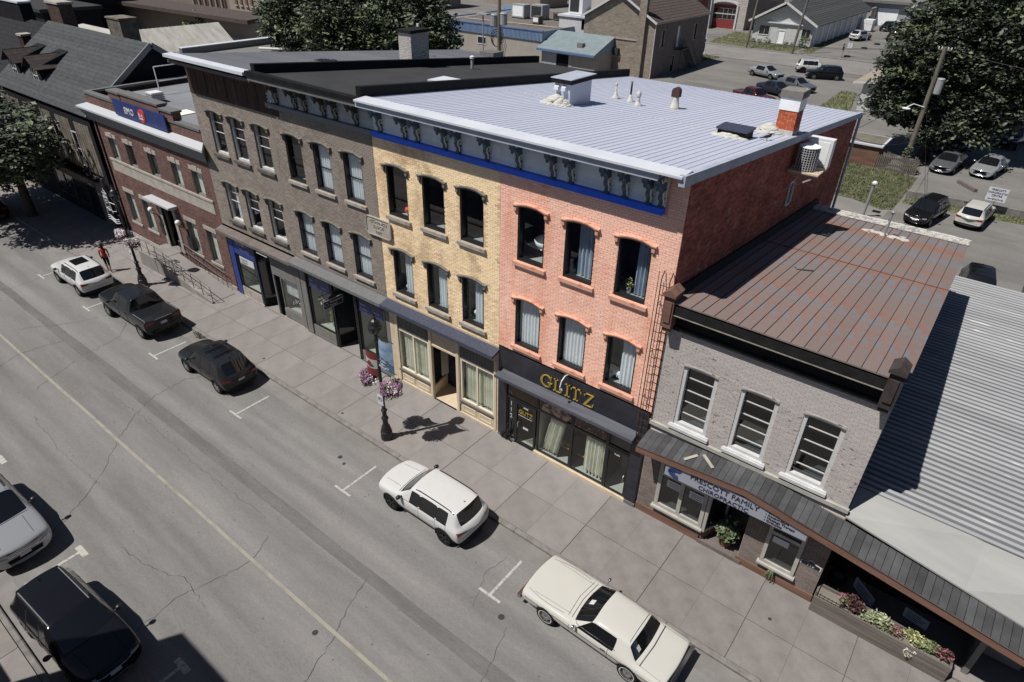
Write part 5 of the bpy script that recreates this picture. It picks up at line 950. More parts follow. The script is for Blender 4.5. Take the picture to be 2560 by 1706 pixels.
for yy in (-1.56, -.22):
    xs = [-38.0 + k * .9 for k in range(9)] if yy < -1 else [-36 + k * .9 for k in range(6)]
    zf = lambda x: .85 if x < -36.4 else .85 - (x + 36.4) * .138
    g = MB(); g.tube([(x, yy, zf(x) + .9) for x in xs], .022, 6); g.tube([(x, yy, zf(x) + .45) for x in xs], .018, 6); g.build('handrail', 'ledge_grey', rmp)
    for x in xs: g = MB(); g.tube([(x, yy, zf(x)), (x, yy, zf(x) + .9)], .02, 6); g.build('post', 'ledge_grey', rmp)
g = MB(); g.tube([(-42.0, -1.6, .9), (-39.5, -1.9, .9)], .02, 6)
# bank roof kit
ac = thing('roof_unit', 'small white vent unit on the bank roof', 'vent', (-39.4, 2.1, 8.45)); g = MB(); g.box(-39.75, -39.05, 1.85, 2.5, 8.6, 9.0); g.build('case', 'plastic_white', ac)
for k in range(4): g = MB(); g.box(-39.8, -39.0, 1.8, 2.55, 8.62 + k * .1, 8.65 + k * .1); g.build('louvre', 'hvac', ac)
g = MB(); g.box(-39.6, -39.2, 2, 2.4, 8.45, 8.6); g.build('base', 'hvac', ac)
rf = thing('roof_guard_frame', 'white tubular guard frame on the bank roof by the brick wall', 'frame', (-41, 3.2, 8.45)); q = [(-41.2, 2.7), (-41.2, 4.6), (-38.4, 4.6), (-35.6, 4.6)]
q = [(-40.9, 3.2), (-40.9, 5.2), (-37.4, 5.2), (-34.0, 5.2)]
for x, y in q: g = MB(); g.tube([(x, y, 8.45), (x, y, 10.0)], .035, 6); g.build('post', 'plastic_white', rf)
for z in (9.2, 10.0): g = MB(); g.tube([(x, y, z) for x, y in q], .03, 6); g.build('rail', 'plastic_white', rf)
g = MB(); g.box(-34.2, -32.6, 3.4, 5.0, 8.45, 8.62); g.box(-36.4, -35.4, 1.2, 2.3, 8.45, 8.5); solo(g, 'roof_hatch', 'curtain_cream', 'pale flat hatch boxes on the bank roof', 'hatch')
g = MB(); g.tube([(-37.8 + .25 * math.cos(t * .5), 1.6 + .2 * math.sin(t * .5), 8.5 + .25 * abs(math.sin(t * .35))) for t in range(16)], .03, 5); solo(g, 'coiled_hose', 'cast_iron', 'black coiled hose on the bank roof', 'hose')
# ================================================================ GABLED HOUSES AT THE LEFT
def gable_x(root, x0, x1, y0, y1, ze, zr_, m, ov=.35, th=.12, course=.28):
    """pitched roof, ridge along x, built of overlapping shingle courses"""
    ym = (y0 + y1) / 2
    for s, ya in ((1, y0 - ov), (-1, y1 + ov)):
        L = math.hypot(ym - ya, (zr_ - ze) * 1.0); ze2 = ze - (zr_ - ze) * ov / (ym - y0); n = int(L / course)
        for k in range(n):
            t0, t1 = k / n, (k + 1) / n + .1 / n; ya_, yb_ = ya + (ym - ya) * t0, ya + (ym - ya) * t1; za, zb = ze2 + (zr_ - ze2) * t0, ze2 + (zr_ - ze2) * t1
            if k == n - 1: yb_, zb = ym, zr_
            g = MB(); g.hexa([(x0 - ov, ya_, za), (x1 + ov, ya_, za), (x1 + ov, yb_, zb), (x0 - ov, yb_, zb), (x0 - ov, ya_, za + .045), (x1 + ov, ya_, za + .045), (x1 + ov, yb_, zb + .02), (x0 - ov, yb_, zb + .02)] if s > 0 else [(x1 + ov, ya_, za), (x0 - ov, ya_, za), (x0 - ov, yb_, zb), (x1 + ov, yb_, zb), (x1 + ov, ya_, za + .045), (x0 - ov, ya_, za + .045), (x0 - ov, yb_, zb + .02), (x1 + ov, yb_, zb + .02)])
            g.build('shingle_course', m, root)
h1 = thing('gabled_shop_house', 'old shop house with big slate grey gabled roof and two dormers left of the bank', 'house', (-50, 0, 0))
gable_x(h1, -58, -43.95, .2, 9.1, 7.5, 10.8, 'shingle')
g = MB(); g.prism([(.2, 0), (9.1, 0), (9.1, 7.45), (4.65, 10.7), (.2, 7.45)], lambda a, b, d: (d, a, b), -43.95, -43.9); g.build('gable_wall', 'dark_wall', h1); g = MB(); g.prism([(.2, 0), (9.1, 0), (9.1, 7.45), (4.65, 10.7), (.2, 7.45)], lambda a, b, d: (d, a, b), -58, -57.9); g.build('gable_wall', 'dark_wall', h1)
g = MB(); g.bar((-43.6, -.15, 7.25), (-43.6, 4.65, 10.75), .1, .3); g.bar((-43.6, 4.65, 10.75), (-43.6, 9.4, 7.2), .1, .3); g.bar((-43.62, 1.2, 8.3), (-43.62, 8.4, 8.3), .3, .12); g.build('rake_board', 'band_grey', h1)
hh = [(-47.2, -46.45, 3.7, 5.9), (-49.9, -49.1, 3.7, 5.9), (-52.4, -51.6, 3.7, 5.9), (-55, -54.2, 3.7, 5.9), (-53, -48.4, .6, 2.3), (-47.9, -46.6, .2, 2.3)]
g = MB(); wall(g, front, -58, -43.95, 0, 7.0, hh, .2); g.build('wall', 'dark_wall', h1)
for k in range(40):
    x = -57.9 + k * .34; 
    if any(a < x + .16 < b for a, b, c, d in hh[:4]): continue
    g = MB(); g.box(x, x + .3, -.03, 0, 3.5, 6.6); g.build('cladding_board', 'mud_wall', h1)
for a, b, c, d in hh[:4]: 
    o = put_window(h1, a, c, 0, frame_mesh(b - a, d - c, 'white_paint', t=.06, rails=((d - c) / 2,), y0=-.04, y1=.05), [('pane', pane_mesh(b - a, d - c, 'glass_dark', y=.0), 0)])
glazed(h1, -53, -48.4, .6, 2.3, 'black', verts=(-51.5, -50), rd=1, room='room'); glazed(h1, -47.9, -46.6, .2, 2.3, 'black', room='room', rd=1, name='door')
g = MB(); g.box(-56, -46.2, -.12, 0, 2.4, 3.0); sbd = g.build('sign_band', 'ledge_brown', h1)
# weathered letters on the band, only their rhythm can be made out
g = MB(); 
for k in range(13): x = -53.2 + k * .5; g.box(x, x + .07, -.14, -.12, 2.5, 2.88); g.box(x + .2, x + .27, -.14, -.12, 2.5, 2.88); g.box(x + .07, x + .2, -.14, -.12, 2.66 if k % 3 else 2.82, 2.72 if k % 3 else 2.88)
g.build('worn_letters', 'stone', h1); g = MB(); g.box(-56, -45, -.35, 0, 3.05, 3.25); g.build('ledge', 'dark_wall', h1); g = MB(); g.box(-46.1, -44.8, -.1, .1, 0, 3.3); g.build('corner_pier', 'ledge_brown', h1)
for i, xc in enumerate((-52.7, -56.2)):
    g = MB(); zb_ = lambda y: 7.5 + (y - .2) * .742
    g.hexa([(xc - .75, .9, 7.6), (xc + .75, .9, 7.6), (xc + .75, 3.2, 9.6), (xc - .75, 3.2, 9.6), (xc - .75, .9, 8.9), (xc + .75, .9, 8.9), (xc + .75, 3.2, 9.7), (xc - .75, 3.2, 9.7)]); o = g.build('dormer', 'dark_wall', h1)
    for s in (-1, 1):
        for k in range(5):
            t0, t1 = k / 5, (k + 1.1) / 5; xa, xb = xc + s * 1.05 * (1 - t0), xc + s * 1.05 * (1 - t1); za, zb2 = 8.75 + .75 * t0, 8.75 + .75 * t1; g = MB(); g.hexa([(xa, .55, za), (xb, .55, zb2), (xb, 4.2, zb2), (xa, 3.4, za), (xa, .55, za + .04), (xb, .55, zb2 + .04), (xb, 4.2, zb2 + .04), (xa, 3.4, za + .04)]); g.build('dormer_shingle', 'shingle_brown', o)
    g = MB(); a, b, c, d = xc - .42, xc + .42, 7.75, 8.85; g.box(a, a + .07, .84, .9, c, d); g.box(b - .07, b, .84, .9, c, d); g.box(a, b, .84, .9, d - .07, d); g.box(a, b, .84, .9, c, c + .07); g.box(a, b, .85, .89, 8.27, 8.32); g.box(xc - .02, xc + .02, .85, .89, c, d); g.build('dormer_window', 'white_paint', o)
def chimney(x, y, z0, z1, w, d, m, lab, cap='stone', parent=None, capw=.08, name='chimney', mort='mortar_red'):
    r0 = parent or thing(name, lab, 'chimney', (x, y, z0)); g = MB(); a, b, c, e = x - w / 2, x + w / 2, y - d / 2, y + d / 2; g.box(a, b, c, e, z0, z1)
    o = g.build('chimney_stack', mort, r0) if parent else g.build('core', mort, r0); 
    bricks(r0, fronty(c), a, b, z0, z1, [], m, parent=o if parent else r0); bricks(r0, sidex(b), c, e, z0, z1, [], m, parent=o if parent else r0)
    g = MB(); g.box(a - capw, b + capw, c - capw, e + capw, z1, z1 + .14); g.build('cap', cap, o if parent else r0); return o
chimney(-57.0, 5.2, 9.8, 12.0, 2.0, .9, 'brick_dark', '', parent=h1)
h2 = thing('dark_gabled_house', 'dark roofed house with a tall end chimney at the left edge', 'house', (-68, 6, 0))
gable_x(h2, -86, -60, 2, 15, 6.6, 9.3, 'shingle_dark', course=.5)  # near-black roof colour stands for shade at the left end
g = MB(); g.prism([(2, 0), (15, 0), (15, 6.5), (8.5, 9.2), (2, 6.5)], lambda a, b, d: (d, a, b), -60.05, -60); g.box(-86, -60, 2, 2.1, 0, 6.6); g.build('wall', 'dark_wall', h2)
chimney(-61.5, 3.8, 7.2, 9.6, .75, .6, 'brick_shade', '', parent=h2); chimney(-76.5, 8.5, 8.6, 10.6, 6, 1.0, 'dark_wall', '', cap='white_flash', parent=h2, mort='dark_wall')
# ================================================================ VEHICLES
def car_shell(sp):
    """control cage -> subdivided, wheel arches cut; returns dict slot -> mesh data and a bvh"""
    L, Wd, H = sp['L'], sp['W'], sp['H']; w = Wd / 2; gc = sp.get('gc', .2); belt = sp['belt']; hood0, hood1 = sp['hood']; F = L / 2
    xc, xh, xr, xt = sp['cowl'], sp['header'], sp['roofend'], sp['tailglass']   # measured from front = +F
    xb = sp['pillar']; rw = sp.get('rw', .62) ; deck = sp.get('deck', belt); kind = sp['kind']; z1 = sp.get('sill', gc + .18)
    rows_h = lambda z, f=1.0, dz=0: [(0, gc + dz), (.76 * w * f, gc + dz), (.95 * w * f, z1 + dz * .5), (w * f, (z1 + z) / 2), (w * f * .985, z - .12), (w * .93 * f, z - .03), (w * .72 * f, z), (w * .4 * f, z + .015), (0, z + .02)]
    def st(xl, xg, xrf, low, green):   # one station: low rows0-4, green rows5-8
        return [(xl if i < 5 else (xg if i == 5 else xg + (xrf - xg) * (.86 if i == 6 else 1)), p[0], p[1]) for i, p in enumerate(low[:5] + green)]
    S = []; mats = []
    def hoodst(x, z, f, dz=0): S.append([(x, y, zz) for y, zz in rows_h(z, f, dz)])
    nose = sp.get('nose', .9)
    hoodst(F, hood0 - .13, .86, .06) if not sp.get('boxy') else hoodst(F, hood0 - .03, .95, .1)
    hoodst(F - .06, hood0 - .03, nose + .03, .03) if not sp.get('boxy') else hoodst(F - .03, hood0 - .0, .985, .03)
    hoodst(F - .32, hood0 + .01, .97 if not sp.get('boxy') else 1, 0)
    hoodst(F - .9, (hood0 + hood1) / 2 + .02, 1.0)
    hoodst(xc + .12, hood1, 1.0)
    low = rows_h(belt, 1.0)[:5]
    ro = lambda z, f=1: [(w * .945, belt - .05), (w * (rw + .075), z - .125), (w * rw, z - .03), (0, z)]
    # cowl
    S.append(st(xc, xc, xc, low, [(w * .92, belt - .03), (w * .80, hood1 + .02), (w * .6, hood1 + .03), (0, hood1 + .035)]))
    n0 = len(S) - 1
    S.append(st(xh + .25 if kind != 'classic' else xh + .1, xc - .12, xh, low, ro(H - .03)))
    S.append(st(xh - .1, xh - .05, xh - .12, low, ro(H)))
    for a in xb[:-1]: S.append(st(a + .04, a + .04, a + .04, low, ro(H))); S.append(st(a - .04, a - .04, a - .04, low, ro(H)))
    S.append(st(xb[-1], xb[-1], xr + .06 if xb[-1] < xr + .1 else xb[-1], low, ro(H - .02)))
    nq = len(S) - 1
    S.append(st(xr - .1, xr - .1 if kind != 'sedan' else xt + .18, xr, low, ro(H - .05)))
    nr = len(S) - 1
    if kind == 'suv':
        S.append(st(xt, xt, xt, low, [(w * .91, belt - .01), (w * .84, belt + .02), (w * .66, belt + .02), (0, belt + .03)])); ng = len(S) - 1
        S.append([(x_, y_, z_) for (x_, y_, z_) in [(-F + .12, y, z) for y, z in rows_h(belt - .04, .97)]]); S.append([(-F, y * .985, z) for y, z in rows_h(belt - .22, .93, .08)])
    elif kind == 'pickup':
        S.append(st(xt, xt, xt, low, [(w * .93, belt - .02), (w * .86, belt + .0), (w * .66, belt + .0), (0, belt + .0)])); ng = len(S) - 1
        for x, f in ((xt - .1, 1), (-F + .3, 1), (-F + .04, .99)): S.append([(x, y, z) for y, z in [(0, gc + .05), (.76 * w, gc + .05), (.95 * w, z1), (w * f, (z1 + deck) / 2), (w * .985 * f, deck - .08), (w * .95, deck), (w * .8, deck), (w * .4, deck), (0, deck)]])
        S.append([(-F, y * .98, z) for y, z in [(0, gc + .12), (.76 * w, gc + .12), (.95 * w, z1 + .05), (w, (z1 + deck) / 2), (w * .985, deck - .1), (w * .95, deck - .02), (w * .8, deck - .02), (w * .4, deck - .02), (0, deck - .02)]])
    else:
        S.append(st(xt, xt, xt, low, [(w * .92, deck - .02), (w * .80, deck + .01), (w * .6, deck + .02), (0, deck + .03)])); ng = len(S) - 1
        hoodst(xt - .18, deck, 1); hoodst(-F + .3, deck - .03, .99); hoodst(-F + .06, deck - .06, .96, .02) if not sp.get('boxy') else hoodst(-F + .03, deck - .05, .98, .02); hoodst(-F, deck - .2, .88, .06) if not sp.get('boxy') else hoodst(-F, deck - .09, .96, .08)
    bul = .05 if sp.get('boxy') else .2
    def warp(i, p):
        x, y, z = p; q = (abs(y) / w) ** 2
        if abs(x) > F - .6: x -= math.copysign(bul * q * (abs(x) - F + .6) / .6, x)
        if i in (n0, n0 + 1) and z > belt - .12: x -= (.16 if i == n0 else .13) * q
        if i in (nr, ng) and z > belt - .06: x += .1 * q
        if z > belt + .1 and i > n0 + 2: y *= 1 - .05 * (i - n0 - 2) / max(1, nr - n0 - 2)
        return (x, y, z)
    S = [[warp(i, p) for p in s_] for i, s_ in enumerate(S)]
    nS = len(S); nR = 9; ring = 16
    vs = []
    for s in S:
        left = [Vector((p[0], p[1], p[2])) for p in s]; right = [Vector((p[0], -p[1], p[2])) for p in s[1:-1]]
        vs += left + right[::-1]
    # ring index k: 0..8 left rows 0..8, 9..15 right rows 7..1
    slots = ['body', 'windscreen', 'rear_window', 'cladding']; fs = []; fm = []
    def slot(nm):
        if nm not in slots: slots.append(nm)
        return slots.index(nm)
    for i in range(nS - 1):
        for k in range(ring):
            j = k if k < 8 else 15 - k     # row band index (between row j and j+1)
            side = 'l' if k < 8 else 'r'; m = 0
            if j == 0: m = 3
            if j == 1 and sp.get('clad'): m = 3
            if i == n0 and j in (6, 7): m = 1
            if i == nr and (j == 7 or (j == 6 and kind != 'suv')) and kind != 'pickup': m = 2
            if i == nr and kind == 'pickup' and j in (6, 7): m = 2
            if j == 5 and n0 + 1 < i < nq and (i - n0) % 2 == 0: m = slot('side_window' + str(i) + side)
            if j == 5 and n0 + 2 < i < nq and (i - n0) % 2 == 1: m = 3
            if kind in ('classic',) and j == 5 and i == n0 + 1: m = slot('side_window' + str(i) + side)
            fs.append((i * ring + k, i * ring + (k + 1) % ring, (i + 1) * ring + (k + 1) % ring, (i + 1) * ring + k)); fm.append(m)
    for b, rev in ((0, False), ((nS - 1) * ring, True)):
        for j in range(8):
            l0, l1 = b + j, b + j + 1; r0 = b if j == 0 else b + 16 - j; r1 = b + 16 - (j + 1) if j + 1 < 8 else b + 8
            f = [l0, l1, r1, r0]; f2 = []
            for q in f:
                if q not in f2: f2.append(q)
            if len(f2) >= 3: fs.append(tuple(f2 if rev else f2[::-1])); fm.append(3 if j < 2 and sp.get('clad') else 0)
    me = bpy.data.meshes.new('shell'); me.from_pydata([tuple(v) for v in vs], [], fs); me.polygons.foreach_set('material_index', fm); me.update()
    for q, s in enumerate(slots): me.materials.append(M.setdefault('slot%d' % q, None) or bpy.data.materials.new('slot%d' % q)); M['slot%d' % q] = me.materials[q]
    o = bpy.data.objects.new('shell', me); COL.objects.link(o)
    bm = bmesh.new(); bm.from_mesh(me); bmesh.ops.recalc_face_normals(bm, faces=bm.faces)
    cl = bm.edges.layers.float.get('crease_edge') or bm.edges.layers.float.new('crease_edge')
    for e in bm.edges:
        mi = {f.material_index for f in e.link_faces}
        if len(mi) == 2 and any(x in (1, 2) or x > 3 for x in mi): e[cl] = 1.0
        if sp.get('boxy'):
            zz = [v.co.z for v in e.verts]; 
    vl = bm.verts.layers.float.get('crease_vert') or bm.verts.layers.float.new('crease_vert')
    for f in bm.faces:
        if f.material_index > 3:
            for v in f.verts: v[vl] = .8
    for mi in (1, 2):
        cnt = {}
        for f in bm.faces:
            if f.material_index == mi:
                for v in f.verts: cnt[v] = cnt.get(v, 0) + 1
        for v, c in cnt.items():
            if c == 1: v[vl] = .8
    bm.to_mesh(me); bm.free()
    md = o.modifiers.new('s', 'SUBSURF'); md.levels = 2; md.render_levels = 2
    cut = MB(); r = sp['tr'] * 1.13
    for ax in sp['axles']:
        for s in (-1, 1):
            a, b = sorted((s * (w - .34), s * (w + .2))); cut.lathe((ax, 0, sp['tr'] + .01), [(r, a), (r, b)], 28, axis='y')
    cm = cut.mesh('cut', 'black'); co = bpy.data.objects.new('cut', cm); COL.objects.link(co); bm = bmesh.new(); bm.from_mesh(cm); bmesh.ops.recalc_face_normals(bm, faces=bm.faces); bm.to_mesh(cm); bm.free()
    bo = o.modifiers.new('b', 'BOOLEAN'); bo.operation = 'DIFFERENCE'; bo.object = co; bo.solver = 'EXACT'
    dg = bpy.context.evaluated_depsgraph_get(); dg.update(); ev = bpy.data.meshes.new_from_object(o.evaluated_get(dg)); nslot = len(slots)
    bpy.data.objects.remove(o); bpy.data.objects.remove(co)
    V = [v.co.copy() for v in ev.vertices]; out = {}
    names = [m.name if m else '' for m in ev.materials]; nslot = len(slots)
    mp = [int(nm[4:]) if nm.startswith('slot') else 99 for nm in names]
    allf = [tuple(p.vertices) for p in ev.polygons]
    for p in ev.polygons:
        mi = mp[p.material_index] if p.material_index < len(mp) else 99; key = slots[mi] if mi < nslot else 'cladding'
        c = p.center
        for ax in sp['axles']:
            if math.hypot(c.x - ax, c.z - sp['tr'] - .01) < r - .01 and abs(c.y) < w - .02: key = 'cladding'
        if mi != 3 and key == 'cladding' and mi < nslot:
            near = any(math.hypot(c.x - ax, c.z - sp['tr'] - .01) < r - .004 for ax in sp['axles'])
            if not near: key = slots[mi]
        out.setdefault(key, []).append(tuple(p.vertices))
    bvh = BVHTree.FromPolygons(V, allf)
    return V, out, bvh
def submesh(name, V, faces, m, smooth=True):
    idx = {}; vs = []; fs = []
    for f in faces:
        ff = []
        for i in f:
            if i not in idx: idx[i] = len(vs); vs.append(tuple(V[i]))
            ff.append(idx[i])
        fs.append(ff)
    me = bpy.data.meshes.new(name); me.from_pydata(vs, [], fs); me.materials.append(mt(m)); me.polygons.foreach_set('use_smooth', [smooth] * len(fs)); me.update(); 
    return me
def wheel_meshes(r, wd, style):
    g = MB(); g.lathe((0, 0, 0), [(r * .64, -wd / 2), (r * .93, -wd / 2), (r, -wd * .36), (r, wd * .36), (r * .93, wd / 2), (r * .64, wd / 2), (r * .62, wd * .2)], 28, axis='y'); tyre = g.mesh('tyre', 'tyre', smooth=False)
    g = MB(); y = wd * .38; rm = {'black': 'rim_black', 'alloy': 'alloy', 'classic': 'chrome'}[style]
    n = 24
    for a0, a1, ya, yb in ((r * .66, r * .60, wd * .47, wd * .44), (r * .60, r * .56, wd * .44, wd * .12)):
        vs = []; 
        for k in range(n): t = 2 * math.pi * k / n; vs += [(a0 * math.cos(t), ya, a0 * math.sin(t)), (a1 * math.cos(t), yb, a1 * math.sin(t))]
        g.add(vs, [(2 * k, 2 * ((k + 1) % n), 2 * ((k + 1) % n) + 1, 2 * k + 1) for k in range(n)])
    g.lathe((0, 0, 0), [(r * .56, wd * .1), (r * .56, wd * .12)], 20, 1, axis='y')
    if style == 'classic':
        g.lathe((0, 0, 0), [(r * .5, wd * .2), (r * .42, wd * .36), (r * .15, wd * .40), (r * .1, wd * .46)], 24, axis='y'); g.add([(q_ * math.cos(k * .2244), wd * .506, q_ * math.sin(k * .2244)) for q_ in (r * .68, r * .74) for k in range(28)], [(k, (k + 1) % 28, 28 + (k + 1) % 28, 28 + k) for k in range(28)], 2)
    else:
        g.lathe((0, 0, 0), [(r * .12, wd * .12), (r * .12, wd * .40), (.01, wd * .41)], 12, axis='y')
        for k in range(5):
            for dt in (-.14, .14):
                t = 2 * math.pi * k / 5; g.bar((r * .08 * math.cos(t), wd * .39, r * .08 * math.sin(t)), (r * .6 * math.cos(t + dt), wd * .42, r * .6 * math.sin(t + dt)), r * .085, .03, up=(0, 1, 0))
    rim = g.mesh('rim', [rm, 'interior_dark', 'plastic_white']); return tyre, rim
def build_car(sp, paint, wheel='alloy', name='parked_car'):
    V, parts, bvh = car_shell(sp); root = bpy.data.objects.new(name, None); COL.objects.link(root)
    L, Wd, H = sp['L'], sp['W'], sp['H']; w = Wd / 2; F = L / 2; body = None; wins = 0
    body = place('body', submesh('body', V, parts.pop('body'), paint), root)
    for k, f in parts.items():
        nm = 'side_window' if k.startswith('side_window') else k; me = submesh(nm, V, f, 'glass_dark' if nm != 'cladding' else 'cladding')
        place(nm, me, root if nm in ('windscreen', 'rear_window', 'cladding', 'side_window') else body)
    def hit(d, a, b):
        o, dr = {'+x': ((F + 2, a, b), (-1, 0, 0)), '-x': ((-F - 2, a, b), (1, 0, 0)), '+y': ((a, w + 2, b), (0, -1, 0)), '-y': ((a, -w - 2, b), (0, 1, 0)), '+z': ((a, b, H + 2), (0, 0, -1))}[d]
        loc, nrm, _, _ = bvh.ray_cast(Vector(o), Vector(dr)); 
        return (loc, nrm) if loc is not None else (None, None)
    def patch(nm, m, d, quads, off=.006, nu=6, nv=4, parent=root):
        g = MB()
        for q in quads:
            P = []; ok = True
            for i in range(nv + 1):
                for j in range(nu + 1):
                    u, v = j / nu, i / nv; a = (q[0][0] * (1 - u) + q[1][0] * u) * (1 - v) + (q[3][0] * (1 - u) + q[2][0] * u) * v; b = (q[0][1] * (1 - u) + q[1][1] * u) * (1 - v) + (q[3][1] * (1 - u) + q[2][1] * u) * v
                    l, n_ = hit(d, a, b)
                    if l is None: ok = False; l = Vector((0, 0, 0)); n_ = Vector((0, 0, 1))
                    P.append(l + n_ * off)
            if ok: g.add(P, [(i * (nu + 1) + j, i * (nu + 1) + j + 1, (i + 1) * (nu + 1) + j + 1, (i + 1) * (nu + 1) + j) for i in range(nv) for j in range(nu)])
        if g.f: g.build(nm, m, parent) if parent is root else g.build(nm, m, parent)
        return g
    def line(d, pts, wd_=.012, m='interior_dark', off=.003, nm='seam', parent=None):
        P = []
        for a, b in zip(pts, pts[1:]):
            n = max(2, int(math.dist(a, b) / .08))
            for i in range(n + 1): t = i / n; l, n_ = hit(d, a[0] + (b[0] - a[0]) * t, a[1] + (b[1] - a[1]) * t); 
            # sample again to collect
            for i in range(n + 1):
                t = i / n; l, n_ = hit(d, a[0] + (b[0] - a[0]) * t, a[1] + (b[1] - a[1]) * t)
                if l is not None: P.append(l + n_ * off)
        if len(P) > 1:
            g = MB(); g.tube(P, wd_ / 2, 4, cap=False); g.build(nm, m, parent or body)
    tr = sp['tr']; ty, ri = wheel_meshes(tr, .23 if sp['kind'] != 'classic' else .2, wheel)
    for ax in sp['axles']:
        for s in (1, -1):
            o = place('wheel', ty, root, (ax, s * (w - .125), tr), rot=(0, 0, 0 if s > 0 else math.pi)); place('rim', ri, o, (0, 0, 0))
    if sp.get('clad'):
        for ax in sp['axles']:
            for s in (1, -1):
                g = MB(); g.tube([(ax + tr * 1.16 * math.cos(a * .2), s * (w - .012 - .05 * abs(math.cos(a * .2)) ** 3), tr + tr * 1.16 * math.sin(a * .2)) for a in range(-1, 17)], .035, 5); g.build('arch_trim', 'cladding', root)
    belt = sp['belt']; xc = sp['cowl']; zlo = sp.get('gc', .2) + .1
    if sp['kind'] != 'classic':
        for s in ('+y', '-y'):
            q = 1
            for a in [xc - .05] + [p for p in sp['pillar'][:-1]] + ([sp['pillar'][-1]] if sp['kind'] == 'suv' else []): line(s, [(a, belt - .02), (a - .02 * q, zlo + .22)])
            line(s, [(xc - .05, zlo + .2), (sp['pillar'][min(1, len(sp['pillar']) - 1)], zlo + .2)])
            for a in sp['pillar'][:2]: patch('handle', paint if sp.get('handle', 1) else 'black', s, [((a + .28, belt - .17), (a + .08, belt - .17), (a + .08, belt - .13), (a + .28, belt - .13))], off=.03, nu=3, nv=1)
        g0 = sp['hood'][0]
        patch('headlight', 'head_lamp', '+x', [((s * w * .52, g0 - .17), (s * w * .84, g0 - .13), (s * w * .84, g0 - .23), (s * w * .54, g0 - .27)) for s in (1,)]); patch('headlight', 'head_lamp', '+x', [((s * w * .52, g0 - .17), (s * w * .84, g0 - .13), (s * w * .84, g0 - .23), (s * w * .54, g0 - .27)) for s in (-1,)])
        patch('grille', 'interior_dark', '+x', [((-w * .48, g0 - .16), (w * .48, g0 - .16), (w * .42, g0 - .36), (-w * .42, g0 - .36))]); patch('lower_grille', 'interior_dark', '+x', [((-w * .55, zlo + .18), (w * .55, zlo + .18), (w * .5, zlo + .04), (-w * .5, zlo + .04))])
        if sp.get('bars'): patch('grille_bar', 'chrome', '+x', [((-w * .47, g0 - .2 - k * .06), (w * .47, g0 - .2 - k * .06), (w * .47, g0 - .225 - k * .06), (-w * .47, g0 - .225 - k * .06)) for k in range(3)], off=.014)
        zb = (sp['deck'] if sp['kind'] in ('sedan', 'pickup') else belt); zt = zb - .14
        for s in (1, -1): patch('tail_light', 'tail_red', '-x', [((s * w * .50, zt), (s * w * .94, zt + .03), (s * w * .93, zt - .13), (s * w * .56, zt - .10))])
        patch('number_plate', 'plate', '-x', [((-.16, zt - .12), (.16, zt - .12), (.16, zt - .25), (-.16, zt - .25))], off=.02, nu=2, nv=1); patch('front_plate', 'plate', '+x', [((-.16, g0 - .36), (.16, g0 - .36), (.16, g0 - .48), (-.16, g0 - .48))], off=.03, nu=2, nv=1)
        line('-x', [(-w * .72, zt - .34), (w * .72, zt - .34)]); line('+z', [(xc + .1, w * .55), (F - .3, w * .5)]); line('+z', [(xc + .1, -w * .55), (F - .3, -w * .5)])
        for s in (1, -1):
            g = MB(); g.ball((xc - .28, s * (w + .1), belt + .07), (.09, .11, .075), 10, 6); g.bar((xc - .28, s * (w * .93), belt + .02), (xc - .28, s * (w + .06), belt + .04), .05, .04); g.build('wing_mirror', sp.get('mirror', paint), root, smooth=True)
        if sp.get('rails'):
            for s in (1, -1):
                P = [hit('+z', x, s * w * (sp.get('rw', .62) - .015))[0] for x in [sp['header'] - .25 - k * (sp['header'] - .3 - sp['roofend'] - .1) / 8 for k in range(9)]]; P = [p + Vector((0, 0, .045 if 0 < k < 8 else 0)) for k, p in enumerate(P) if p is not None]
                g = MB(); g.tube(P, .02, 6); g.build('roof_rail', 'black', root)
        if sp.get('glassroof'): x0, x1 = sp['header'] - .3, sp['roofend'] + sp.get('gr', .9); patch('roof_glass', 'glass_dark', '+z', [((x0, w * .42), (x0, -w * .42), (x1, -w * .42), (x1, w * .42))], off=.004, nu=8, nv=8)
        if sp.get('crossbar'):
            for x in (sp['header'] - .7, sp['header'] - 1.35): g = MB(); p, _ = hit('+z', x, 0); g.bar((x, -w * .6, p.z + .06), (x, w * .6, p.z + .06), .05, .025); g.build('cross_bar', 'black', root)
        line('+z', [(xc - .02, w * .78), (xc + .03, 0), (xc - .02, -w * .78)], .022, 'cladding', nm='cowl_trim')
        for s in (1, -1): line('+y' if s > 0 else '-y', [(xc - .12, belt - .045), (sp['pillar'][-1], belt - .045)], .018, 'chrome' if sp.get('bars') else 'cladding', nm='window_trim')
        p, _ = hit('+z', sp['roofend'] + .25, 0); g = MB(); g.prism([(0, 0), (.12, 0), (.03, .06), (0, .06)], lambda a, b, d: (p.x - .05 + a, d, p.z + b), -.02, .02); g.build('antenna', paint, root)
    return root, hit, patch, line, body
def sedan_like(L, Wd, H, **k): return k
SUV = dict(kind='suv', L=4.47, W=1.84, H=1.62, belt=1.04, hood=(.95, 1.04), cowl=1.02, header=.42, pillar=[-.12, -.95, -1.45], roofend=-1.80, tailglass=-2.04, axles=(1.34, -1.34), tr=.35, rw=.69, gc=.24, clad=1, rails=1, deck=1.0, mirror='black')
SUV2 = dict(SUV, L=4.6, H=1.66, belt=1.08, hood=(.98, 1.08), pillar=[-.08, -.9, -1.5], roofend=-1.75, tailglass=-2.1, glassroof=1, mirror='black')
SUV3 = dict(SUV, L=4.55, W=1.86, H=1.64, hood=(.9, 1.0), glassroof=1, crossbar=1, roofend=-1.7, tailglass=-2.08, gr=.6, axles=(1.36, -1.36))
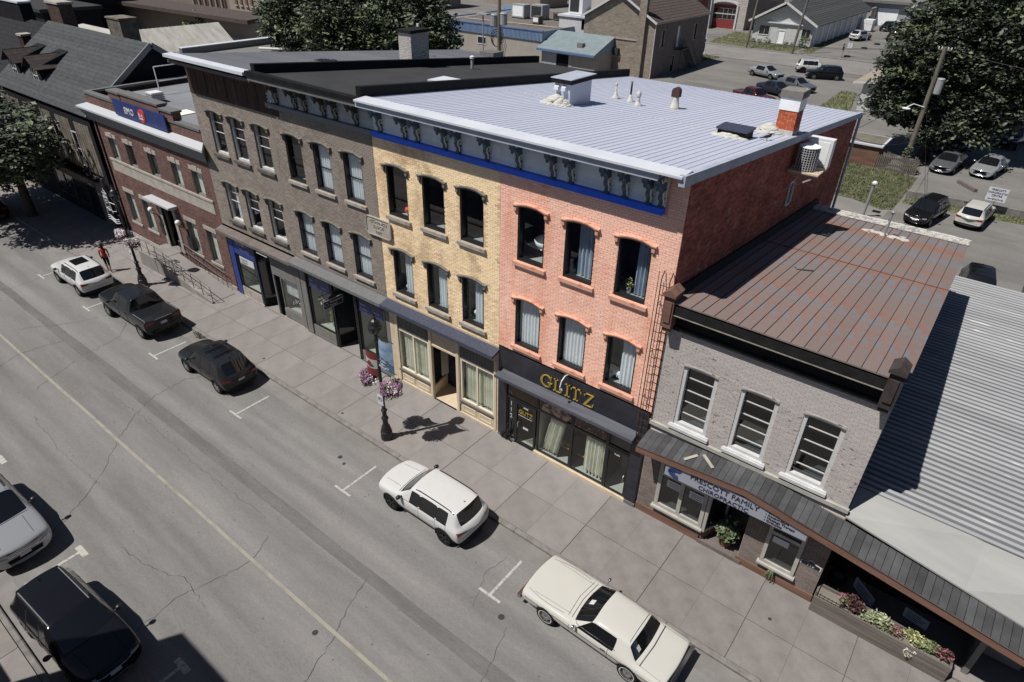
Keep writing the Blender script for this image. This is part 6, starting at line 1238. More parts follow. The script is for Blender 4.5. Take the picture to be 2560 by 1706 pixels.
SUV4 = dict(SUV, L=4.75, W=1.86, H=1.68, belt=1.08, hood=(.95, 1.05), axles=(1.42, -1.42), bars=1, clad=0, header=.35, cowl=1.1, roofend=-1.85, tailglass=-2.18)
SED = dict(kind='sedan', L=4.85, W=1.84, H=1.45, belt=.92, hood=(.76, .9), cowl=1.12, header=.35, pillar=[-.12, -.98], roofend=-1.05, tailglass=-1.72, axles=(1.42, -1.4), tr=.33, rw=.6, gc=.2, deck=1.0)
PICK = dict(kind='pickup', L=5.4, W=1.93, H=1.86, belt=1.2, hood=(1.12, 1.18), cowl=1.15, header=.55, pillar=[.1, -.72, -.95], roofend=-.98, tailglass=-1.08, deck=1.2, axles=(1.72, -1.72), tr=.39, rw=.64, gc=.33, bars=1)
def car_thing(root, label, cat, x, y, ang, z=-.12, sc=1.0, group=None):
    tag(root, label, cat, group); root.location = (x, y, z); root.rotation_euler = (0, 0, math.radians(ang)); root.scale = (sc, sc, sc); return root
def repaint(root, paint, old):
    for ch in root.children_recursive:
        if ch.type == 'MESH' and any(m and m.name == old for m in ch.data.materials):
            key = (ch.data.name, paint)
            if key not in M:
                d = ch.data.copy()
                for i, m in enumerate(d.materials):
                    if m and m.name == old: d.materials[i] = M[paint]
                M[key] = d
            ch.data = M[key]
    return root
# the two large cars, then their relatives
taos, h_, p_, l_, b_ = build_car(SUV, 'car_white', 'black'); car_thing(taos, 'white compact SUV with black wheels parked by the lamp post in front of the shops', 'car', -11.68, -4.62, 180.5, sc=.93)
tuc, *_ = build_car(SUV3, 'car_charcoal', 'alloy'); car_thing(tuc, 'dark charcoal SUV with glass roof parked behind the pickup', 'car', -24.93, -4.8, 180, sc=.92)
rav, *_ = build_car(SUV2, 'car_white', 'alloy'); car_thing(rav, 'white SUV with black roof bars and black rear glass near the bank', 'car', -38.5, -4.8, 180.5, sc=.93)
pk, hitp, patchp, linep, bodyp = build_car(PICK, 'car_charcoal', 'alloy', 'pickup_truck'); [linep('+z', [(-1.25, a_), (-2.62, a_)], .03, 'band_grey', nm='bed_rail') for a_ in (.84, -.84)]; linep('+z', [(-2.62, .84), (-2.62, -.84)], .025, 'band_grey', nm='bed_rail')
patchp('bed_cover', 'tonneau', '+z', [((-1.2, .8), (-1.2, -.8), (-2.6, -.8), (-2.6, .8))], off=.02, nu=8, nv=6)
car_thing(pk, 'black pickup truck with a flat bed cover parked at the kerb', 'pickup truck', -32.2, -4.66, 180.5, sc=.97)
blk1, hb, pb, lb, bb = build_car(SUV4, 'car_black', 'alloy'); lb('+z', [(-1.7, .58), (.25, .58)], .035, 'band_grey'); lb('+z', [(-1.7, -.58), (.25, -.58)], .035, 'band_grey'); lb('+x', [(-.75, .72), (-.3, .58), (.3, .58), (.75, .72)], .03, 'chrome', nm='trim')
car_thing(blk1, 'black SUV facing the lower right corner beside the near kerb', 'car', -16.15, -14.42, 3, sc=.92)
slv = copy_tree(blk1); repaint(slv, 'car_silver', 'car_black'); car_thing(slv, 'silver SUV with dark lower trim cut by the left picture edge', 'car', -22.4, -14.35, 2, sc=1.0)
# the classic two door
CL = dict(kind='classic', boxy=1, L=4.78, W=1.84, H=1.30, belt=.86, hood=(.80, .84), cowl=.62, header=.02, pillar=[-.80], roofend=-1.22, tailglass=-1.50, deck=.83, axles=(1.44, -1.32), tr=.32, rw=.64, gc=.2, nose=.985)
cl, hc, pc, lc, bc = build_car(CL, 'car_cream', 'classic', 'classic_car')
Wc = .92; Fc = 2.39
g = MB(); g.box(Fc - .02, Fc + .1, -.88, .88, .34, .5); g.build('front_bumper', 'chrome', cl); g = MB(); g.box(-Fc - .09, -Fc + .02, -.9, .9, .38, .54); g.build('rear_bumper', 'chrome', cl)
pc('grille', 'chrome', '+x', [((-.8, .7), (.8, .7), (.8, .54), (-.8, .54))], nu=10); pc('rear_panel', 'chrome', '-x', [((-.8, .66), (.8, .66), (.8, .58), (-.8, .58))], nu=10)
for s in (1, -1):
    pc('tail_light', 'tail_red', '-x', [((s * .55, .68), (s * .82, .68), (s * .82, .56), (s * .55, .56))], off=.015); pc('headlight', 'head_lamp', '+x', [((s * .5, .7), (s * .8, .7), (s * .8, .56), (s * .5, .56))], off=.012)
    sd = '+y' if s > 0 else '-y'
    lc(sd, [(2.2, .66), (-2.25, .64)], .02, 'chrome', nm='side_trim'); lc(sd, [(2.2, .80), (.9, .83)], .014, 'chrome', nm='side_trim'); lc(sd, [(1.1, .25), (-.9, .25)], .04, 'chrome', nm='sill_trim'); lc(sd, [(.62, .82), (.6, .3)]); lc(sd, [(-.66, .82), (-.66, .4), (-.6, .3)])
    lc('+z', [(.72, s * .62), (2.0, s * .66)], .008); lc('+z', [(-1.5, s * .74), (-2.3, s * .76)], .008)
    g = MB(); g.ball((.42, s * 1.0, .94), (.05, .07, .05), 8, 6); g.bar((.42, s * .88, .86), (.42, s * .98, .92), .02, .02); g.build('wing_mirror', 'chrome', cl, smooth=True)
    g = MB(); g.bar((-.45, s * .93, .72), (-.6, s * .93, .72), .02, .02); g.build('handle', 'chrome', cl)
    lc(sd, [(.58, .875), (-.85, .875)], .022, 'chrome', nm='window_trim')
lc('+z', [(-1.58, .76), (-1.62, 0), (-1.58, -.76)], .03, 'chrome', off=.01, nm='window_trim'); lc('+z', [(.64, .7), (.70, 0), (.64, -.7)], .02, 'chrome', nm='window_trim'); lc('+z', [(-1.12, .55), (-1.12, -.55)], .02, 'chrome', nm='window_trim')
lc('+z', [(.76, .7), (.83, 0), (.76, -.7)], .012, 'interior_dark')
pc('paper_note', 'white_paint', '+z', [((.45, .12), (.45, -.06), (.3, -.06), (.3, .12))], off=.012, nu=2, nv=2); pc('paper_note', 'white_paint', '+z', [((-1.3, .5), (-1.3, .38), (-1.4, .38), (-1.4, .5))], off=.012, nu=2, nv=2)
car_thing(cl, 'cream two door vintage coupe with long flat bonnet and boot', 'car', -4.64, -4.83, 179.5)
# background cars
esc = copy_tree(blk1); car_thing(esc, 'black SUV facing the street with chrome grille behind the rusty roof', 'car', -3.3, 37.7, -101, z=0, sc=.93)
crs = copy_tree(taos); repaint(crs, 'car_cream', 'car_white'); car_thing(crs, 'off white crossover seen from behind next to the black SUV', 'car', -.45, 39.4, 83, z=0, sc=.95)
sed, *_ = build_car(SED, 'car_silver', 'alloy'); car_thing(sed, 'silver sedan alone in the middle of the rear lot', 'car', -30.9, 82.3, -20, z=0, sc=1.1)
def clone(src, paint, old, label, x, y, a, z=0, sc=1.08, cat='car'): c = copy_tree(src); repaint(c, paint, old); return car_thing(c, label, cat, x, y, a, z=z, sc=sc)
clone(taos, 'car_white', 'car_white', 'white SUV half hidden behind the black SUV in the rear lot', -26.9, 90.6, 24, sc=1.12) ; clone(blk1, 'car_black', 'car_black', 'black SUV side on in front of the white one in the rear lot', -24.3, 86.9, 207, sc=1.06)
clone(sed, 'car_grey', 'car_silver', 'grey sedan parked behind the dark sedan near the white roof', -24.9, 76.6, -22, sc=1.1); clone(sed, 'car_darkblue', 'car_silver', 'dark navy sedan between the grey sedan and the red pickup', -25.9, 71.9, -22, sc=1.1)
clone(pk, 'car_red', 'car_charcoal', 'dark red pickup truck peeking over the white roof edge', -26.2, 64.9, -22, sc=1.0, cat='pickup truck')
clone(rav, 'car_white', 'car_white', 'white SUV seen from behind near the far garage', -30.2, 131.5, 72, sc=1.12); clone(taos, 'car_black', 'car_white', 'black car nose on in front of the far garage door', -29.4, 151, -98, sc=1.12); clone(tuc, 'car_charcoal', 'car_charcoal', 'dark grey SUV seen from behind on the far lot', -24.9, 135.8, 84, sc=1.12); clone(rav, 'car_white', 'car_white', 'distant white SUV beside the big tree crown', -26.4, 168, 80, sc=1.15)
clone(sed, 'car_grey', 'car_silver', 'grey car in deep shade under the big tree nearest the pole', -3.9, 50.6, -97, z=.45, sc=1.0); clone(sed, 'car_silver', 'car_silver', 'silver car with white paper on its bumper at the edge of the tree shade', -1.0, 51.6, -100, z=.45, sc=1.0)
clone(tuc, 'car_black', 'car_charcoal', 'black SUV seen from above between rusty roof and corrugated roof', 1.15, 26.1, -84, sc=.95); clone(blk1, 'car_black', 'car_black', 'dark car at the right picture edge above the corrugated roof', 4.3, 25.6, -84, sc=1); clone(pk, 'car_darkblue', 'car_charcoal', 'dark pickup at the right behind the big tree', -.3, 63.2, -100, z=.45, sc=1.0, cat='pickup truck')
clone(blk1, 'car_black', 'car_black', 'dark car under the street tree at the left picture edge', -53.8, -4.7, 180, z=-.12, sc=1.0)
clone(rav, 'car_white', 'car_white', 'white car glimpsed at the right picture edge behind the tree crown', -4.2, 147, 60, sc=1.2)
# ================================================================ STREET FURNITURE
def lamp_post(x, y, label):
    t = thing('street_lamp', label, 'street lamp', (x, y, 0))
    g = MB(); g.lathe((x, y, 0), [(.23, 0), (.24, .1), (.23, .38), (.19, .42), (.2, .5), (.16, .56), (.17, .62), (.11, .7), (.105, .95), (.14, 1.0), (.14, 1.06), (.09, 1.12), (.085, 1.35), (.12, 1.4), (.12, 1.45), (.07, 1.5)], 16); g.build('base', 'cast_iron', t)
    g = MB(); g.lathe((x, y, 1.45), [(.07, 0), (.055, 3.1), (.1, 3.2), (.06, 3.28), (.09, 3.4), (.14, 3.5)], 12); g.build('pole', 'cast_iron', t)
    g = MB(); g.lathe((x, y, 4.92), [(.13, 0), (.2, .12), (.22, .3), (.2, .34)], 12); g.build('globe', 'dimglass', t, smooth=True)
    for k in range(6): a = k * 1.047; g = MB(); g.tube([(x + .14 * math.cos(a), y + .14 * math.sin(a), 4.93), (x + .225 * math.cos(a), y + .225 * math.sin(a), 5.1), (x + .23 * math.cos(a), y + .23 * math.sin(a), 5.26)], .014, 5); g.build('cage_bar', 'cast_iron', t)
    g = MB(); g.lathe((x, y, 5.24), [(.24, 0), (.26, .04), (.2, .12), (.21, .16), (.15, .26), (.07, .32), (.08, .38), (.03, .44), (.045, .5), (.01, .6)], 16); g.build('cap', 'cast_iron', t)
    g = MB(); g.tube([(x - .62, y, 3.32), (x + .62, y, 3.32)], .02, 6)
    for s in (-1, 1): g.tube([(x + s * .08, y, 2.95), (x + s * .3, y, 3.2), (x + s * .58, y, 3.3)], .014, 5)
    g.build('basket_arm', 'cast_iron', t); return t
def basket(x, y, z, ms, label, n=420):
    t = thing('flower_basket', label, 'flower basket', (x, y, z)); g = MB(); g.lathe((x, y, z - .28), [(.08, 0), (.2, .1), (.26, .24)], 12); g.build('basket', 'cast_iron', t)
    g = MB(); 
    for c in range(9): a = rr.uniform(0, 6.28); g.leaves((x + .2 * math.cos(a), y + .2 * math.sin(a), z + rr.uniform(-.2, .15)), (.24, .24, .2), n // 5, .045, 0, rng=rr); g.leaves((x + .24 * math.cos(a), y + .24 * math.sin(a), z + rr.uniform(-.12, .24)), (.22, .22, .16), n // 3, .034, 1, rng=rr); g.leaves((x + .24 * math.cos(a + 2), y + .24 * math.sin(a + 2), z + rr.uniform(-.2, .15)), (.22, .22, .15), n // 12, .036, 2, rng=rr)
    g.build('flowers', list(ms), t); g = MB(); g.tube([(x, y, z + .1), (x, y, 3.32)], .008, 4); g.build('hanger', 'cast_iron', t); return t
lamp_post(-15.72, -3.07, 'black cast iron street lamp with two purple baskets and flag banners by the yellow building')
basket(-16.32, -3.07, 2.75, ('leaf', 'petal_purple', 'petal_white'), 'purple flower basket on the left arm of the near street lamp'); basket(-15.14, -3.07, 2.72, ('leaf', 'petal_purple', 'petal_white'), 'purple and white flower basket on the right arm of the near street lamp')
fb = thing('flag_banner', 'red and white maple leaf banner left of the near street lamp', 'banner', (-16.2, -3.07, 3.4))
def banner_strip(t, x0, x1, z0, z1, m, nm, bow=.1): g = MB(); n = 8; g.add([(x0 + (x1 - x0) * i / n, -3.07 + s * .004 - bow * math.sin(i / n * math.pi), z) for s in (0, 1) for i in range(n + 1) for z in (z0, z1)], [(2 * i, 2 * i + 2, 2 * i + 3, 2 * i + 1) for i in range(n)] + [(2 * (n + 1) + 2 * i, 2 * (n + 1) + 2 * i + 1, 2 * (n + 1) + 2 * i + 3, 2 * (n + 1) + 2 * i + 2) for i in range(n)]); g.build(nm, m, t)
banner_strip(fb, -16.42, -15.82, 3.72, 4.02, 'banner_red', 'red_field'); banner_strip(fb, -16.42, -15.82, 3.32, 3.72, 'banner_white', 'white_field'); banner_strip(fb, -16.42, -15.82, 3.0, 3.32, 'banner_red', 'red_field')
LF = [(0, .5), (.09, .32), (.19, .38), (.16, .13), (.3, .22), (.34, .12), (.46, .14), (.4, .0), (.47, -.05), (.2, -.22), (.22, -.3), (.03, -.27), (.02, -.5), (-.02, -.5), (-.03, -.27), (-.22, -.3), (-.2, -.22), (-.47, -.05), (-.4, 0), (-.46, .14), (-.34, .12), (-.3, .22), (-.16, .13), (-.19, .38), (-.09, .32)]
g = MB(); g.prism([(a * .33, b * .35) for a, b in LF], lambda a, b, d: (-16.12 + a, d, 3.52 + b), -3.19, -3.185); g.build('maple_leaf', 'banner_red', fb)
wb = thing('lake_banner', 'blue and white waterfront banner right of the near street lamp', 'banner', (-15.2, -3.07, 4)); banner_strip(wb, -15.62, -14.88, 3.55, 4.85, 'banner_blue', 'cloth', .12); g = MB(); g.tube([(-15.72, -3.07, 4.87), (-14.8, -3.07, 4.87)], .014, 5); g.tube([(-15.72, -3.07, 3.53), (-14.8, -3.07, 3.53)], .014, 5); g.build('rod', 'cast_iron', wb)
g = MB()
for k in range(3): g.tube([(-15.6 + .08 * i, -3.22, 4.1 - k * .14 + .04 * math.sin(i * .8 + k)) for i in range(9)], .018 - .004 * k, 4)
g.build('wave_print', 'black', wb); text('PRESCOTT', .11, (-15.55, -3.2, 3.66), 'white_paint', wb)
ps = thing('parking_sign', 'small white parking sign strapped to the near street lamp', 'sign', (-15.72, -3.2, 1.9)); g = MB(); g.box(-15.88, -15.58, -3.19, -3.17, 1.75, 2.2); g.build('plate', 'sign_white', ps); g = MB(); g.tube([(-15.73 + .09 * math.cos(i * .5), -3.195, 2.03 + .09 * math.sin(i * .5)) for i in range(14)], .012, 4); g.build('ring', 'leaf', ps); text('P', .14, (-15.775, -3.196, 1.98), 'sign_black', ps, extr=.003)
lamp_post(-35.62, -2.9, 'black street lamp with lighthouse ornament and pale basket near the bank')
basket(-36.05, -2.9, 2.95, ('leaf', 'petal_white', 'petal_purple'), 'pale pink flower basket on the left arm of the bank lamp', 330); basket(-35.2, -2.9, 2.7, ('leaf', 'petal_white', 'petal_purple'), 'pale pink flower basket on the right arm of the bank lamp', 330)
pg = thing('parking_sign', 'small white sign strapped to the lamp by the bank', 'sign', (-35.62, -3.0, 1.8)); g = MB(); g.box(-35.78, -35.5, -3.02, -3.0, 1.65, 2.15); g.build('plate', 'sign_white', pg); text('P', .14, (-35.7, -3.03, 1.9), 'sign_black', pg)
lh = thing('lighthouse_ornament', 'white wire lighthouse and wave ornament on the bank lamp', 'ornament', (-36.8, -2.9, 4.2)); g = MB(); X = lambda a, b: (-36.9 + a, -2.9, 3.75 + b)
for P in ([(-.32, .1), (-.2, 1.05), (.2, 1.05), (.35, .25)], [(-.24, 1.05), (-.24, 1.12), (.24, 1.12), (.24, 1.05), (-.24, 1.05)], [(-.16, 1.12), (-.16, 1.3), (.16, 1.3), (.16, 1.12)], [(-.24, 1.3), (0, 1.48), (.24, 1.3), (-.24, 1.3)], [(-.08, 1.12), (-.08, 1.3)], [(0, 1.12), (0, 1.3)], [(.08, 1.12), (.08, 1.3)], [(0, 1.48), (0, 1.56)], [(.3, .35), (.9, .5), (.95, .9), (.22, .85)], [(-.28, .45), (.3, .4)], [(-.1, .75), (.06, .75), (.06, .9), (-.1, .9), (-.1, .75)], [(-.06, .35), (.1, .35), (.1, .55), (-.06, .55), (-.06, .35)]): g.tube([X(a, b) for a, b in P], .02, 5)
for k in range(3): g.tube([X(-.42 + i * .12, -.02 - k * .11 + .06 * math.sin(i * .7)) for i in range(12)], .02, 5)
g.build('outline', 'white_paint', lh); g = MB(); g.tube([X(.9, .3), X(1.25, .3)], .03, 5); g.tube([X(.9, -.1), X(1.25, -.1)], .03, 5); g.build('clamp', 'cast_iron', lh)
# pedestrian near the white SUV and the far woman with a sign
def person(x, y, top, legs, label, ht=1.7, ang=0, step=.18, z=0):
    t = thing('person', label, 'person', (x, y, z), ang); s = ht / 1.75
    J = [((0, 0, .98), (.15, .11)), ((0, 0, 1.2), (.14, .10)), ((0, 0, 1.42), (.17, .11)), ((0, 0, 1.52), (.06, .06)), ((.02, 0, 1.62), (.085, .095)), ((.02, 0, 1.72), (.075, .085)),
         ((step * .4, .1, .92), (.09, .09)), ((step * .8, .1, .5), (.06, .06)), ((step, .1, .08), (.045, .045)), ((step + .14, .1, .04), (.045, .035)), ((-step * .4, -.1, .92), (.09, .09)), ((-step * .5, -.1, .5), (.06, .06)), ((-step, -.1, .08), (.045, .045)), ((-step + .14, -.1, .04), (.045, .035)),
         ((0, .2, 1.4), (.05, .05)), ((-.05, .21, 1.12), (.042, .042)), ((.08, .2, .88), (.033, .033)), ((.1, .2, .8), (.035, .02)), ((0, -.2, 1.4), (.05, .05)), ((.05, -.21, 1.12), (.042, .042)), ((.12, -.2, .9), (.033, .033)), ((.15, -.2, .82), (.035, .02))]
    E = [(0, 1), (1, 2), (2, 3), (3, 4), (4, 5), (0, 6), (6, 7), (7, 8), (8, 9), (0, 10), (10, 11), (11, 12), (12, 13), (2, 14), (14, 15), (15, 16), (16, 17), (2, 18), (18, 19), (19, 20), (20, 21)]
    me = bpy.data.meshes.new('body'); me.from_pydata([tuple(c * s for c in p) for p, r in J], E, []); o = bpy.data.objects.new('body', me); COL.objects.link(o); o.modifiers.new('k', 'SKIN'); 
    for v, (p, r) in zip(me.skin_vertices[0].data, J): v.radius = (r[0] * s, r[1] * s)
    me.skin_vertices[0].data[0].use_root = True; m_ = o.modifiers.new('s', 'SUBSURF'); m_.levels = 1; dg = bpy.context.evaluated_depsgraph_get(); dg.update(); ev = bpy.data.meshes.new_from_object(o.evaluated_get(dg)); bpy.data.objects.remove(o)
    for m_ in ('skin', top, legs): ev.materials.append(M[m_])
    for p in ev.polygons:
        c = p.center / s; p.material_index = 0 if c.z > 1.5 or (abs(c.y) > .21 and c.z < 1.2) or c.z < .45 else (1 if c.z > .95 else 2); p.use_smooth = True
    place('body', ev, t); g = MB(); g.ball((0, 0, 1.74 * s), (.11, .11, .1), 10, 6); g.ball((-.06, 0, 1.62 * s), (.08, .1, .12), 8, 5); place('hair', g.mesh('hair', 'hair', smooth=True), t); return t
person(-38.75, -3.3, 'cloth_red', 'cloth_dark', 'person in a red top walking on the pavement beside the white SUV', ang=2.6)
person(-27.4, 108.0, 'cloth_dark', 'skin', 'distant person in dark top standing on the far lot edge', ht=2.0, ang=.5, step=.05)
g = MB(); r = random.Random(9); g.leaves((-28.6, -3.75, .02), (.4, .15, .06), 90, .05, 0, rng=r); 
for k in range(12): g.tube([(-28.6 + r.uniform(-.3, .3), -3.75, -.1), (-28.6 + r.uniform(-.4, .4), -3.75 + r.uniform(-.1, .1), r.uniform(.1, .22))], .006, 3, 1)
solo(g, 'kerb_debris', ['weather_wood', 'bark'], 'small heap of twigs in the gutter ahead of the charcoal SUV', 'debris')
# ================================================================ ROOF KIT ON THE WHITE ROOF
RZ = roofz
vb = thing('roof_shaft', 'large painted roof shaft with two hooded vents and black cap on the white roof', 'shaft', (-14.15, 6.6, RZ(6.6)))
g = MB(); g.box(-14.5, -13.8, 5.75, 7.25, 11.4, 12.42); g.build('case', 'white_metal', vb); g = MB(); g.box(-14.6, -13.7, 5.64, 7.36, 12.4, 12.56); g.build('cap', 'membrane_blk', vb); g = MB(); g.box(-14.62, -13.68, 5.62, 7.38, 12.56, 12.59); g.build('cap_trim', 'fascia', vb)
for x in (-14.36, -14.04): g = MB(); g.prism([(5.75, 12.35), (5.62, 12.28), (5.6, 12.16), (5.75, 12.16)], lambda a, b, d: (d, a, b), x - .09, x + .1); g.build('vent_hood', 'white_flash', vb)
def foam(x, y, rx, ry, h, n, lab, seed=1):
    g = MB(); r = random.Random(seed)
    for _ in range(n): a = r.uniform(0, 6.28); q = math.sqrt(r.random()); s = r.uniform(.05, .12); px, py = x + rx * q * math.cos(a), y + ry * q * math.sin(a); g.ball((px, py, RZ(py) + h * (1 - q) * .6), (s * 1.3, s * 1.3, s * (.7 if q < .6 else .4)), 7, 5)
    return solo(g, 'foam_collar', 'sealant', lab, 'sealant', smooth=True)
foam(-14.35, 5.7, .6, .38, .55, 240, 'white foam heaped around the foot of the large roof shaft', 1); foam(-7.0, 8.3, .42, .38, .5, 180, 'white foam heaped at the foot of the orange brick chimney', 2); foam(-7.55, 5.95, .62, .22, .15, 170, 'white foam ring under the black roof hatch', 3)
for (x, y, h, r0, m_, lab) in ((-14.1, 9.8, .55, .04, 'sealant', 'white foam coated vent pipe, leftmost of the thin roof pipes'), (-13.28, 9.6, .8, .04, 'black', 'black plastic vent pipe in white foam on the white roof'), (-12.55, 8.9, .42, .07, 'sealant', 'stubby foam covered pipe nearest the front of the white roof')):
    t = thing('vent_pipe', lab, 'vent pipe', (x, y, RZ(y))); g = MB(); z = RZ(y); g.tube([(x, y, z), (x, y, z + h)], r0, 10); 
    if m_ == 'sealant': g.ball((x, y, z + h), (r0 * 1.5, r0 * 1.5, r0 * 2.4), 9, 6)
    g.build('pipe', m_, t, smooth=True); g = MB(); g.lathe((x, y, z), [(.22, 0), (.12, .05), (.06, .2), (.04, .28)], 12); g.build('collar', 'sealant', t, smooth=True)
t = thing('hooded_vent', 'brown hooded vent on a white foam foot near the rear of the white roof', 'vent', (-11.4, 9.9, RZ(9.9))); z = RZ(9.9); g = MB(); g.lathe((-11.4, 9.9, z), [(.28, 0), (.17, .08), (.13, .35), (.12, .5)], 12); g.build('foot', 'sealant', t, smooth=True)
g = MB(); P = [(.16 * math.cos(a * .26), .16 * math.sin(a * .26)) for a in range(0, 13)]; P = [(.16, -.2)] + P + [(-.16, -.2)]; g.prism(P, lambda a, b, d: (-11.4 + a, 9.9 + d, z + .66 + b), -.13, .13); g.build('hood', 'brown_cornice', t)
t = thing('roof_hatch', 'low black roof hatch box near the right edge of the white roof', 'hatch', (-7.45, 6.2, RZ(6.2))); z = RZ(6.2); g = MB(); g.box(-7.95, -6.98, 5.85, 6.55, z - .05, z + .25); g.build('curb', 'membrane_blk', t); g = MB(); g.box(-8.0, -6.93, 5.8, 6.6, z + .24, z + .31); g.build('lid', 'ledge_navy', t)
# pigeon: body, neck, head, beak, tail, legs
t = thing('pigeon', 'dark pigeon standing near the roof edge beside the black hatch', 'bird', (-6.5, 6.55, RZ(6.55))); z = RZ(6.55) + .02
me = bpy.data.meshes.new('body'); J = [((0, 0, .13), .055), ((.07, 0, .15), .06), ((.12, 0, .2), .035), ((.14, 0, .245), .028), ((-.08, 0, .115), .04), ((-.17, 0, .09), .022), ((-.25, 0, .07), .018)]; me.from_pydata([p for p, r in J], [(0, 1), (1, 2), (2, 3), (0, 4), (4, 5), (5, 6)], []); o = bpy.data.objects.new('body', me); COL.objects.link(o); o.modifiers.new('k', 'SKIN')
for v, (p, r) in zip(me.skin_vertices[0].data, J): v.radius = (r, r)
o.modifiers.new('s', 'SUBSURF').levels = 1; dg = bpy.context.evaluated_depsgraph_get(); dg.update(); ev = bpy.data.meshes.new_from_object(o.evaluated_get(dg)); bpy.data.objects.remove(o); ev.materials.clear(); ev.materials.append(M['cloth_dark']); place('body', ev, t)
for s in (-1, 1): g = MB(); g.tube([(0, s * .025, .1), (.01, s * .025, 0)], .006, 4); place('leg', g.mesh('leg', 'petal_pink'), t)
g = MB(); g.lathe((.15, 0, .243), [(.012, .0), (.001, .04)], 6, axis='x'); place('beak', g.mesh('beak', 'black'), t)
for q in (Vector((0, 0, 0)),): t.rotation_euler = (0, 0, .6)
t = thing('roof_chimney', 'orange red brick chimney with thick concrete cap at the right roof edge', 'chimney', (-6.55, 8.6, 11.2)); g = MB(); g.box(-6.82, -6.2, 8.3, 9.0, 9.6, 12.72); g.build('core', 'mortar_pink', t)
bricks(t, fronty(8.3), -6.82, -6.2, 11.5, 12.25, [], 'brick_chim', parent=t, bh=.1, bl=.25, j=.02); bricks(t, sidex(-6.2), 8.3, 9.0, 10.2, 12.3, [], 'brick_redwall', parent=t); g = MB(); g.box(-6.85, -6.17, 8.27, 9.03, 12.2, 12.62); g.build('render', 'grey_board', t); g = MB(); g.box(-6.88, -6.14, 8.24, 9.06, 12.6, 12.85); g.build('cap', 'curb', t); g = MB(); g.box(-6.84, -6.19, 8.28, 9.02, 11.2, 11.55); g.build('flashing', 'sealant', t)
t = thing('wall_condenser', 'round grille air conditioner on a wooden platform hung on the brick side wall', 'air conditioner', (-5.75, 9.5, 10.1)); g = MB(); g.lathe((-5.7, 9.2, 10.12), [(.3, 0), (.33, .02), (.33, .78), (.3, .84), (.1, .86)], 20); g.build('core', 'hvac_dark', t)
for k in range(9): g = MB(); g.lathe((-5.7, 9.2, 10.16 + k * .085), [(.36, 0), (.36, .018)], 24); g.build('grille_ring', 'hvac', t)
g = MB(); 
for k in range(24): a = k * .2618; g.bar((-5.7 + .355 * math.cos(a), 9.2 + .355 * math.sin(a), 10.12), (-5.7 + .355 * math.cos(a), 9.2 + .355 * math.sin(a), 10.92), .012, .012)
g.build('grille_bars', 'plastic_white', t); g = MB(); g.lathe((-5.7, 9.2, 10.92), [(.37, 0), (.37, .03), (.25, .07)], 24); g.build('top', 'curtain', t)
t = thing('box_condenser', 'white boxy air conditioner standing behind the round one on the wall platform', 'air conditioner', (-5.6, 10.1, 10.1)); g = MB(); g.box(-5.95, -5.1, 9.85, 10.2, 10.12, 11.1); g.build('case', 'plastic_white', t); g = MB(); g.box(-5.85, -5.2, 9.835, 9.85, 10.2, 11.0); g.box(-5.1, -5.09, 9.9, 10.15, 10.25, 11.0); g.build('grille', 'grey_board', t)
t = thing('wall_platform', 'small bracketed wooden platform carrying the air conditioners', 'platform', (-5.7, 9.5, 10)); 
for k in range(6): g = MB(); g.box(-6.18, -5.1, 8.8 + k * .25, 8.8 + k * .25 + .18, 10.04, 10.1); g.build('plank', 'cream', t)
for y in (8.9, 10.1): g = MB(); g.bar((-6.18, y, 9.98), (-5.1, y, 10.0), .07, .07); g.bar((-6.18, y, 9.3), (-5.2, y, 9.98), .05, .05); g.build('bracket', 'stone', t)
# kit on the darker roofs
chimney(-25.1, 8.8, 11.2, 12.85, .85, 1.2, 'brick_P', 'brown brick chimney with sooty cap between the black and grey roofs', cap='black_matte', name='roof_chimney', mort='brick_shade')
g = MB(); g.box(-20.2, -19.2, 4.7, 5.7, RZ(5) , RZ(5) + .18); solo(g, 'skylight', 'white_flash', 'flat white skylight box on the black roof', 'skylight')
t = thing('vent_pipe', 'white vent pipe standing on the black roof', 'vent pipe', (-23.3, 11.1, RZ(11.1))); g = MB(); g.tube([(-23.3, 11.1, RZ(11.1)), (-23.3, 11.1, RZ(11.1) + .5)], .08, 8); g.build('pipe', 'hvac', t); g = MB(); g.lathe((-23.3, 11.1, RZ(11.1) + .48), [(.12, 0), (.12, .1), (.03, .14)], 10); g.build('cap', 'plastic_white', t)
t = thing('small_roof_chimney', 'small white square chimney at the rear of the grey metal roof', 'chimney', (-31, 12.6, 10.5)); g = MB(); g.box(-30.3, -29.7, 13.0, 13.6, 10.7, 11.7); g.build('stack', 'plastic_white', t); g = MB(); g.lathe((-30.0, 13.3, 11.7), [(.16, 0), (.2, .1), (.25, .2), (.05, .3)], 10); g.build('cowl', 'chrome', t)
g = MB(); g.tube([(-28.6, 12.6, 10.9), (-28.6, 12.6, 12.6)], .07, 8); solo(g, 'flue_pipe', 'plastic_white', 'tall white flue pipe left of the brown brick chimney', 'pipe')
g = MB(); g.box(-24.3, -23.6, 11.4, 11.6, RZ(11.4) + .1, RZ(11.4) + .5); g.box(-24.4, -23.5, 12.2, 12.4, RZ(12.2) + .1, RZ(12.2) + .4); 
g = MB(); g.ball((-27.0, 4.9, RZ(4.9) + .05), (.35, .2, .09), 8, 5); g.ball((-26.6, 5.0, RZ(5) + .07), (.3, .15, .1), 8, 5); g.box(-27.8, -26.5, 4.7, 5.2, RZ(5), RZ(5) + .04); solo(g, 'tar_patch', 'membrane_blk', 'lumpy black tar patch on the grey metal roof', 'patch')
